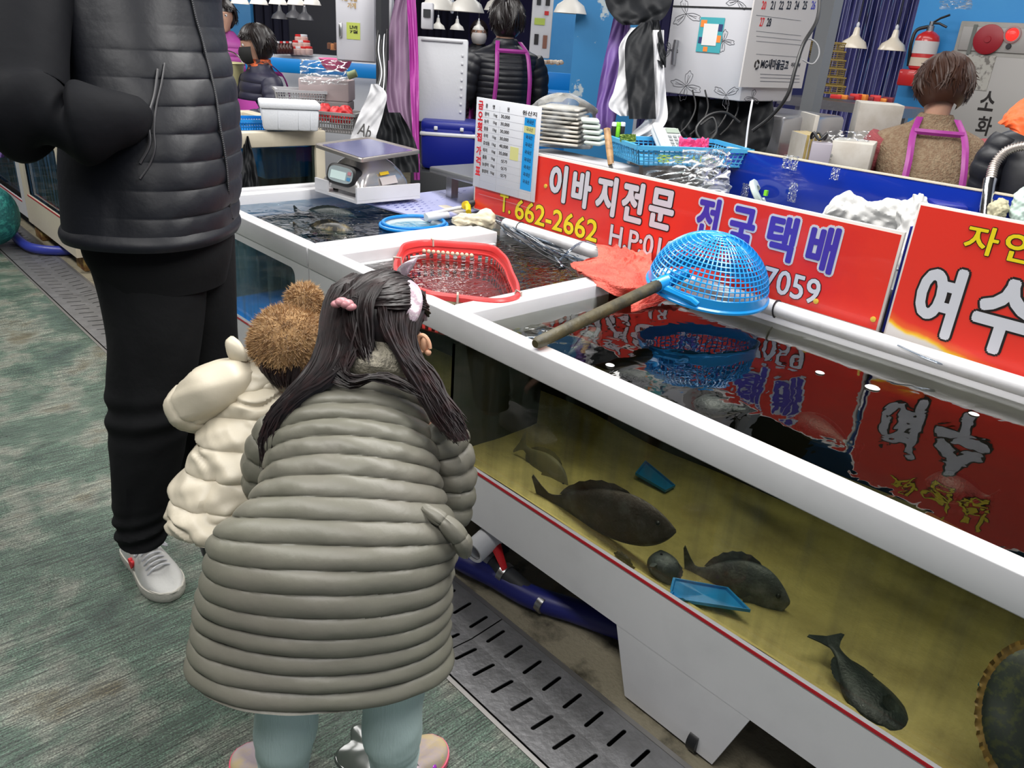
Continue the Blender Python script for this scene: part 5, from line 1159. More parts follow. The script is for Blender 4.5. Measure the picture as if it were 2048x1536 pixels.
# puddle by the girl's feet
pc = at_z(745, 1500, 0); rs = np.random.RandomState(2); O = []
for q in np.linspace(0, 2*math.pi, 61)[:-1]:
    r_0 = .085*(1+.25*math.sin(2*q+1)+.12*math.sin(5*q)); O.append(pc+np.array([math.cos(q)*r_0*.8, math.sin(q)*r_0*1.1, 0]))
mb = MB(); cc = np.mean(O, axis=0); mb.loft([[tuple(cc+(p-cc)*k+np.array([0, 0, z])) for p in O] for k, z in ((1, .0005), (.97, .003), (.9, .0042), (.05, .0045))], True, (False, True)); solo('puddle', mb, pm('puddle_water', (.06, .075, .065), .12, spec=.8), 'dark puddle between the girl\'s feet', 'puddle')
# ================================================================== behind the red boards
def crate(name, label, cat, c, d, rz, m, wall=.004, slats=12, rimw=.010, group=None, top=(1.08, 1.1)):
    """plastic basket: base, rim and walls of thin slats"""
    t = thing(name, label, cat, tuple(c), rz, group); X, Y, Z = d[0]/2, d[1]/2, d[2]
    mb = MB(); mb.box((0, 0, .003), (2*X, 2*Y, .006)); part('bottom', mb, m, t, False, world=False)
    mb = MB(); q = [(-X, -Y), (X, -Y), (X, Y), (-X, Y)]
    for i in range(4):
        a, b = np.array(q[i]), np.array(q[(i+1) % 4]); n = max(4, int(slats*np.linalg.norm(b-a)/(2*max(X, Y))))
        for k in range(n+1):
            p = a+(b-a)*k/n; mb.tube([(p[0], p[1], .003), (p[0]*top[0], p[1]*top[1], Z)], wall*.8, 4, cap=False)
    for zz in (.25, .5, .75):
        k = [1+(top[0]-1)*zz, 1+(top[1]-1)*zz]; mb.tube([(a*k[0], b*k[1], Z*zz) for a, b in q], wall*.7, 4, closed=True)
    part('slats', mb, m, t, False, world=False, kind='stuff')
    mb = MB(); r = [(a*top[0], b*top[1]) for a, b in q]
    for i in range(4):
        a, b = np.array(r[i]), np.array(r[(i+1) % 4]); cc = (a+b)/2; L_ = np.linalg.norm(b-a)+rimw*2; an = math.atan2(b[1]-a[1], b[0]-a[0]); mb.box((cc[0], cc[1], Z), (L_, rimw*1.6, rimw*1.5), rz=an)
    part('rim', mb, m, t, False, world=False); return t
def bx(name, label, cat, c, d, rz, m, bev=.008, group=None, top=(1, 1)):
    mb = MB(); mb.box((c[0], c[1], c[2]+d[2]/2), d, rz, bev, top); return solo(name, mb, m, label, cat, group)
RZ = 0.0
# work table behind the boards
tb = thing('work_table', 'steel work table behind the red boards', 'table', (2.62, 1.2, 0))
mb = MB(); mb.box((2.56, 1.0, .90), (.60, 4.0, .03), bev=.006); part('table_top', mb, mat('wet_steel', (.22, .23, .24), .3, .6), tb)
for x, y in ((2.32, -.9), (2.32, 2.9), (2.80, -.9), (2.80, 2.9)): mb = MB(); mb.box((x, y, .443), (.04, .04, .884)); part('leg', mb, M_steel, tb, False)
# blue splash board
bl = bx('splash_board', 'long glossy dark blue board standing along the back of the work table', 'board', (2.80, .85, .916), (.014, 1.86, .232), 0, pm('glossy_blue', (0.004, 0.022, 0.26), .15, coat=.5), .003)
mb = MB(); mb.box((2.80, .85, 1.150), (.018, 1.86, .005)); part('trim', mb, M_cream, bl)
# film scraps on the blue board
for i, (x, y) in enumerate(((1580, 325), (1670, 348), (1490, 380), (1585, 385))):
    p = at_x(x, y, 2.77); w_, h_ = ((.06, .05), (.03, .04), (.03, .05), (.035, .07))[i]
    drape([[p+np.array([0, w_*a, h_*b]) for a in (-.5, 0, .5)] for b in (-.5, 0, .5)], M_film, 'plastic_film', ('torn clear film on the top edge of the blue board, left one', 'small torn clear film stuck on the blue board', 'pointed clear bag tip leaning on the blue board', 'rounded clear bag bulge before the blue board')[i], 'plastic film', .005, 16, 20+i)
# white carton, knife handle, tray bag, towels
c = at_x(1170, 330, 2.40); bx('carton', 'low grey-white box behind the start of the red board', 'box', (2.42, 2.20, .916), (.14, .48, .150), .02, pm('grey_carton', (.46, .46, .48), .6), .004)
kn = thing('knife', 'wooden handled knife stuck upright behind the white lettering', 'knife', tuple(at_d(1222, 335, 2.90)))
mb = MB(); mb.tube([at_d(1222, 330, 2.90), at_d(1219, 300, 2.91), at_d(1214, 258, 2.93)], [.012, .014, .014], 12, flat=.7); part('handle', mb, mat('oak_handle', (.38, .22, .09), .5, var=((.18, .09, .03), 30, .4, .6)), kn)
mb = MB(); mb.tube([at_d(1222, 328, 2.90), at_d(1224, 350, 2.90), at_d(1226, 385, 2.90)], [.012, .013, .004], 8, flat=.3); part('blade', mb, M_steel, kn)
tbg = thing('tray_stack', 'stack of white foam trays in a clear bag beside the price board', 'trays', tuple(at_d(1125, 285, 3.25)))
for i in range(9): mb = MB(); mb.box(at_d(1128, 283-i*8.5, 3.25)+np.array([0, 0, 0]), (.20, .17, .009), rz=.5+.02*(i % 3), bev=.004); part('tray', mb, pm('foam_tray', (.58, .54, .48), .7), tbg)
cc = at_d(1125, 240, 3.25); mb = MB(); body_loft(mb, [np.r_[cc+np.array([0, 0, z]), GR*r, FW*r*.8] for z, r in ((-.10, .135), (-.04, .15), (.02, .145), (.06, .12), (.09, .07), (.105, .02))], 40, 40, lambda T, TH: .012*wob(TH*3, T*9, 0, 2)); part('bag', mb, M_film, tbg)
for i in range(5): mb = MB(); p = at_d(1192-i*3, 285-i*11, 3.1); mb.box(p, (.10, .07, .014), rz=.4+.1*i, bev=.006); solo('towel', mb, pm('pale_green_towel', (.50, .56, .52), .9), ('lowest', 'second from the bottom', 'middle', 'second from the top', 'topmost')[i]+' folded pale green towel beside the tray bag', 'towel', group='folded towels beside the tray bag')
# green tins
for i, x in enumerate((1226, 1234, 1243)):
    p = at_d(x, 274, 3.15); cn = thing('marker_can', ('black capped tube at the left of the green one', 'bright green tube between two black ones', 'black and green tube at the right of the row')[i], 'tube', tuple(p))
    mb = MB(); mb.lathe([(.009, 0), (.010, .002), (.010, .04), (.009, .042)], p, 14); part('tube', mb, pm('lime_green', (.20, .60, .02), .4) if i == 1 else M_black, cn)
    mb = MB(); mb.lathe([(.0102, .042), (.0102, .054), (.008, .057)], p, 14); part('cap', mb, M_white2 if i != 1 else pm('lime_green', (.2, .6, .02), .4), cn)
# light blue basket with things in it
bk = crate('basket', 'light blue plastic tray basket with printed side behind the white lettering', 'basket', at_d(1352, 322, 3.12)-np.array([0, 0, .0]), (.44, .26, .065), -.46, M_cyan, slats=22)
BC = np.array(bk.location)
mb = MB(); 
lettering('중앙시장', pm('yellow_green_ink', (.35, .50, .05), .5), BC+np.array([0, 0, .015]), (math.cos(-.46), math.sin(-.46), 0), (0, 0, 1), (-.16, 0, .10, .028), bk, 'print', off=.01, lift=.149)
ph = thing('telephone', 'white desk telephone with keypad lying in the light blue basket', 'telephone', tuple(at_d(1335, 285, 3.15)))
pc = at_d(1338, 283, 3.15); Mp = Matrix.Rotation(-.5, 3, 'Z') @ Matrix.Rotation(.55, 3, 'X')
mb = MB(); mb.box(pc, (.12, .15, .03), M=Mp, bev=.012); part('body', mb, pm('phone_white', (.60, .62, .62), .4), ph)
mb = MB(); mb.box(pc+np.array(Mp @ Vector((-.045, 0, .026))), (.035, .15, .02), M=Mp, bev=.009); part('handset', mb, pm('phone_white', (.60, .62, .62), .4), ph)
mb = MB()
for i in range(3):
    for j in range(4): mb.box(pc+np.array(Mp @ Vector((.0+i*.022, -.05+j*.02, .017))), (.014, .011, .005), M=Mp)
part('key', mb, pm('grey_key', (.25, .27, .28), .5), ph, False, kind='stuff')
mb = MB(); mb.box(pc+np.array(Mp @ Vector((.022, .045, .018))), (.055, .028, .003), M=Mp); part('screen', mb, pm('phone_screen', (.30, .36, .30), .3), ph, False)
drape([[at_d(x, y, 3.08-.02*i) for x in (1358, 1380, 1400, 1418)] for i, y in enumerate((284, 279, 286, 298))], pm('pink_rubber_glove', (.62, .06, .20), .4), 'glove', 'crumpled pink rubber glove in the light blue basket', 'glove', .012, 40, 30)
drape([[at_d(x, y, 3.02) for x in (1240, 1258, 1272)] for y in (268, 274, 284)], pm('green_sponge', (.20, .30, .06), .7), 'cloth', 'small green cloth at the left end of the light blue basket', 'cloth', .006, 20, 31)
# clear bags in front of the basket
drape([[at_d(x, y, D) for x, D in ((1285, 3.0), (1330, 2.95), (1380, 2.93), (1440, 2.98))] for y in (312, 335, 362, 385)], M_film, 'plastic_bag', 'crumpled clear plastic bag below the light blue basket', 'plastic bag', .008, 60, 32)
drape([[at_d(x, y, D) for x, D in ((1365, 2.88), (1400, 2.86), (1440, 2.90), (1462, 2.95))] for y in (298, 325, 350, 385)], M_film, 'plastic_bag', 'clear plastic bag hanging over the right end of the light blue basket', 'plastic bag', .009, 50, 33)
rl = thing('tape_roll', 'white tape roll with a green mark before the blue board', 'tape', tuple(at_z(1510, 396, .95)))
mb = MB(); Mr = Matrix.Rotation(.9, 3, 'X') @ Matrix.Rotation(.3, 3, 'Y'); mb.lathe([(.030, 0), (.055, 0), (.058, .003), (.058, .018), (.055, .020), (.030, .020), (.030, 0)], at_z(1512, 390, 1.0), 30, M=Mr, cap=False); part('roll', mb, pm('pale_roll', (.50, .58, .56), .5), rl)
mb = MB(); mb.box(at_z(1532, 386, 1.02), (.012, .012, .02)); part('mark', mb, pm('lime_green', (.2, .6, .02), .4), rl)
# white sacks near the gap
M_sack = mat('white_plastic_sack', (0.50, 0.50, 0.49), 0.6, bump=(12, .3))
def sack(label, rows, m=None, amp=.012, k=0, name='sack'):
    mb = MB(); body_loft(mb, limb([at_d(x, y, D) for x, y, D, r in rows], [r for x, y, D, r in rows], side=CF), 60, 60, lambda T, TH: amp*wob(TH*2.5, T*8, 0, k)+amp*.4*wob(TH*7, T*20, 0, k+1)); return solo(name, mb, m or M_sack, label, 'sack')
sack('white plastic sack lying behind the right end of the red board', [(1650, 432, 2.60, .01), (1662, 428, 2.60, .036), (1690, 424, 2.60, .058), (1730, 432, 2.58, .050), (1775, 434, 2.56, .050), (1815, 428, 2.54, .046), (1840, 418, 2.53, .02)], k=40)
sack('crumpled white bag stuffed in the gap between the red boards', [(1838, 395, 2.46, .02), (1832, 425, 2.45, .045), (1822, 460, 2.44, .042), (1812, 495, 2.42, .030), (1805, 540, 2.42, .02)], k=41)
drape([[at_d(x, y, 2.62) for x, y in r] for r in (((1822, 402), (1860, 390), (1910, 384), (1955, 392)), ((1828, 412), (1865, 402), (1915, 396), (1962, 405)), ((1835, 425), (1870, 420), (1905, 408), (1958, 425)))], pm('pink_film', (.70, .10, .38), .3), 'plastic_bag', 'bright pink plastic sheet beside the steel tap', 'plastic bag', .008, 40, 42)
bx('tray', 'dark blue tray under the pink sheet behind the second board', 'tray', at_d(1890, 415, 2.55)-np.array([0, 0, .03]), (.14, .10, .05), .6, M_navy)
sack('small pale bag at the foot of the steel tap', [(1985, 440, 2.42, .012), (1992, 425, 2.42, .026), (2002, 412, 2.43, .024), (2010, 402, 2.44, .010)], m=pm('pale_khaki_bag', (.45, .42, .28), .6), amp=.005, k=43)
sack('pale green bag at the right edge beside the steel tap', [(2040, 455, 2.4, .02), (2045, 425, 2.4, .034), (2050, 395, 2.4, .03), (2052, 375, 2.4, .012)], m=pm('pale_green_bag', (.48, .60, .54), .5), amp=.005, k=44)
# steel tap
tp = thing('tap', 'ribbed steel gooseneck tap rising behind the second red board', 'tap', tuple(at_d(1972, 470, 2.45)))
mb = MB(); mb.tube([at_d(1968, 480, 2.45), at_d(1970, 425, 2.45), at_d(1978, 372, 2.45), at_d(1981, 358, 2.45)], [.020, .020, .018, .019], 16); part('stem', mb, M_chrome, tp)
Q = spline(np.array([at_d(1981, 360, 2.45), at_d(1990, 328, 2.45), at_d(2012, 303, 2.43), at_d(2048, 292, 2.40), at_d(2095, 300, 2.36), at_d(2130, 330, 2.34)]), np.linspace(0, 1, 150))
mb = MB(); mb.tube(Q, [.0125+.0030*(i % 4 > 1) for i in range(150)], 14); part('flexible_neck', mb, mat('ribbed_steel', (.50, .46, .43), .38, .85), tp)

# ------------------------------------------------------------------ people of the stalls
def figure(label, cat, hp, face, s, coat, hairm, D=None, up=(0, 0, 1), arms=None, apron=None, hair='short', legs=True, seat=None, coatdisp=None, coat_k=60, mask=None, lean=(0, 0, 0), hairR=(.098, .112, .118), shw=.20, group=None, floor=0.0, headf=None, collar=None, bulk=1.0):
    """hp head centre, face horizontal facing direction; standing figure scaled by s"""
    hp = np.array(hp, float); f = uv(np.array(face)*np.array([1, 1, 0])); a = np.array([f[1], -f[0], 0]); lean = np.array(lean, float); Z = np.array([0, 0, 1.0])
    t = thing('person', label, cat, (float(hp[0]), float(hp[1]), floor), group=group)
    nk = hp-Z*.115*s-f*.02*s; ch = nk-Z*.17*s-lean*.35; wa = nk-Z*.40*s-lean*.8; hi = nk-Z*.58*s-lean
    B = bulk; st = [np.r_[hi-Z*.10*s, a*.19*s*B, f*.135*s*B], np.r_[hi, a*.20*s*B, f*.14*s*B], np.r_[wa, a*.185*s*B, f*.13*s*B], np.r_[ch, a*.205*s*B, f*.135*s*B], np.r_[nk-Z*.075*s, a*shw*s, f*.10*s], np.r_[nk-Z*.025*s, a*.10*s, f*.075*s], np.r_[nk+Z*.015*s, a*.068*s, f*.066*s]]
    mb = MB(); body_loft(mb, st, 150, 64, coatdisp or quilt(11, .010, .002, coat_k)); part('coat', mb, coat, t)
    mb = MB(); hf = headf if headf is not None else f; n0 = head_shape(mb, hp, hf, s); mb.tube([nk-Z*.04*s, n0], .05*s, 12)
    body_loft(mb, [np.r_[hi-Z*.05, a*.12*s, f*.09*s], np.r_[wa, a*.11*s, f*.08*s], np.r_[ch, a*.15*s, f*.09*s], np.r_[nk-Z*.05*s, a*.08*s, f*.06*s]], 14, 16)
    if arms is None: arms = [[(-1, .0, -.30), (-1, .16, -.46)], [(1, .0, -.30), (1, .16, -.46)]]
    for k, A in enumerate(arms):
        sd = A[0][0]; sh_ = nk-Z*.10*s+a*sd*(shw-.03)*s; el = nk+a*sd*.25*s+f*A[0][1]*s+Z*A[0][2]*s; wr = nk+a*sd*(A[1][0]*sd)*.22*s+f*A[1][1]*s+Z*A[1][2]*s
        puffer_arm('sleeve', [sh_, sh_*.45+el*.55+a*sd*.02, el, el*.4+wr*.6, wr], [.070*s, .066*s, .060*s, .054*s, .046*s], coat, t, 8, .007, f, coat_k+3+k, 60)
        mb.tube([sh_, el, wr], [.045*s, .038*s, .027*s], 10); hand_shape(mb, wr, wr-el, -Z, s, sd, .7)
    if legs:
        for q in (-1, 1): body_loft(mb, limb([hi+a*q*.09*s, np.array([hi[0], hi[1], (hi[2]+floor)*.55])+a*q*.09*s, np.array([hi[0], hi[1], floor+.07])+a*q*.10*s], [.08*s, .055*s, .035*s], side=a), 12, 12)
    fuse('body', mb, M_skin, t, .010)
    if hp @ CF < 50: eyes(t, hp, hf, s)
    if legs:
        for q in (-1, 1):
            mb = MB(); body_loft(mb, limb([hi+a*q*.085*s, np.array([hi[0], hi[1], (hi[2]+floor)*.55])+a*q*.09*s, np.array([hi[0], hi[1], floor+.05])+a*q*.10*s], [.11*s, .085*s, .07*s], side=a), 20, 20); part('trouser_leg', mb, M_blackcloth, t)
            b0 = np.array([hi[0], hi[1], floor])+a*q*.10*s; mb = MB(); mb.loft([[tuple(b0+f*(x*.5+.04)*s+a*y*s+Z*z*s) for x, y in [(.26*math.cos(v), .045*math.sin(v)) for v in np.linspace(0, 2*math.pi, 21)[:-1]]] for z in (.0, .05)]+[[tuple(b0+f*(x*.3+.0)*s+a*y*s+Z*.09*s) for x, y in [(.26*math.cos(v), .045*math.sin(v)) for v in np.linspace(0, 2*math.pi, 21)[:-1]]]]); part('boot', mb, M_dark, t)
    r_, f_, u_ = frame(hf); mb = MB(); mb.loft(cap_pts(hp, r_, f_, u_, s, hairR, cutf=.40), True, (True, False)); part('hair', mb, hairm, t)
    if hair == 'messy':
        rs = np.random.RandomState(coat_k)
        def fn(rs):
            az = rs.rand()*2*math.pi; q0 = .15+.9*rs.rand(); q1 = min(2.15, q0+.9+.5*rs.rand())
            if math.sin(az) > .25: q1 = min(q1, 1.15); q0 = min(q0, .5)
            k = 1.0+.09*rs.rand(); P = []
            for i, ph in enumerate(np.linspace(q0, q1, 5)):
                az2 = az+.12*math.sin(ph*3+az*5); P.append(hp+s*(r_*hairR[0]*math.sin(ph)*math.cos(az2)+f_*(hairR[1]*math.sin(ph)*math.sin(az2)-.012)+u_*(hairR[2]*math.cos(ph)+.012))*1.0+(s*.012*(k-1)*11)*uv(r_*math.sin(ph)*math.cos(az2)+f_*math.sin(ph)*math.sin(az2)+u_*math.cos(ph)))
            P[-1] = P[-1]+rs.randn(3)*.008
            return np.array(P)
        strands('hair_strands', fn, 600, hairm, t, .0042, 9, seed=coat_k)
    if mask: 
        mb = MB(); mb.loft([[tuple(hp+s*(f_*(.012+.098*math.cos(v)*q)+r_*.073*math.sin(v)*q-u_*z)) for v in np.linspace(-1.35, 1.35, 13)] for z, q in ((-.002, .98), (.02, 1.10), (.05, 1.12), (.085, 1.0), (.105, .75))], closed=False); part('mask', mb, mask, t)
    if apron:
        m_, back = apron; Zs = Z*s
        pts_b = lambda sd: [nk+a*sd*.075*s+Z*.0*s-f*.05*s, nk+a*sd*.10*s-Zs*.06-f*.118*s*B, ch+a*sd*.11*s-f*.158*s*B, wa+a*sd*.12*s-f*.155*s*B]
        for sd in (-1, 1):
            Q = spline(np.array(pts_b(sd)), np.linspace(0, 1, 20)); mb = MB(); mb.loft([[tuple(p-a*.014*s), tuple(p-f*.006), tuple(p+a*.014*s), tuple(p+f*.003)] for p in Q]); part('apron_strap', mb, m_, t)
        mb = MB(); Q = [nk+a*x*s-Zs*.055-f*(.125-abs(x)*.1)*s*B for x in np.linspace(-.10, .10, 9)]; mb.loft([[tuple(p-Z*.012*s), tuple(p-f*.006), tuple(p+Z*.012*s), tuple(p+f*.003)] for p in Q]); part('apron_yoke', mb, m_, t)
        mb = MB(); rows = []
        for z, sp, off in ((.22, .75, 0), (.34, 1.15, 0), (.50, 1.75, 0), (.70, 2.0, .02), (.95, 2.0, .05)):
            c_ = nk-Zs*z-lean*min(1, z*1.5); rows.append([tuple(c_+(a*math.sin(v)*(.225*B+off)+f*math.cos(v)*(.165*B+off))*s) for v in np.linspace(-sp, sp, 25)])
        mb.loft(rows, closed=False); part('apron_front', mb, m_, t)
    if collar: mb = MB(); body_loft(mb, [np.r_[nk-Z*.03*s, a*.085*s, f*.08*s], np.r_[nk+Z*.0*s, a*.078*s, f*.076*s], np.r_[nk+Z*.035*s, a*.07*s, f*.07*s]], 16, 40, lambda T, TH: .006*wob(TH*3, T*6, 0, 9)); part('scarf', mb, collar, t)
    return t
M_fleece = mat('brown_fleece', (0.235, 0.150, 0.092), 0.95, var=((0.30, .22, .14), 60, .4, .6), bump=(130, 1.0))
M_bhair = mat('reddish_brown_hair', (0.045, 0.016, 0.008), 0.45, spec=.5)
M_coatb = mat('black_quilted_coat', (0.010, 0.011, 0.016), 0.42, bump=(30, .1))
vest = figure('woman with short brown hair in a brown fleece vest with magenta apron straps', 'woman', at_d(1884, 178, 3.32), (.82, .57, 0), .98, M_fleece, M_bhair, hair='messy', apron=(M_magenta, True), coatdisp=lambda T, TH: .004*wob(TH*2, T*7, 0, 61), coat_k=61, arms=[[(-1, .05, -.34), (-1, .34, -.42)], [(1, .02, -.30), (1, .22, -.46)]], hairR=(.108, .120, .122), headf=uv((.80, .55, -.45)), lean=(.10, .07, 0), shw=.21)
M_sl = mat('rose_knit_sleeve', (.34, .07, .08), .8, bump=(150, .5))
for ch in vest.children:
    if ch.name.startswith('sleeve'): ch.data.materials[0] = M_sl
figure('person in a black coat with an orange hood at the right edge', 'person', at_d(2178, 168, 2.62), (.8, .6, 0), .9, M_coatb, M_hair, coatdisp=lambda T, TH: .004*wob(TH*2, T*7, 0, 62), coat_k=62, bulk=1.15, lean=(.1, .07, 0), shw=.24)
drape([[at_d(x, y, D-.36) for x, y, D in r] for r in (((1996, 246, 2.86), (2015, 222, 2.86), (2040, 200, 2.87), (2080, 180, 2.9)), ((2004, 250, 2.81), (2030, 244, 2.77), (2060, 240, 2.77), (2100, 235, 2.85)), ((2020, 258, 2.80), (2040, 268, 2.76), (2065, 278, 2.76), (2100, 285, 2.85)))], pm('orange_cloth', (.80, .10, .015), .6), 'hood', 'orange hood lying on the shoulders of the black coat at the right edge', 'hood', .004, 40, 63)
figure('woman in a black quilted coat with magenta apron straps, standing with her back turned', 'woman', at_d(1012, 42, 4.95), (.35, .93, 0), 1.0, M_coatb, M_hair, hair='messy', apron=(M_magenta, True), coat_k=71, coatdisp=quilt(19, .006, .001, 71), hairR=(.105, .118, .125), bulk=1.0, shw=.215)
M_mask_b = pm('black_mask', (.008, .008, .008), .7)
figure('woman in profile with a black face mask, dark coat, orange scarf and magenta apron', 'woman', at_d(512, 92, 5.15), (-.90, .02, 0), .98, pm('navy_padded_coat', (.014, .014, .035), .5), M_hair, hair='messy', apron=(pm('pink_apron', (.55, .07, .42), .5), False), coat_k=81, mask=M_mask_b, collar=mat('orange_scarf', (.65, .12, .03), .7, var=((.05, .03, .03), 30, .5, .6)), arms=[[(-1, .05, -.28), (-1, .30, -.36)], [(1, .08, -.30), (1, .32, -.30)]], headf=uv((-.80, .40, -.12)), bulk=.95)
figure('person with black hair partly hidden by the man at the left', 'person', at_d(446, 34, 6.2), (-.5, -.8, 0), .98, pm('magenta_jacket', (.30, .04, .24), .6), M_hair, coat_k=84, hair='messy')
figure('distant woman with a white face mask under the lamps', 'woman', at_d(958, 66, 8.2), (-.6, -.8, 0), 1.0, M_coatb, M_hair, coat_k=91, mask=pm('white_mask', (.66, .62, .60), .8), apron=(M_magenta, True))
# ================================================================== background of the hall
def lamp(label, p, r, m=None, group='pendant lamps', cord=.5, emit=4.0, tilt=0.0, wide=1.0):
    """cone pendant; p = centre of the lower rim"""
    t = thing('pendant_lamp', label, 'lamp', (float(p[0]), float(p[1]), float(p[2])), group=group)
    mb = MB(); mb.lathe([(r*.16, r*1.42), (r*.19, r*1.36), (r*.26, r*.92), (r*.40, r*.72), (r*.80, r*.45), (r*.98, r*.06), (r*1.0, 0), (r*.97, 0), (r*.78, r*.42), (r*.38, r*.68), (r*.22, r*.9)], (0, 0, 0), 28, cap=False); part('shade', mb, m or pm('cream_enamel', (.72, .64, .52), .3, coat=.3), t, world=False)
    mb = MB(); mb.lathe([(r*.10, r*1.40), (r*.12, r*1.65), (r*.05, r*1.78)], (0, 0, 0), 14); part('socket', mb, M_white2, t, world=False)
    mb = MB(); mb.tube([(0, 0, r*1.75), (0, 0, r*1.75+cord)], .004, 6); part('cord', mb, M_dark, t, world=False)
    mb = MB(); mb.ball((0, 0, r*.38), r*.26, 16, 10); part('bulb', mb, pm('bulb_glow', (1, .95, .85), .3, emit=((1, .95, .85), emit)), t, world=False)
    return t
# right: column, hydrant cabinet, extinguisher, strip curtain
WX = 5.75
yl = at_x(1812, 110, WX)[1]
mb = MB(); mb.box((WX+.15, yl-1.6, 1.6), (.3, 3.2, 3.3)); struct('wall_stall', mb, mat('blue_painted_panel', (0.03, 0.25, 0.60), 0.5, var=((0.04, .28, .62), 3, .4, .7)), 'bright blue wall with the fire extinguisher and hydrant cabinet')
hc_ = thing('hydrant_cabinet', 'grey steel fire hydrant cabinet with red lamp and Korean lettering on the blue wall', 'cabinet', (WX, at_x(2040, 150, WX)[1], .55))
ya, yb = at_x(1922, 45, WX-.06)[1], at_x(1922, 45, WX-.06)[1]-.78; zt = at_x(1935, 42, WX-.06)[2]; zb = .62
mb = MB(); mb.box((WX-.03, (ya+yb)/2, (zt+zb)/2), (.06, ya-yb, zt-zb), bev=.006); part('case', mb, mat('worn_grey_steel', (.30, .29, .27), .45, var=((.24, .23, .21), 6, .4, .7)), hc_)
zs = at_x(1960, 108, WX-.065)[2]
mb = MB(); mb.box((WX-.064, (ya+yb)/2, (zs-.01+zb+.03)/2), (.008, ya-yb-.05, zs-.01-zb-.03), bev=.003); dr_ = part('door', mb, pm('grey_steel_door', (.33, .32, .31), .45), hc_)
mb = MB(); mb.box((WX-.064, (ya+yb)/2, (zs+.015+zt-.03)/2), (.008, ya-yb-.05, zt-.03-zs-.015), bev=.003); up_ = part('upper_panel', mb, pm('grey_steel_door', (.33, .32, .31), .45), hc_)
Mx = Matrix.Rotation(-math.pi/2, 3, 'Y')
p = at_x(1977, 79, WX-.07); mb = MB(); mb.lathe([(.085, 0), (.085, .008), (.078, .012), (.02, .014), (.018, .02)], p, 30, M=Mx); part('siren', mb, pm('dark_red_siren', (.28, .01, .02), .4), hc_)
p = at_x(2025, 69, WX-.07); mb = MB(); mb.ball(p, .036, 18, 12, (.8, 1, 1)); part('alarm_lamp', mb, pm('red_lamp_glow', (.8, .01, .01), .3, emit=((1, .02, .015), 2.2)), hc_)
mb = MB(); mb.lathe([(.048, 0), (.048, .008), (.038, .010)], p, 26, M=Mx, cap=False); part('lamp_ring', mb, pm('dull_ring', (.30, .20, .20), .5), hc_)
p = at_x(2017, 93, WX-.07); mb = MB(); mb.lathe([(.016, 0), (.014, .008)], p, 16, M=Mx); part('button', mb, M_dark, hc_)
p = at_x(1944, 79, WX-.07); mb = MB(); mb.box(p, (.004, .022, .17)); part('vent', mb, pm('vent_grey', (.12, .13, .12), .5), hc_)
p = at_x(1955, 145, WX-.07); mb = MB(); mb.box(p, (.003, .16, .20)); part('notice', mb, mat('faded_notice', (.38, .37, .34), .6, var=((.15, .14, .13), 30, .5, .6)), hc_)
for ch, (x, y), h in (('소', (1975, 202), .055), ('화', (1968, 252), .055), ('전', (1960, 302), .055)):
    p = at_x(x, y, WX-.069); lettering(ch, M_ink_k, (WX-.0685, 0, 0), UX, UY, (-p[1]-.042, p[2]-h, -p[1]+.042, p[2]+h), hc_, 'lettering', off=.02)
ex = thing('fire_extinguisher', 'red fire extinguisher with white labels hanging on the blue wall', 'fire extinguisher', tuple(at_x(1845, 148, WX-.10)))
pb, ptop = at_x(1836, 140, WX-.10), at_x(1862, 62, WX-.10); ax = np.array([0, 0, 1.0]); H_ = ptop[2]-pb[2]
b0 = np.array([WX-.10, at_x(1850, 100, WX-.10)[1], pb[2]])
M_exred = pm('extinguisher_red', (.50, .02, .02), .3, coat=.4)
mb = MB(); mb.lathe([(.060, 0), (.072, .01), (.072, H_*.78), (.064, H_*.88), (.040, H_*.96), (.022, H_)], b0, 28); part('cylinder', mb, M_exred, ex)
mb = MB(); mb.lathe([(.0725, H_*.42), (.0732, H_*.42), (.0732, H_*.74), (.0725, H_*.74)], b0, 28, cap=False); part('label', mb, pm('white_label', (.60, .58, .58), .5), ex)
mb = MB(); mb.lathe([(.0725, H_*.10), (.0732, H_*.10), (.0732, H_*.32), (.0725, H_*.32)], b0, 28, cap=False); part('label', mb, pm('beige_label', (.58, .48, .38), .5), ex)
tp_ = b0+np.array([0, 0, H_]); mb = MB(); mb.lathe([(.022, 0), (.022, .03), (.014, .035), (.014, .055)], tp_, 14); part('valve', mb, M_steel, ex)
for q in (1, -1): mb = MB(); mb.tube([tp_+np.array([0, 0, .045]), tp_+np.array([-.01, -.05, .06+.015*q]), tp_+np.array([-.01, -.10, .06+.035*q])], .007, 8); part('lever', mb, M_black, ex)
mb = MB(); mb.tube(spline(np.array([tp_+np.array([0, .015, .025]), tp_+np.array([-.02, .075, .0]), b0+np.array([-.03, .085, H_*.7]), b0+np.array([-.01, .082, H_*.3]), b0+np.array([0, .08, .02])]), np.linspace(0, 1, 24)), .011, 10); part('hose', mb, M_black, ex)
mb = MB(); mb.box(b0+np.array([.0, 0, -.05]), (.17, .19, .10), bev=.01); part('stand', mb, M_exred, ex)
mb = MB(); mb.tube([at_x(1776, 0, WX-.01)*np.array([1, 1, 0])+np.array([-.03, -.6, 2.15]), at_x(1776, 0, WX-.01)*np.array([1, 1, 0])+np.array([-.03, -1.8, 2.15])], .03, 12); 
drape([[at_d(x, y, 4.6) for x in (1880, 1910, 1945)] for y in (-12, 5, 18)], M_film, 'plastic_film', 'clear film scrap hanging over the blue wall at the top right', 'plastic film', .01, 16, 90)
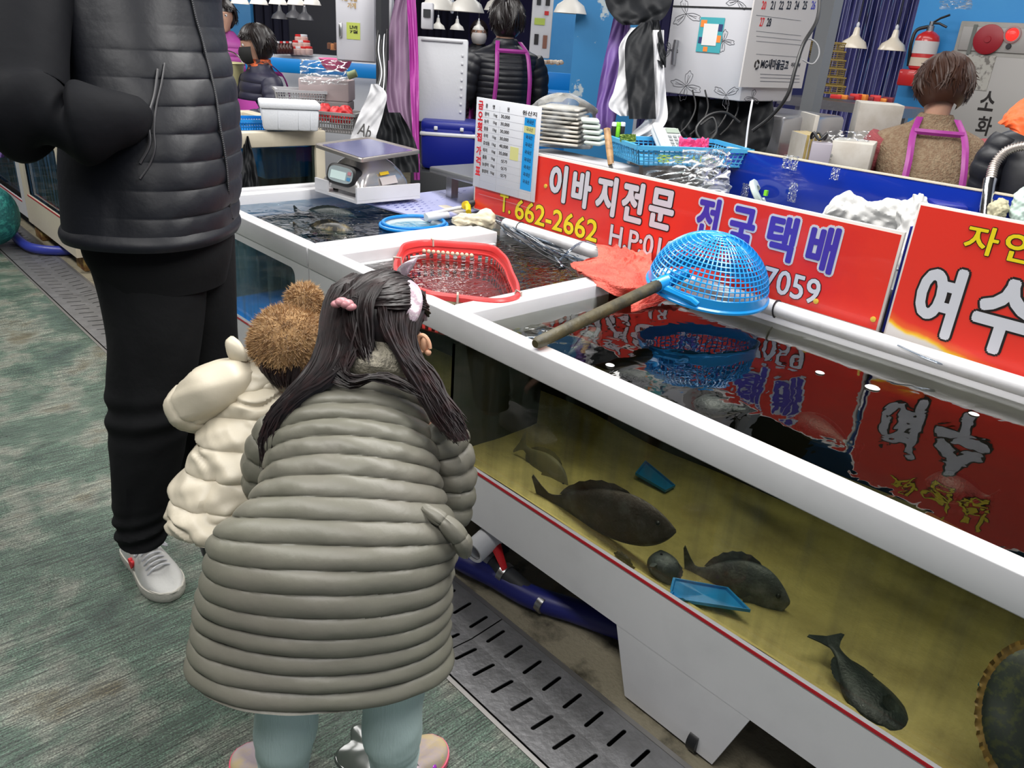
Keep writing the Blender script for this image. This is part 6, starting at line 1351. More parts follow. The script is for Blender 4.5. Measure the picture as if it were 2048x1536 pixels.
# strip curtain
M_strip = clear_mat('violet_curtain_strip', (.35, .35, .70), 1.5, .10, waves=[(3, .02, (1, 6, .6))], dirt=.75, dirtcol=(.17, .16, .42), dirt_stretch=(1, 9, .7))
xc = 6.6; cur = thing('strip_curtain', 'violet see-through strip curtain hanging left of the blue wall', 'curtain', (xc, at_x(1730, 100, xc)[1], .75))
y0_, y1_ = at_x(1640, 100, xc)[1], at_x(1850, 100, xc)[1]; ns = 19
for i in range(ns):
    yy = y0_+(y1_-y0_)*(i+.5)/ns; w_ = abs(y1_-y0_)/ns*.62; z0 = .80
    mb = MB(); mb.grid([[(xc+.012*math.cos(v*3)-(i % 2)*.012, yy+w_*v, z) for v in (-1, -.5, 0, .5, 1)] for z in (2.12, 1.7, 1.3, z0)]); part('strip', mb, M_strip, cur); mb = MB(); mb.box((xc-.013, yy-w_, 1.46), (.004, .006, 1.32)); part('strip_highlight', mb, pm('strip_highlight_white', (.42, .42, .62), .3), cur)  # thin pale bars put the highlights along the strips into colour
mb = MB(); mb.box((xc-.02, (y0_+y1_)/2, 2.14), (.05, abs(y1_-y0_)+.1, .07)); part('rail', mb, pm('lilac_rail', (.30, .28, .50), .4), cur)
mb = MB(); mb.box((7.3, 2.8, 1.5), (.05, 2.6, 3.0)); solo('partition', mb, pm('deep_blue_partition', (.015, .02, .12), .5), 'deep blue partition behind the strip curtain', 'partition', smooth=False)
for i, (x, y) in enumerate(((1706, 96), (1783, 101))): lamp(('cream pendant lamp before the curtain, left of the pair', 'cream pendant lamp before the curtain, beside the blue wall')[i], at_d(x, y, 5.2), .088, cord=1.2, emit=1.5, group='cream lamps before the curtain')
# metal frame post, yellow crate tower, shelf
mb = MB(); p = at_d(1632, 160, 4.1); mb.box((p[0], p[1], 1.6), (.09, .07, 3.3)); struct('post_1', mb, mat('grey_steel_post', (.20, .21, .22), .5), 'grey steel post beside the flowered cabinet') ; bpy.data.objects['post_1'].name = 'trim_3'
for i in range(6):
    c = at_d(1652, 186-i*17, 4.9); crate('crate', ('lowest', 'second lowest', 'third lowest', 'third highest', 'second highest', 'topmost')[i]+' olive-yellow crate in the tower beside the steel post', 'crate', c, (.17, .17, .046), .7, pm('olive_crate', (.22, .15, .03), .6), slats=4, rimw=.006, group='olive crates stacked by the post', top=(1, 1))
sf = thing('shelf', 'steel shelf with red and orange packets behind the cardboard boxes', 'shelf', tuple(at_d(1720, 215, 4.6)-np.array([0, 0, .9])))
c = at_d(1700, 212, 4.6); rzs = -.15+math.pi/2
mb = MB(); mb.box(c, (.75, .35, .05), rz=rzs+.1); mb2 = part('shelf_board', mb, M_steel, sf, False)
for q in (-1, 1): mb = MB(); mb.box((c[0]+.05*q, c[1]+.34*q, c[2]/2-.01), (.04, .04, c[2]-.03)); part('leg', mb, M_steel, sf, False)
rs = np.random.RandomState(12)
for i in range(9):
    p = at_d(1672+i*13, 193+i*.9, 4.55); bx('packet', ('red', 'orange', 'dark red')[i % 3]+' packet in the row on the steel shelf', 'packet', p-np.array([0, 0, .012]), (.06, .035, .02+.015*rs.rand()), rzs+rs.rand()*.6, (pm('red_pack', (.55, .02, .02), .4), pm('orange_pack', (.70, .22, .03), .4), pm('maroon_pack', (.18, .01, .02), .4))[i % 3], .004, group=('red', 'orange', 'dark red')[i % 3]+' packets on the steel shelf')
# cardboard and paper boxes
M_card = mat('white_carton', (.56, .53, .48), .7, var=((.46, .42, .36), 10, .45, .7)); M_paper = pm('yellow_paper_stack', (.48, .36, .12), .8)
bx('carton', 'open white carton lid tilted behind the paper stack', 'box', at_d(1612, 268, 3.6)-np.array([0, 0, .06]), (.02, .20, .15), -.75, M_card, .003)
sp = thing('paper_stack', 'stack of yellow-edged paper sheets with a black item before it', 'paper', tuple(at_d(1598, 318, 3.3)))
for i in range(12): mb = MB(); mb.box(at_d(1592+i*2.6, 300, 3.35), (.005, .16, .14), rz=-.70+.01*(i % 3)); part('sheet', mb, M_paper if i % 3 else M_card, sp, False)
bx('carton', 'small box with yellow band beside the paper stack', 'box', at_d(1634, 335, 3.25)-np.array([0, 0, .03]), (.075, .08, .13), .5, pm('violet_grey_carton', (.36, .33, .38), .6), .004)
bx('carton', 'torn white carton filled with clear bags left of the woman', 'box', at_d(1700, 330, 3.35)-np.array([0, 0, .05]), (.20, .16, .15), .35, M_card, .005)
bx('carton', 'tall white carton corner behind the woman in the vest', 'box', at_d(1745, 265, 3.9)-np.array([0, 0, .08]), (.22, .20, .22), .55, M_card, .005)
drape([[at_d(x, y, 3.28) for x in (1655, 1685, 1715, 1740)] for y in (262, 278, 295, 318)], M_film, 'plastic_bag', 'clear bags bulging from the torn carton', 'plastic bag', .010, 40, 93)
mb = MB(); pp = at_d(1638, 272, 3.2); mb.tube([pp+np.array([math.cos(q)*.022, math.sin(q)*.03, .012*math.sin(3*q)]) for q in np.linspace(0, 6.28, 20)], .006, 8); solo('cord_coil', mb, M_black, 'little black cord coil lying on the box with the yellow band', 'cord')
bx('counter', 'dark counter carrying the cartons behind the blue board', 'counter', (3.92, 2.35, 0), (.85, .95, .98), 0, pm('dark_counter', (.06, .05, .045), .6), .01)
bx('counter', 'wooden counter boards behind the woman in the fleece vest', 'counter', (4.75, .9, 0), (.9, 1.6, 1.02), 0, mat('pale_wood_boards', (.45, .28, .14), .6, var=((.60, .48, .30), 3, .4, .6, (1, 8, 1))), .01)
bx('steel_box', 'brushed steel box under the flowered cabinet', 'box', at_d(1545, 290, 3.9)-np.array([0, 0, .06]), (.5, .42, .22), -.1, mat('satin_steel', (.55, .55, .58), .25, .8), .02)

# ------------------------------------------------------------------ flowered cabinet
FX = 3.05; yA, yB = at_x(1333, 100, FX)[1], at_x(1481, 190, FX)[1]; zB_ = at_x(1478, 203, FX)[2]
cx1 = at_y(1592, 150, yB)[0]
fc = thing('cabinet', 'white cabinet with drawn black flowers, coloured sticker and calendar', 'cabinet', ((FX+cx1)/2, (yA+yB)/2, 0))
M_fl = pm('white_cabinet_skin', (.52, .52, .55), .3)
mb = MB(); mb.box(((FX+cx1)/2, (yA+yB)/2, zB_+.45), (cx1-FX, yA-yB, .90), bev=.006); part('body', mb, M_fl, fc)
zg = at_x(1400, 14, FX)[2]; mb = MB(); mb.box((FX-.0005, (yA+yB)/2, zg), (.004, yA-yB-.005, .006)); part('door_gap', mb, M_black, fc, False)
mb = MB(); mb.box(((FX+cx1)/2+.02, (yA+yB)/2, (zB_)/2), (.06, .06, zB_-.005)); part('post', mb, M_dark, fc, False)
mb = MB(); mb.box(((FX+cx1)/2+.02, (yA+yB)/2, .01), (.35, .35, .02)); part('foot', mb, M_dark, fc, False)
M_line = pm('flower_line', (.05, .05, .06), .5)
def flower(cx, cy, R, k, parent, plane, petals=4, a0=0.0):
    mb = MB(); P0 = plane(cx, cy)
    for i in range(petals):
        an = a0+i*2*math.pi/petals; Q = []
        for t in np.linspace(0, 1, 26):
            r_0 = R*math.sin(math.pi*t)**.7*(1+.07*math.sin(t*24+i)); w_ = (t-.5)*1.15
            Q.append(plane(cx+r_0*math.cos(an+w_), cy+r_0*math.sin(an+w_)))
        mb.tube(Q, .0011, 4)
        for w_ in (-.12, .12): mb.tube([plane(cx+q*R*math.cos(an+w_*q), cy+q*R*math.sin(an+w_*q)) for q in (.15, .45, .75)], .0008, 4)
    part('flower', mb, M_line, parent)
pf = lambda x, y: at_x(x, y, FX-.0005)
for x, y, R, n, a0 in ((1372, 28, 30, 3, .35), (1372, 172, 30, 4, .3), (1452, 190, 26, 3, -2.6), (1447, 82, 22, 4, .2), (1475, 2, 22, 3, .8), (1340, 100, 16, 3, .2)): flower(x, y, R, 0, fc, pf, n, a0)
ps = lambda x, y: at_y(x, y, yB-.0005); flower(1505, 195, 16, 0, fc, ps, 3, .8)
p = pf(1352, 105); mb = MB(); mb.tube([p+np.array([-.010, 0, -.05]), p+np.array([-.014, 0, 0]), p+np.array([-.010, 0, .05])], .011, 14); part('handle', mb, M_steel, fc)
# sticker: coloured card with a plain white square
def card(q0, q1, z0, z1, m, name, lift, parent): mb = MB(); mb.box((FX-lift, (q0+q1)/2, (z0+z1)/2), (.0012, abs(q0-q1), z1-z0)); return part(name, mb, m, parent, False)
a_, b_ = pf(1392, 103), pf(1451, 36); stk = card(a_[1], b_[1], a_[2], b_[2], pm('teal_card', (.05, .30, .34), .4), 'sticker', .003, fc)
for i, (u, v, w_, h_, mt) in enumerate(((.05, .72, .25, .2, 'o'), (.75, .62, .22, .2, 'n'), (.05, .25, .2, .18, 'n'), (.76, .30, .2, .2, 'o'), (.30, .02, .18, .14, 'o'))):
    y0 = a_[1]+(b_[1]-a_[1])*u; y1 = a_[1]+(b_[1]-a_[1])*(u+w_); z0 = a_[2]+(b_[2]-a_[2])*v; z1 = z0+(b_[2]-a_[2])*h_
    card(y0, y1, z0, z1, pm('orange_card', (.70, .20, .04), .4) if mt == 'o' else pm('navy_card', (.03, .04, .12), .4), 'colour_block', .0040, stk)
y0 = a_[1]+(b_[1]-a_[1])*.20; y1 = a_[1]+(b_[1]-a_[1])*.80; card(y0, y1, a_[2]+(b_[2]-a_[2])*.20, a_[2]+(b_[2]-a_[2])*.82, pm('white_card', (.6, .6, .6), .4), 'white_square', .0048, stk)
# calendar on the side of the cabinet
KY = yB-.012; k0, k1 = at_y(1478, 174, KY), at_y(1602, 176, KY); kz = at_y(1560, -60, KY)[2]
cal = thing('calendar', 'wall calendar sheet with red and black dates and a recycling mark, on the cabinet side', 'calendar', ((k0[0]+k1[0])/2, KY, k0[2]))
xa, xb = k0[0]+.0, k1[0]; mb = MB(); mb.box(((xa+xb)/2, KY, (k0[2]+kz)/2), (xb-xa, .006, kz-k0[2])); part('sheet', mb, pm('calendar_paper', (.50, .48, .47), .5), cal, False)
def ktx(txt, x0, y0, x1, y1, m, off=.02):
    a, b = at_y(x0, y1, KY), at_y(x1, y0, KY); lettering(txt, m, (0, KY-.0034, 0), (1, 0, 0), (0, 0, 1), (a[0], a[2], b[0], b[2]), cal, 'lettering', off=off)
kr = pm('calendar_red', (.55, .02, .02), .5); kb = pm('calendar_blue', (.05, .05, .35), .5)
for i, (n, x) in enumerate((('20', 1522), ('21', 1540), ('22', 1557), ('23', 1572), ('24', 1588), ('25', 1604), ('26', 1621))): ktx(n, x-1, 3, x+10, 18, kr if i == 0 else (kb if i == 6 else M_ink_k))
ktx('27', 1517, 36, 1528, 52, kr); ktx('28', 1531, 37, 1542, 52, M_ink_k)
ktx('MG새마을금고', 1519, 121, 1577, 137, M_ink_k, .03); ktx('이라지부', 1580, 126, 1600, 134, M_ink_k)
mb = MB()
for y in (30, 62, 72, 82, 108): a, b = at_y(1511, y, KY), at_y(1602, y+2, KY); mb.box(((a[0]+b[0])/2, KY-.0036, a[2]), (b[0]-a[0], .0008, .0012))
for y in (148, 155, 162): a, b = at_y(1519, y, KY), at_y(1598, y, KY); mb.box(((a[0]+b[0])/2, KY-.0036, a[2]), (b[0]-a[0], .0008, .0022))
part('printed_line', mb, pm('print_grey', (.16, .16, .17), .5), cal, False)
c = at_y(1512, 129, KY); mb = MB()
for i in range(3):
    mb.tube([(c[0]+.014*math.cos(q), KY-.004, c[2]+.016*math.sin(q)) for q in np.linspace(i*2.094+.25, i*2.094+1.9, 8)], [.0040, .0042, .0044, .0042, .0036, .0046, .003, .001], 5)
part('emblem', mb, M_ink_k, cal)
# cables around
M_cable = pm('black_cable', (.012, .012, .013), .4)
def cable(label, P, r=.006, m=None, group=None):
    mb = MB(); mb.tube(spline(pxpath(*P), np.linspace(0, 1, 40)), r, 8); return solo('cable', mb, m or M_cable, label, 'cable', group)
cable('thick black cable hanging in front of the calendar', [(1640, -30, 3.0), (1634, 40, 2.98), (1606, 90, 2.96), (1590, 140, 2.96), (1575, 190, 2.98), (1540, 235, 3.05), (1505, 262, 3.1)], .007)
cable('looped grey cable beside the steel post', [(1605, 90, 3.02), (1618, 78, 3.02), (1634, 88, 3.02), (1638, 110, 3.02), (1625, 128, 3.02), (1605, 120, 3.02)], .003, pm('grey_cable', (.25, .25, .26), .5))
cable('white cable dropping from the cabinet', [(1505, 200, 3.1), (1498, 240, 3.1), (1492, 290, 3.12), (1490, 312, 3.12)], .004, M_white2)
cable('coiled black cable under the cabinet', [(1400, 250, 3.3), (1425, 235, 3.3), (1432, 265, 3.3), (1408, 285, 3.3), (1392, 262, 3.3), (1415, 232, 3.3), (1450, 225, 3.3), (1480, 245, 3.3)], .006)
for i, x in enumerate((1385, 1410, 1450, 1470)): cable('thin cable hanging in the dark under the cabinet', [(x, 180, 3.35), (x+6, 215, 3.35), (x-10, 250, 3.35), (x-30, 270, 3.35)], .0035, group='thin cables under the cabinet')
# dark coats and bags hanging under / left of the cabinet
M_hang = mat('black_plastic_sheet', (.007, .008, .010), .6, bump=(14, .5), spec=.25); M_wbag = mat('white_carrier_bag', (.50, .50, .52), .45, bump=(18, .4)); M_purp = mat('purple_apron_cloth', (.12, .06, .24), .55, bump=(10, .3))
def hang(name, label, L, m, D, folds=4, amp=.012, k=0, cat='bag'):
    """L rows of (left px, right px, y); cloth with folds running down and real thickness"""
    n = 60; rows = spline(np.array([[l, r, y] for l, r, y in L], float), np.linspace(0, 1, 40)); mb = MB(); G = []
    for s_ in (0, 1):
        G = []
        for i, (l, r, y) in enumerate(rows):
            G.append([tuple(at_d(l+(r-l)*u, y, D+amp*(.6*math.sin(u*folds*4.2+1.8*float(wob(u*2, i*.10, 0, k)))+.5*float(wob(u*folds*1.3, i*.05, 0, k+2)))+.010*float(wob(u*5, i*.2, 0, k+1))+s_*.02*math.sin(u*math.pi)+s_*.002)) for u in np.linspace(0, 1, n)])
        if s_: G = [r[::-1] for r in G]
        mb.grid(G)
    return solo(name, mb, m, label, cat)
hang('bag_bundle', 'bulging black plastic bundle hanging at the top beside the flowered cabinet', [(1215, 1345, -60), (1208, 1348, -20), (1214, 1340, 15), (1230, 1325, 38), (1245, 1305, 50)], M_hang, 3.28, 3, .02, 3)
hang('carrier_bag', 'black carrier bag hanging in front of the white ones', [(1282, 1300, 45), (1255, 1305, 75), (1250, 1308, 130), (1255, 1310, 190), (1258, 1312, 238)], M_hang, 3.22, 2, .012, 4)
hang('carrier_bag', 'black carrier bag handle loop at the cabinet edge', [(1300, 1318, 40), (1304, 1326, 80), (1310, 1332, 110), (1322, 1332, 135)], M_hang, 3.24, 1, .01, 5)
hang('carrier_bag', 'white carrier bag with its bottom corner pointing left', [(1262, 1290, 55), (1238, 1280, 95), (1238, 1278, 130), (1228, 1276, 180), (1218, 1262, 215), (1240, 1258, 232)], M_wbag, 3.27, 2, .012, 6)
hang('carrier_bag', 'long white carrier bag trailing down over the basket', [(1300, 1328, 60), (1302, 1328, 130), (1300, 1332, 190), (1290, 1334, 240), (1268, 1318, 262), (1256, 1290, 276)], M_wbag, 3.25, 2, .012, 7)
hang('apron', 'dull purple apron hanging left of the carrier bags', [(1228, 1262, 30), (1215, 1258, 90), (1200, 1248, 160), (1192, 1235, 220), (1190, 1228, 258)], M_purp, 3.40, 3, .014, 8, 'apron')
hang('coat', 'black jacket hanging in the dark under the cabinet', [(1400, 1545, 198), (1395, 1548, 240), (1400, 1540, 280), (1420, 1525, 315)], M_hang, 3.45, 4, .02, 9, 'coat')
hang('coat', 'dark cloth hanging under the left side of the cabinet', [(1325, 1420, 192), (1328, 1415, 230), (1330, 1400, 262), (1345, 1395, 290)], M_hang, 3.55, 4, .02, 10, 'coat')

# ------------------------------------------------------------------ middle: blue column, white cabinet, aprons, cooler
c = at_d(1188, 110, 4.9); mb = MB(); mb.box((c[0]+.12, c[1], 1.6), (.36, .42, 3.3), rz=0.72); struct('column_1', mb, mat('peeling_blue_column', (0.025, 0.20, 0.45), 0.5, var=((0.45, .52, .55), 9, .62, .66)), 'blue painted column with flaking paint'); bpy.data.objects['column_1'].name = 'trim_4'
c = at_d(1122, 100, 7.2); mb = MB(); mb.box((c[0], c[1], 1.6), (.55, .3, 3.3), rz=.75); struct('column_2', mb, M_bluewall, 'further blue column'); bpy.data.objects['column_2'].name = 'trim_5'
def panelbox(label, px0, px1, py0, py1, D, m, cat='cabinet', name='cabinet', dep=.12, rz=-.76):
    c = (at_d((px0+px1)/2, py0, D)+at_d((px0+px1)/2, py1, D))/2; w_ = (px1-px0)*D/FPX; h_ = (py1-py0)*D/FPX*1.02
    t = thing(name, label, cat, (float(c[0]), float(c[1]), float(c[2]-h_/2)), rz); mb = MB(); mb.box((0, dep/2, h_/2), (w_, dep, h_), bev=.01); part('body', mb, m, t, world=False); return t, w_, h_
t, w_, h_ = panelbox('white cabinet with a yellow sticker and writing, hung above the white bag', 671, 752, -40, 116, 4.35, pm('white_enamel', (.56, .56, .60), .35), dep=.16)
mb = MB(); mb.box((.0, -.006, h_/2), (w_*.94, .012, h_*.97), bev=.004); part('door', mb, pm('white_enamel', (.56, .56, .60), .35), t, world=False)
mb = MB(); mb.box((-w_*.36, -.02, h_*.36), (.018, .02, .08), bev=.006); part('handle', mb, M_steel, t, world=False)
mb = MB(); mb.box((-w_*.05, -.014, h_*.36), (.075, .002, .085)); st_ = part('sticker', mb, pm('yellow_green_sticker', (.45, .52, .10), .5), t, False, world=False)
def ltx(txt, x0, z0, x1, z1, m, par, yy=-.016):
    o = lettering(txt, m, (0, yy, 0), (1, 0, 0), (0, 0, 1), (x0, z0, x1, z1), None, 'lettering', off=.03); o.parent = par; return o
ltx('마감세일', -w_*.38, h_*.70, w_*.05, h_*.78, pm('ochre_ink', (.45, .30, .12), .6), t); ltx('가게', -w_*.18, h_*.62, w_*.02, h_*.68, pm('ochre_ink', (.45, .30, .12), .6), t)
ltx('LIVE', -.03, h_*.385, .012, h_*.42, M_ink_k, t); ltx('7월', -.03, h_*.335, .012, h_*.37, M_ink_k, t)
c = at_d(765, 150, 4.3); mb = MB(); mb.box((c[0], c[1], 1.3), (.05, .05, 2.6)); struct('post_2', mb, M_dark, 'dark post behind the hanging cables'); bpy.data.objects['post_2'].name = 'trim_6'
t, w_, h_ = panelbox('small white control box with red label at the top beside the purple apron', 752, 784, -20, 54, 4.3, pm('white_enamel', (.56, .56, .60), .35), name='control_box', cat='control box', dep=.08)
mb = MB(); mb.box((0, -.006, h_*.78), (w_*.5, .008, h_*.16)); part('label', mb, pm('red_pack', (.55, .02, .02), .4), t, world=False)
mb = MB(); mb.box((0, -.006, h_*.42), (w_*.45, .008, h_*.1)); part('display', mb, M_dark, t, world=False)
t, w_, h_ = panelbox('white temperature control box left of the lamps', 842, 866, 8, 56, 5.0, pm('white_enamel', (.56, .56, .60), .35), name='control_box', cat='control box', dep=.06)
mb = MB(); mb.box((0, -.006, h_*.60), (w_*.6, .008, h_*.3)); part('display', mb, M_dark, t, world=False)
hang('apron', 'greyish purple apron hanging beside the white cabinet', [(805, 838, -60), (790, 832, 0), (778, 830, 60), (776, 828, 140), (776, 832, 220), (800, 834, 270)], mat('grey_purple_cloth', (.20, .12, .20), .55, bump=(10, .3)), 4.25, 4, .018, 11, 'apron')
hang('apron', 'bright magenta apron hanging next to the tall foam box', [(812, 826, -60), (814, 832, 10), (818, 836, 90), (820, 838, 170), (824, 838, 250), (828, 840, 360)], M_magenta, 4.18, 2, .012, 12, 'apron')
hang('carrier_bag', 'white bag printed with black letters, hanging above the scale', [(742, 756, 168), (738, 772, 185), (722, 768, 220), (708, 758, 255), (698, 748, 285)], M_wbag, 4.05, 2, .010, 13)
o = lettering('Ab', M_ink_k, at_d(714, 268, 4.015), uv(GR*.90-CU*.30), uv(CU*.92+GR*.28), (0, 0, .068, .062), None, 'print', off=.01); o['label'] = 'black printed letters Ab on the white bag'; o['category'] = 'print'
bagw = [q for q in bpy.data.objects if q.get('label', '').startswith('white bag printed')][0]; o.data.transform(Matrix.Translation(-bagw.location)); o.parent = bagw; del o['label']; del o['category']
hang('carrier_bag', 'black carrier bags hanging right of the lettered bag', [(765, 800, 225), (760, 820, 260), (765, 835, 300), (780, 838, 345)], M_hang, 4.10, 4, .02, 14)
hang('carrier_bag', 'black carrier bag hanging by its handle on the far cream tank', [(493, 497, 272), (486, 503, 295), (484, 512, 330), (482, 520, 388)], M_hang, 3.95, 3, .012, 15)
for i in range(5): cable('thin cable hanging beside the white cabinet', [(758+i*4, 50, 4.2), (752+i*5, 100, 4.2), (760+i*3, 150, 4.2), (748+i*6, 185, 4.2)], .004, (M_cable, M_white2)[i % 2], group=('black', 'white')[i % 2]+' cables beside the white cabinet')
for q in [q for q in bpy.data.objects if q.get('label') == 'thin cable hanging beside the white cabinet']: q['label'] = 'thin '+q['group'].split()[0]+' cable hanging beside the white cabinet'
# tall foam box on the blue cooler
def stand_box(label, px0, px1, py0, py1, D, m, dep, rz, name, cat, bev=.015, top=(1, 1)):
    c = at_d((px0+px1)/2, py1, D); w_ = (px1-px0)*D/FPX; h_ = (py1-py0)*D/FPX
    t = thing(name, label, cat, tuple(c), rz); mb = MB(); mb.box((0, dep/2, h_/2), (w_, dep, h_), bev=bev, top=top); part('body', mb, m, t, world=False); return t, w_, h_
t, w_, h_ = stand_box('blue cool box with white band under the tall foam box', 842, 948, 252, 342, 4.45, M_navy, .26, -.70, 'cooler', 'cool box', .03, (1.06, 1.04))
mb = MB(); mb.box((0, .13, h_*.77), (w_*1.07, .28, .022), bev=.008); part('band', mb, M_white2, t, world=False)
mb = MB(); mb.box((0, .13, h_*.93), (w_*1.04, .27, .055), bev=.015); part('lid', mb, M_navy, t, world=False)
for q in (-.12, .12): mb = MB(); mb.box((q*w_*2, -.008, h_*.90), (.02, .012, .02), bev=.003); part('latch', mb, M_white2, t, world=False)
cz = t.location.z; bx('bench', 'dark low bench carrying the blue cool box', 'bench', (t.location.x+.09, t.location.y+.1, 0), (.42, .34, cz-.002), -.70, M_dark, .01)
t, w_, h_ = stand_box('tall white polystyrene lid standing on the blue cool box', 830, 930, 90, 246, 4.47, mat('grey_white_foam', (.58, .59, .62), .7, bump=(60, .1)), .09, -.70, 'foam_box', 'foam box', .012)
for q in range(8): mb = MB(); mb.box((w_*.40, -.004, h_*.15+q*h_*.095), (.012, .008, .012), bev=.002); part('rib', mb, mat('grey_white_foam', (.58, .59, .62), .7) if q == 0 else t.children[1].data.materials[0], t, world=False)
mb = MB(); mb.box((0, -.004, h_-.015), (w_*.8, .012, .01), bev=.003); part('edge_groove', mb, pm('groove_grey', (.35, .35, .37), .7), t, world=False)
# middle distance counter, freezer, pendant lamps
bx('freezer', 'white freezer chest with blue panel behind the woman with her back turned', 'freezer', at_d(1080, 200, 6.3)*np.array([1, 1, 0]), (1.5, .6, 1.17), -.72, pm('white_enamel', (.56, .56, .60), .35), .02)
c = at_d(1090, 155, 5.8); bx('panel', 'blue front panel of the white freezer', 'panel', c-np.array([0, 0, .12]), (.9, .02, .16), -.72, M_blue, .006)
t = thing('shellfish_tray', 'row of beige shellfish heaped on the freezer', 'shellfish', tuple(at_d(1110, 128, 6.1))); rs = np.random.RandomState(9)
for i in range(34): p = at_d(1082+i*1.25, 127-4*rs.rand(), 6.15+.1*rs.rand()); mb = MB(); mb.ball(p, .020, 8, 6, (1, .8, .7)); part('shell', mb, pm('beige_shell', (.42, .27, .16), .5) if i % 2 else pm('pale_shell', (.58, .48, .38), .5), t)
t, w_, h_ = panelbox('white notice board with small black pictures beside the blue column', 1062, 1104, -10, 110, 6.4, pm('notice_white', (.56, .56, .58), .5), name='notice_board', cat='notice board', dep=.03, rz=-.72)
for x, z, a, b, m in ((-.2, .86, .2, .14, M_dark), (.22, .86, .2, .14, M_ink_k), (.2, .68, .2, .06, pm('red_pack', (.55, .02, .02), .4)), (-.1, .55, .5, .10, pm('lime_card', (.40, .50, .08), .5)), (-.2, .28, .2, .16, M_ink_k), (.22, .25, .2, .2, pm('brown_card', (.20, .08, .05), .5))):
    mb = MB(); mb.box((x*w_, -.006, z*h_), (a*w_, .006, b*h_)); part('picture', mb, m, t, False, world=False)
bx('counter', 'blue counter front left of the blue column', 'counter', at_d(1125, 185, 5.6)*np.array([1, 1, 0]), (.3, .3, 1.15), -.7, M_blue, .01)
for i, (x, y, D, r) in enumerate(((878, 20, 5.2, .115), (934, 24, 5.2, .115), (1000, 22, 5.6, .115), (1140, 27, 4.7, .10), (876, 58, 7.6, .07), (914, 60, 7.6, .07), (957, 60, 7.8, .06))):
    lamp(('white pendant lamp at the top beside the temperature box', 'white pendant lamp at the top left of the dark-haired woman', 'white pendant lamp behind the head of the dark-haired woman', 'white pendant lamp at the top right of the blue column', 'small cream lamp far back, left one', 'small cream lamp far back, right one', 'small far lamp above the masked distant woman')[i], at_d(x, y, D), r, pm('white_lamp_shade', (.60, .58, .54), .35), cord=.9, emit=5, group='pendant lamps over the middle stalls')
for i, (x, y) in enumerate(((480, 8), (518, 9), (556, 9), (592, 10), (624, 10))): lamp('white pendant lamp at the top edge, number-less row above the masked woman'.replace(', number-less row', ' in the row'), at_d(x, y, 5.0), .058, pm('white_lamp_shade', (.60, .58, .54), .35), cord=.9, emit=2, group='row of lamps above the masked woman')
for i, (x, y) in enumerate(((560, 38), (588, 36), (610, 40))): lamp('dim grey lamp in the shade behind the row of white lamps', at_d(x, y, 6.5), .07, pm('grey_lamp_shade', (.10, .10, .11), .4), cord=.9, emit=.2, group='dim lamps behind the row')
mb = MB(); c = at_d(903, 12, 5.8); mb.lathe([(.05, 0), (.05, .012), (.035, .016)], c, 24, M=Matrix.Rotation(math.pi/2, 3, 'X') @ Matrix.Rotation(.7, 3, 'Y')); solo('clock', mb, M_white2, 'small round white dial hanging between the lamps', 'clock')

# ------------------------------------------------------------------ far cream tank with boxes on it
ft = thing('fish_tank', 'cream rimmed tank across the passage with a blue tub inside', 'fish tank', (2.0, 4.3, 0))
FY = 3.95; zr = at_y(560, 262, FY)[2]; xr = at_y(640, 300, FY)[0]; xl = at_y(440, 300, FY)[0]-.25
rail('front_rim', xl, xr+.02, FY-.03, FY+.05, zr-.075, zr, ft, M_cream)
rail('corner_post', xr-.035, xr+.02, FY-.02, FY+.03, .05, zr-.076, ft, M_cream, .003)
rail('side_rim', xr-.03, xr+.05, FY+.052, 4.9, zr-.075, zr, ft, M_cream)
rail('back_rim', xl, xr+.02, 4.82, 4.9, zr-.075, zr-.001, ft, M_cream)
rail('base', xl, xr, FY, 4.85, .04, .32, ft, M_cream)
mb = MB(); mb.box(((xl+xr)/2-.02, FY+.004, (zr+.24)/2), (xr-xl-.03, .008, zr-.40)); part('glass', mb, clear_mat('dark_tank_glass', (.45, .55, .56), 1.45, .02, dirt=.3, dirtcol=(.04, .06, .06)), ft, False)
mb = MB(); mb.box(((xl+xr)/2, 4.80, .6), (xr-xl, .02, zr-.35)); mb.box((xr-.01, 4.4, .6), (.012, .8, zr-.40)); part('basin_wall', mb, M_tankwall, ft, False)
mb = MB(); mb.box((xl+.01, 4.42, (zr+.04)/2), (.02, .92, zr-.06)); part('side_panel', mb, M_cream, ft, False)
c = at_d(562, 318, 4.35); mb = MB(); mb.box((c[0], c[1], c[2]+.0), (.30, .22, .17), top=(1.25, 1.2), bev=.01); solo('tub', mb, M_blue, 'blue plastic tub inside the cream rimmed tank', 'tub')
bx('carton', 'dark maroon box behind the tank glass', 'box', at_d(540, 352, 4.5)-np.array([0, 0, .05]), (.18, .12, .07), 0, pm('maroon_box', (.06, .02, .025), .5))
t = thing('foam_box', 'white polystyrene box with closed lid on the cream tank rim', 'foam box', tuple(at_d(580, 258, 4.12)), -.42)
mb = MB(); mb.box((0, 0, .055), (.27, .20, .105), bev=.01, top=(1.06, 1.08)); part('body', mb, M_styro, t, world=False)
mb = MB(); mb.box((0, 0, .124), (.30, .23, .032), bev=.008); part('lid', mb, M_styro, t, world=False)
for q in (-.06, .04, .1): mb = MB(); mb.box((q, -.105, .055), (.006, .008, .09), bev=.002); part('rib', mb, M_styro, t, world=False)
crate('basket', 'bright blue plastic basket left of the white foam box', 'basket', at_d(500, 262, 4.15), (.20, .16, .06), -.2, M_blue, slats=16)
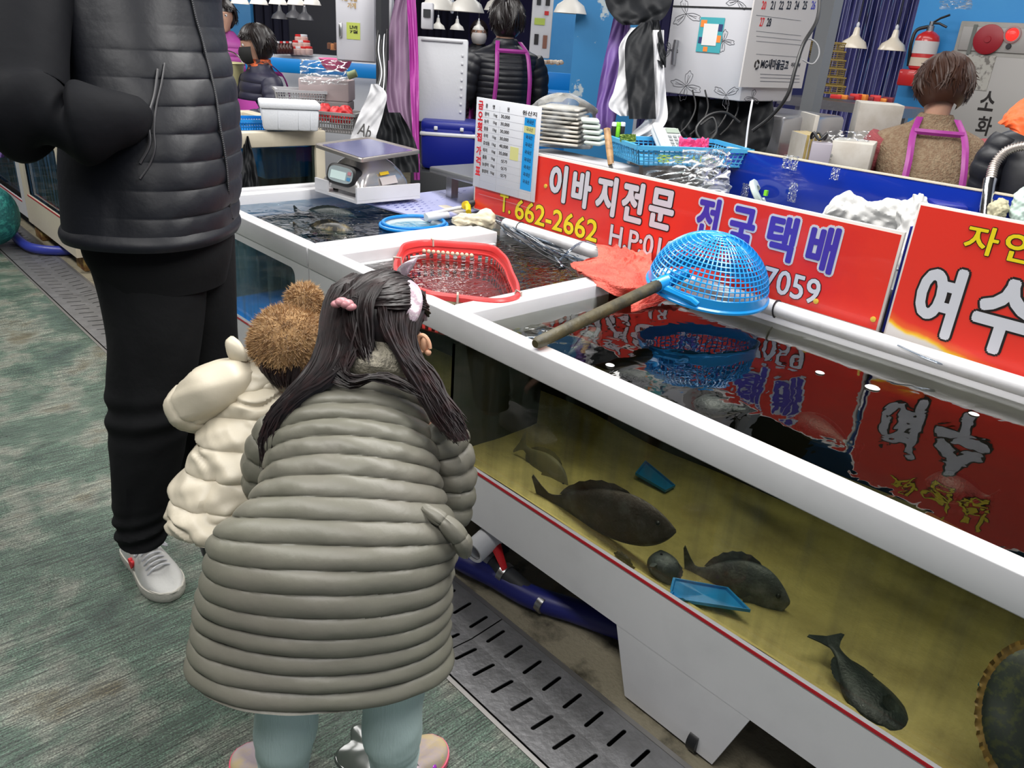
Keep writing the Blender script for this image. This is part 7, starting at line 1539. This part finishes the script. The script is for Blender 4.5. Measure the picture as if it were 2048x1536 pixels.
for lab, x, y, D, d, rz in (('grey plastic basket filled with red goods behind the foam box', 672, 262, 4.35, (.26, .18, .10), -.9), ('white-grey plastic basket behind the foam box lid', 600, 205, 4.75, (.26, .20, .07), -.4)):
    crate('basket', lab, 'basket', at_d(x, y, D), d, rz, pm('grey_plastic', (.22, .22, .22), .5) if x > 640 else pm('light_grey_plastic', (.42, .42, .44), .5), slats=18)
for i, (x, y) in enumerate(((650, 222), (672, 228), (690, 226))):
    mb = MB(); c = at_d(x, y, 4.33); body_loft(mb, [np.r_[c+np.array([0, 0, z]), GR*r, FW*r] for z, r in ((-.05, .03), (-.02, .045), (.02, .035), (.04, .015))], 24, 24, lambda T, TH: .008*wob(TH*3, T*7, 0, i)); solo('red_net_bag', mb, pm('red_bag', (.50, .015, .02), .5), ('red bag in the grey basket, leftmost', 'red bag in the grey basket, middle one', 'red bag in the grey basket, nearest the cable')[i], 'bag', group='red bags in the grey basket')
bx('foam_box', 'pinkish grey foam box stacked behind the grey basket', 'foam box', at_d(655, 192, 4.8)-np.array([0, 0, .02]), (.30, .20, .12), -.75, pm('pinkish_foam', (.45, .36, .36), .7), .008)
bx('foam_box', 'grey lower foam box under the pinkish one', 'foam box', at_d(655, 212, 4.8)-np.array([0, 0, .02]), (.29, .19, .055), -.75, pm('dark_grey_foam', (.20, .17, .17), .7), .008)  # one even grey, darker than the pinkish box above
drape([[at_d(x, y, 4.6) for x in (600, 630, 665, 695)] for y in (118, 135, 150, 168)], M_film, 'plastic_bag', 'clear plastic bag heaped on the pinkish foam box', 'plastic bag', .011, 44, 95)
mb = MB(); c = at_d(672, 142, 4.95); mb.lathe([(.055, 0), (.085, .03), (.10, .065), (.106, .068), (.104, .072), (.095, .066), (.08, .034), (.05, .006), (.001, .004)], c, 32); solo('bowl', mb, M_pink, 'bright pink plastic bowl behind the clear bag', 'bowl')
mb = MB(); c = at_d(696, 152, 4.7); mb.tube([c, c+GR*.05+np.array([0, 0, .02])], .022, 12); solo('net_roll', mb, pm('green_yellow_net', (.35, .42, .22), .7), 'small green and yellow roll beside the pink bowl', 'roll')
bx('counter', 'white topped counter with blue front behind the masked woman', 'counter', at_d(665, 118, 6.2)*np.array([1, 1, 0]), (1.0, .5, at_d(620, 112, 6.0)[2]), -.72, pm('counter_white', (.50, .52, .56), .4), .01)
c = at_d(640, 130, 5.85); bx('panel', 'blue panel on the front of the white counter', 'panel', c-np.array([0, 0, .07]), (1.1, .02, .10), -.72, M_blue, .005)
rs = np.random.RandomState(21)
for j in range(3):
    for i in range(4-j):
        p = at_d(588+i*10+j*5, 110-j*12, 5.95); t = thing('jar', 'pinkish jar with a red lid in the pile behind the masked woman', 'jar', tuple(p), group='red lidded jars behind the masked woman')
        mb = MB(); mb.lathe([(.026, 0), (.03, .005), (.03, .04), (.024, .046)], p, 14); part('body', mb, pm('pink_jar', (.55, .38, .34), .4), t)
        mb = MB(); mb.lathe([(.027, .046), (.027, .058), (.02, .060)], p, 14); part('lid', mb, pm('red_pack', (.55, .02, .02), .4) if i != 1 else M_white2, t)
for i in range(6):
    p = at_d(552+i*6, 108, 5.9); t = thing('bottle', 'small dark sauce bottle in the row behind the masked woman', 'bottle', tuple(p), group='sauce bottles behind the masked woman')
    mb = MB(); mb.lathe([(.018, 0), (.020, .004), (.020, .05), (.010, .065), (.009, .075)], p, 12); part('body', mb, pm('dark_sauce', (.04, .012, .01), .2), t)
    mb = MB(); mb.lathe([(.010, .075), (.010, .088)], p, 12); part('cap', mb, (pm('red_pack', (.55, .02, .02), .4), M_white2)[i % 2], t)
for i in range(7):
    p = at_d(660+i*6, 98+2*(i % 2), 6.0); mb = MB(); mb.lathe([(.02, 0), (.022, .003), (.022, .04), (.012, .045)], p, 12); solo('jar', mb, (pm('brown_jar', (.16, .07, .04), .4), pm('orange_jar', (.50, .20, .08), .4))[i % 2], ('brown', 'orange')[i % 2]+' jar on the counter right of the pile', 'jar', ('brown', 'orange')[i % 2]+' jars right of the pile')
t = thing('bucket', 'yellow-green bucket behind the man at the left', 'bucket', tuple(at_d(462, 190, 5.4))); mb = MB(); c = at_d(462, 190, 5.4); mb.lathe([(.07, 0), (.10, .20), (.106, .205), (.10, .21), (.09, .19), (.06, .01)], c, 24); part('body', mb, pm('khaki_bucket', (.45, .42, .22), .5), t); mb = MB(); mb.tube([c+np.array([.10*math.cos(q), .10*math.sin(q)*.3, .2+.08*math.sin(q)]) for q in np.linspace(0, 3.14, 16)], .004, 6); part('bail', mb, M_steel, t)
bx('barrier', 'dark cloth partition behind the white cabinet', 'partition', at_d(665, 60, 7.0)*np.array([1, 1, 0]), (.75, .1, 2.6), -.72, pm('black_partition', (.012, .013, .02), .7), .01)
bx('partition', 'strip of blue wall behind the masked woman', 'partition', at_d(468, 40, 7.4)*np.array([1, 1, 0]), (.35, .1, 2.6), -.72, M_bluewall, .01)

# ------------------------------------------------------------------ left: tank row along the aisle
lt = thing('fish_tank', 'long cream and white tank row at the left edge with blue windows', 'fish tank', (1.7, 6.5, 0))
LX_ = 1.235; q = at_x(125, 500, LX_); ye = at_x(150, 500, LX_)[1]
mb = MB(); front_panel(mb, ye, 6.18, .10, .80, ye+.10, 6.08, .30, .72, LX_, .014); part('front_panel', mb, M_cream, lt, False)
mb = MB(); front_panel(mb, 6.185, 8.6, .12, .80, 6.28, 8.5, .22, .72, LX_, .014, ); part('front_panel', mb, M_white, lt, False)
mb = MB(); mb.box((LX_+.36, ye-.008, .45), (.72, .014, .70)); part('end_panel', mb, M_cream, lt, False)
for y0, y1 in ((ye, 6.18), (6.185, 8.6)): mb = MB(); mb.box((LX_+.36, (y0+y1)/2, .815), (.72, y1-y0, .03)); part('top_rim', mb, M_white, lt, False)
mb = MB(); mb.box((LX_+.03, 7.4, .5), (.008, 2.4, .5)); mb.box((LX_+.03, 5.7, .5), (.008, 1.0, .45)); part('glass', mb, clear_mat('bluish_glass', (.55, .72, .85), 1.45, .02, dirt=.35, dirtcol=(.10, .22, .40)), lt, False)
mb = MB(); mb.box((LX_+.5, 6.9, .5), (.02, 3.4, .6)); part('basin_wall', mb, M_tankblue, lt, False)
for y0, y1, z in ((ye+.10, 6.08, .298), (6.28, 8.5, .218)): mb = MB(); mb.box((LX_-.001, (y0+y1)/2, z), (.004, y1-y0, .006)); part('red_edge', mb, M_red, lt, False)
M_rust = mat('rusty_iron', (.16, .055, .012), .8, var=((.36, .26, .08), 16, .4, .62), bump=(60, .6))
for i, (x, y) in enumerate(((LX_+.12, ye+.10), (LX_+.10, ye+.95))):
    mb = MB(); mb.box((x, y, .05), (.16, .16, .098), bev=.004); solo('foot_block', mb, M_rust, ('rusty block under the near corner of the cream tank row', 'rusty block further along under the cream tank row')[i], 'block')
mb = MB(); mb.tube(spline(np.array([at_z(20, 452, .05), at_z(38, 480, .04), at_z(70, 497, .035), at_z(105, 501, .035), at_z(150, 500, .035), at_z(230, 480, .035)]), np.linspace(0, 1, 30)), .030, 12); solo('hose', mb, pm('blue_hose', (.035, .05, .34), .35), 'blue hose on the floor before the cream tank row', 'hose')
mb = MB(); c = at_z(-28, 430, .22); mb.ball(c, .19, 22, 16, (1, .9, 1.05)); solo('net_bag', mb, mat('green_net', (.01, .12, .12), .6, var=((.03, .25, .22), 30, .5, .6), bump=(60, .8)), 'green net sack at the left edge of the aisle', 'net')
hang('apron', 'purple apron hanging over the far tanks at the left edge', [(-20, 14, 250), (-25, 14, 290), (-25, 8, 315)], M_purp, 5.6, 2, .02, 17, 'apron')
c = at_x(85, 360, LX_+.2); mb = MB(); mb.ball(c, .06, 16, 10, (1, 1.4, .7)); solo('float', mb, pm('orange_float', (.70, .12, .05), .5), 'orange float behind the window of the cream tank', 'float')
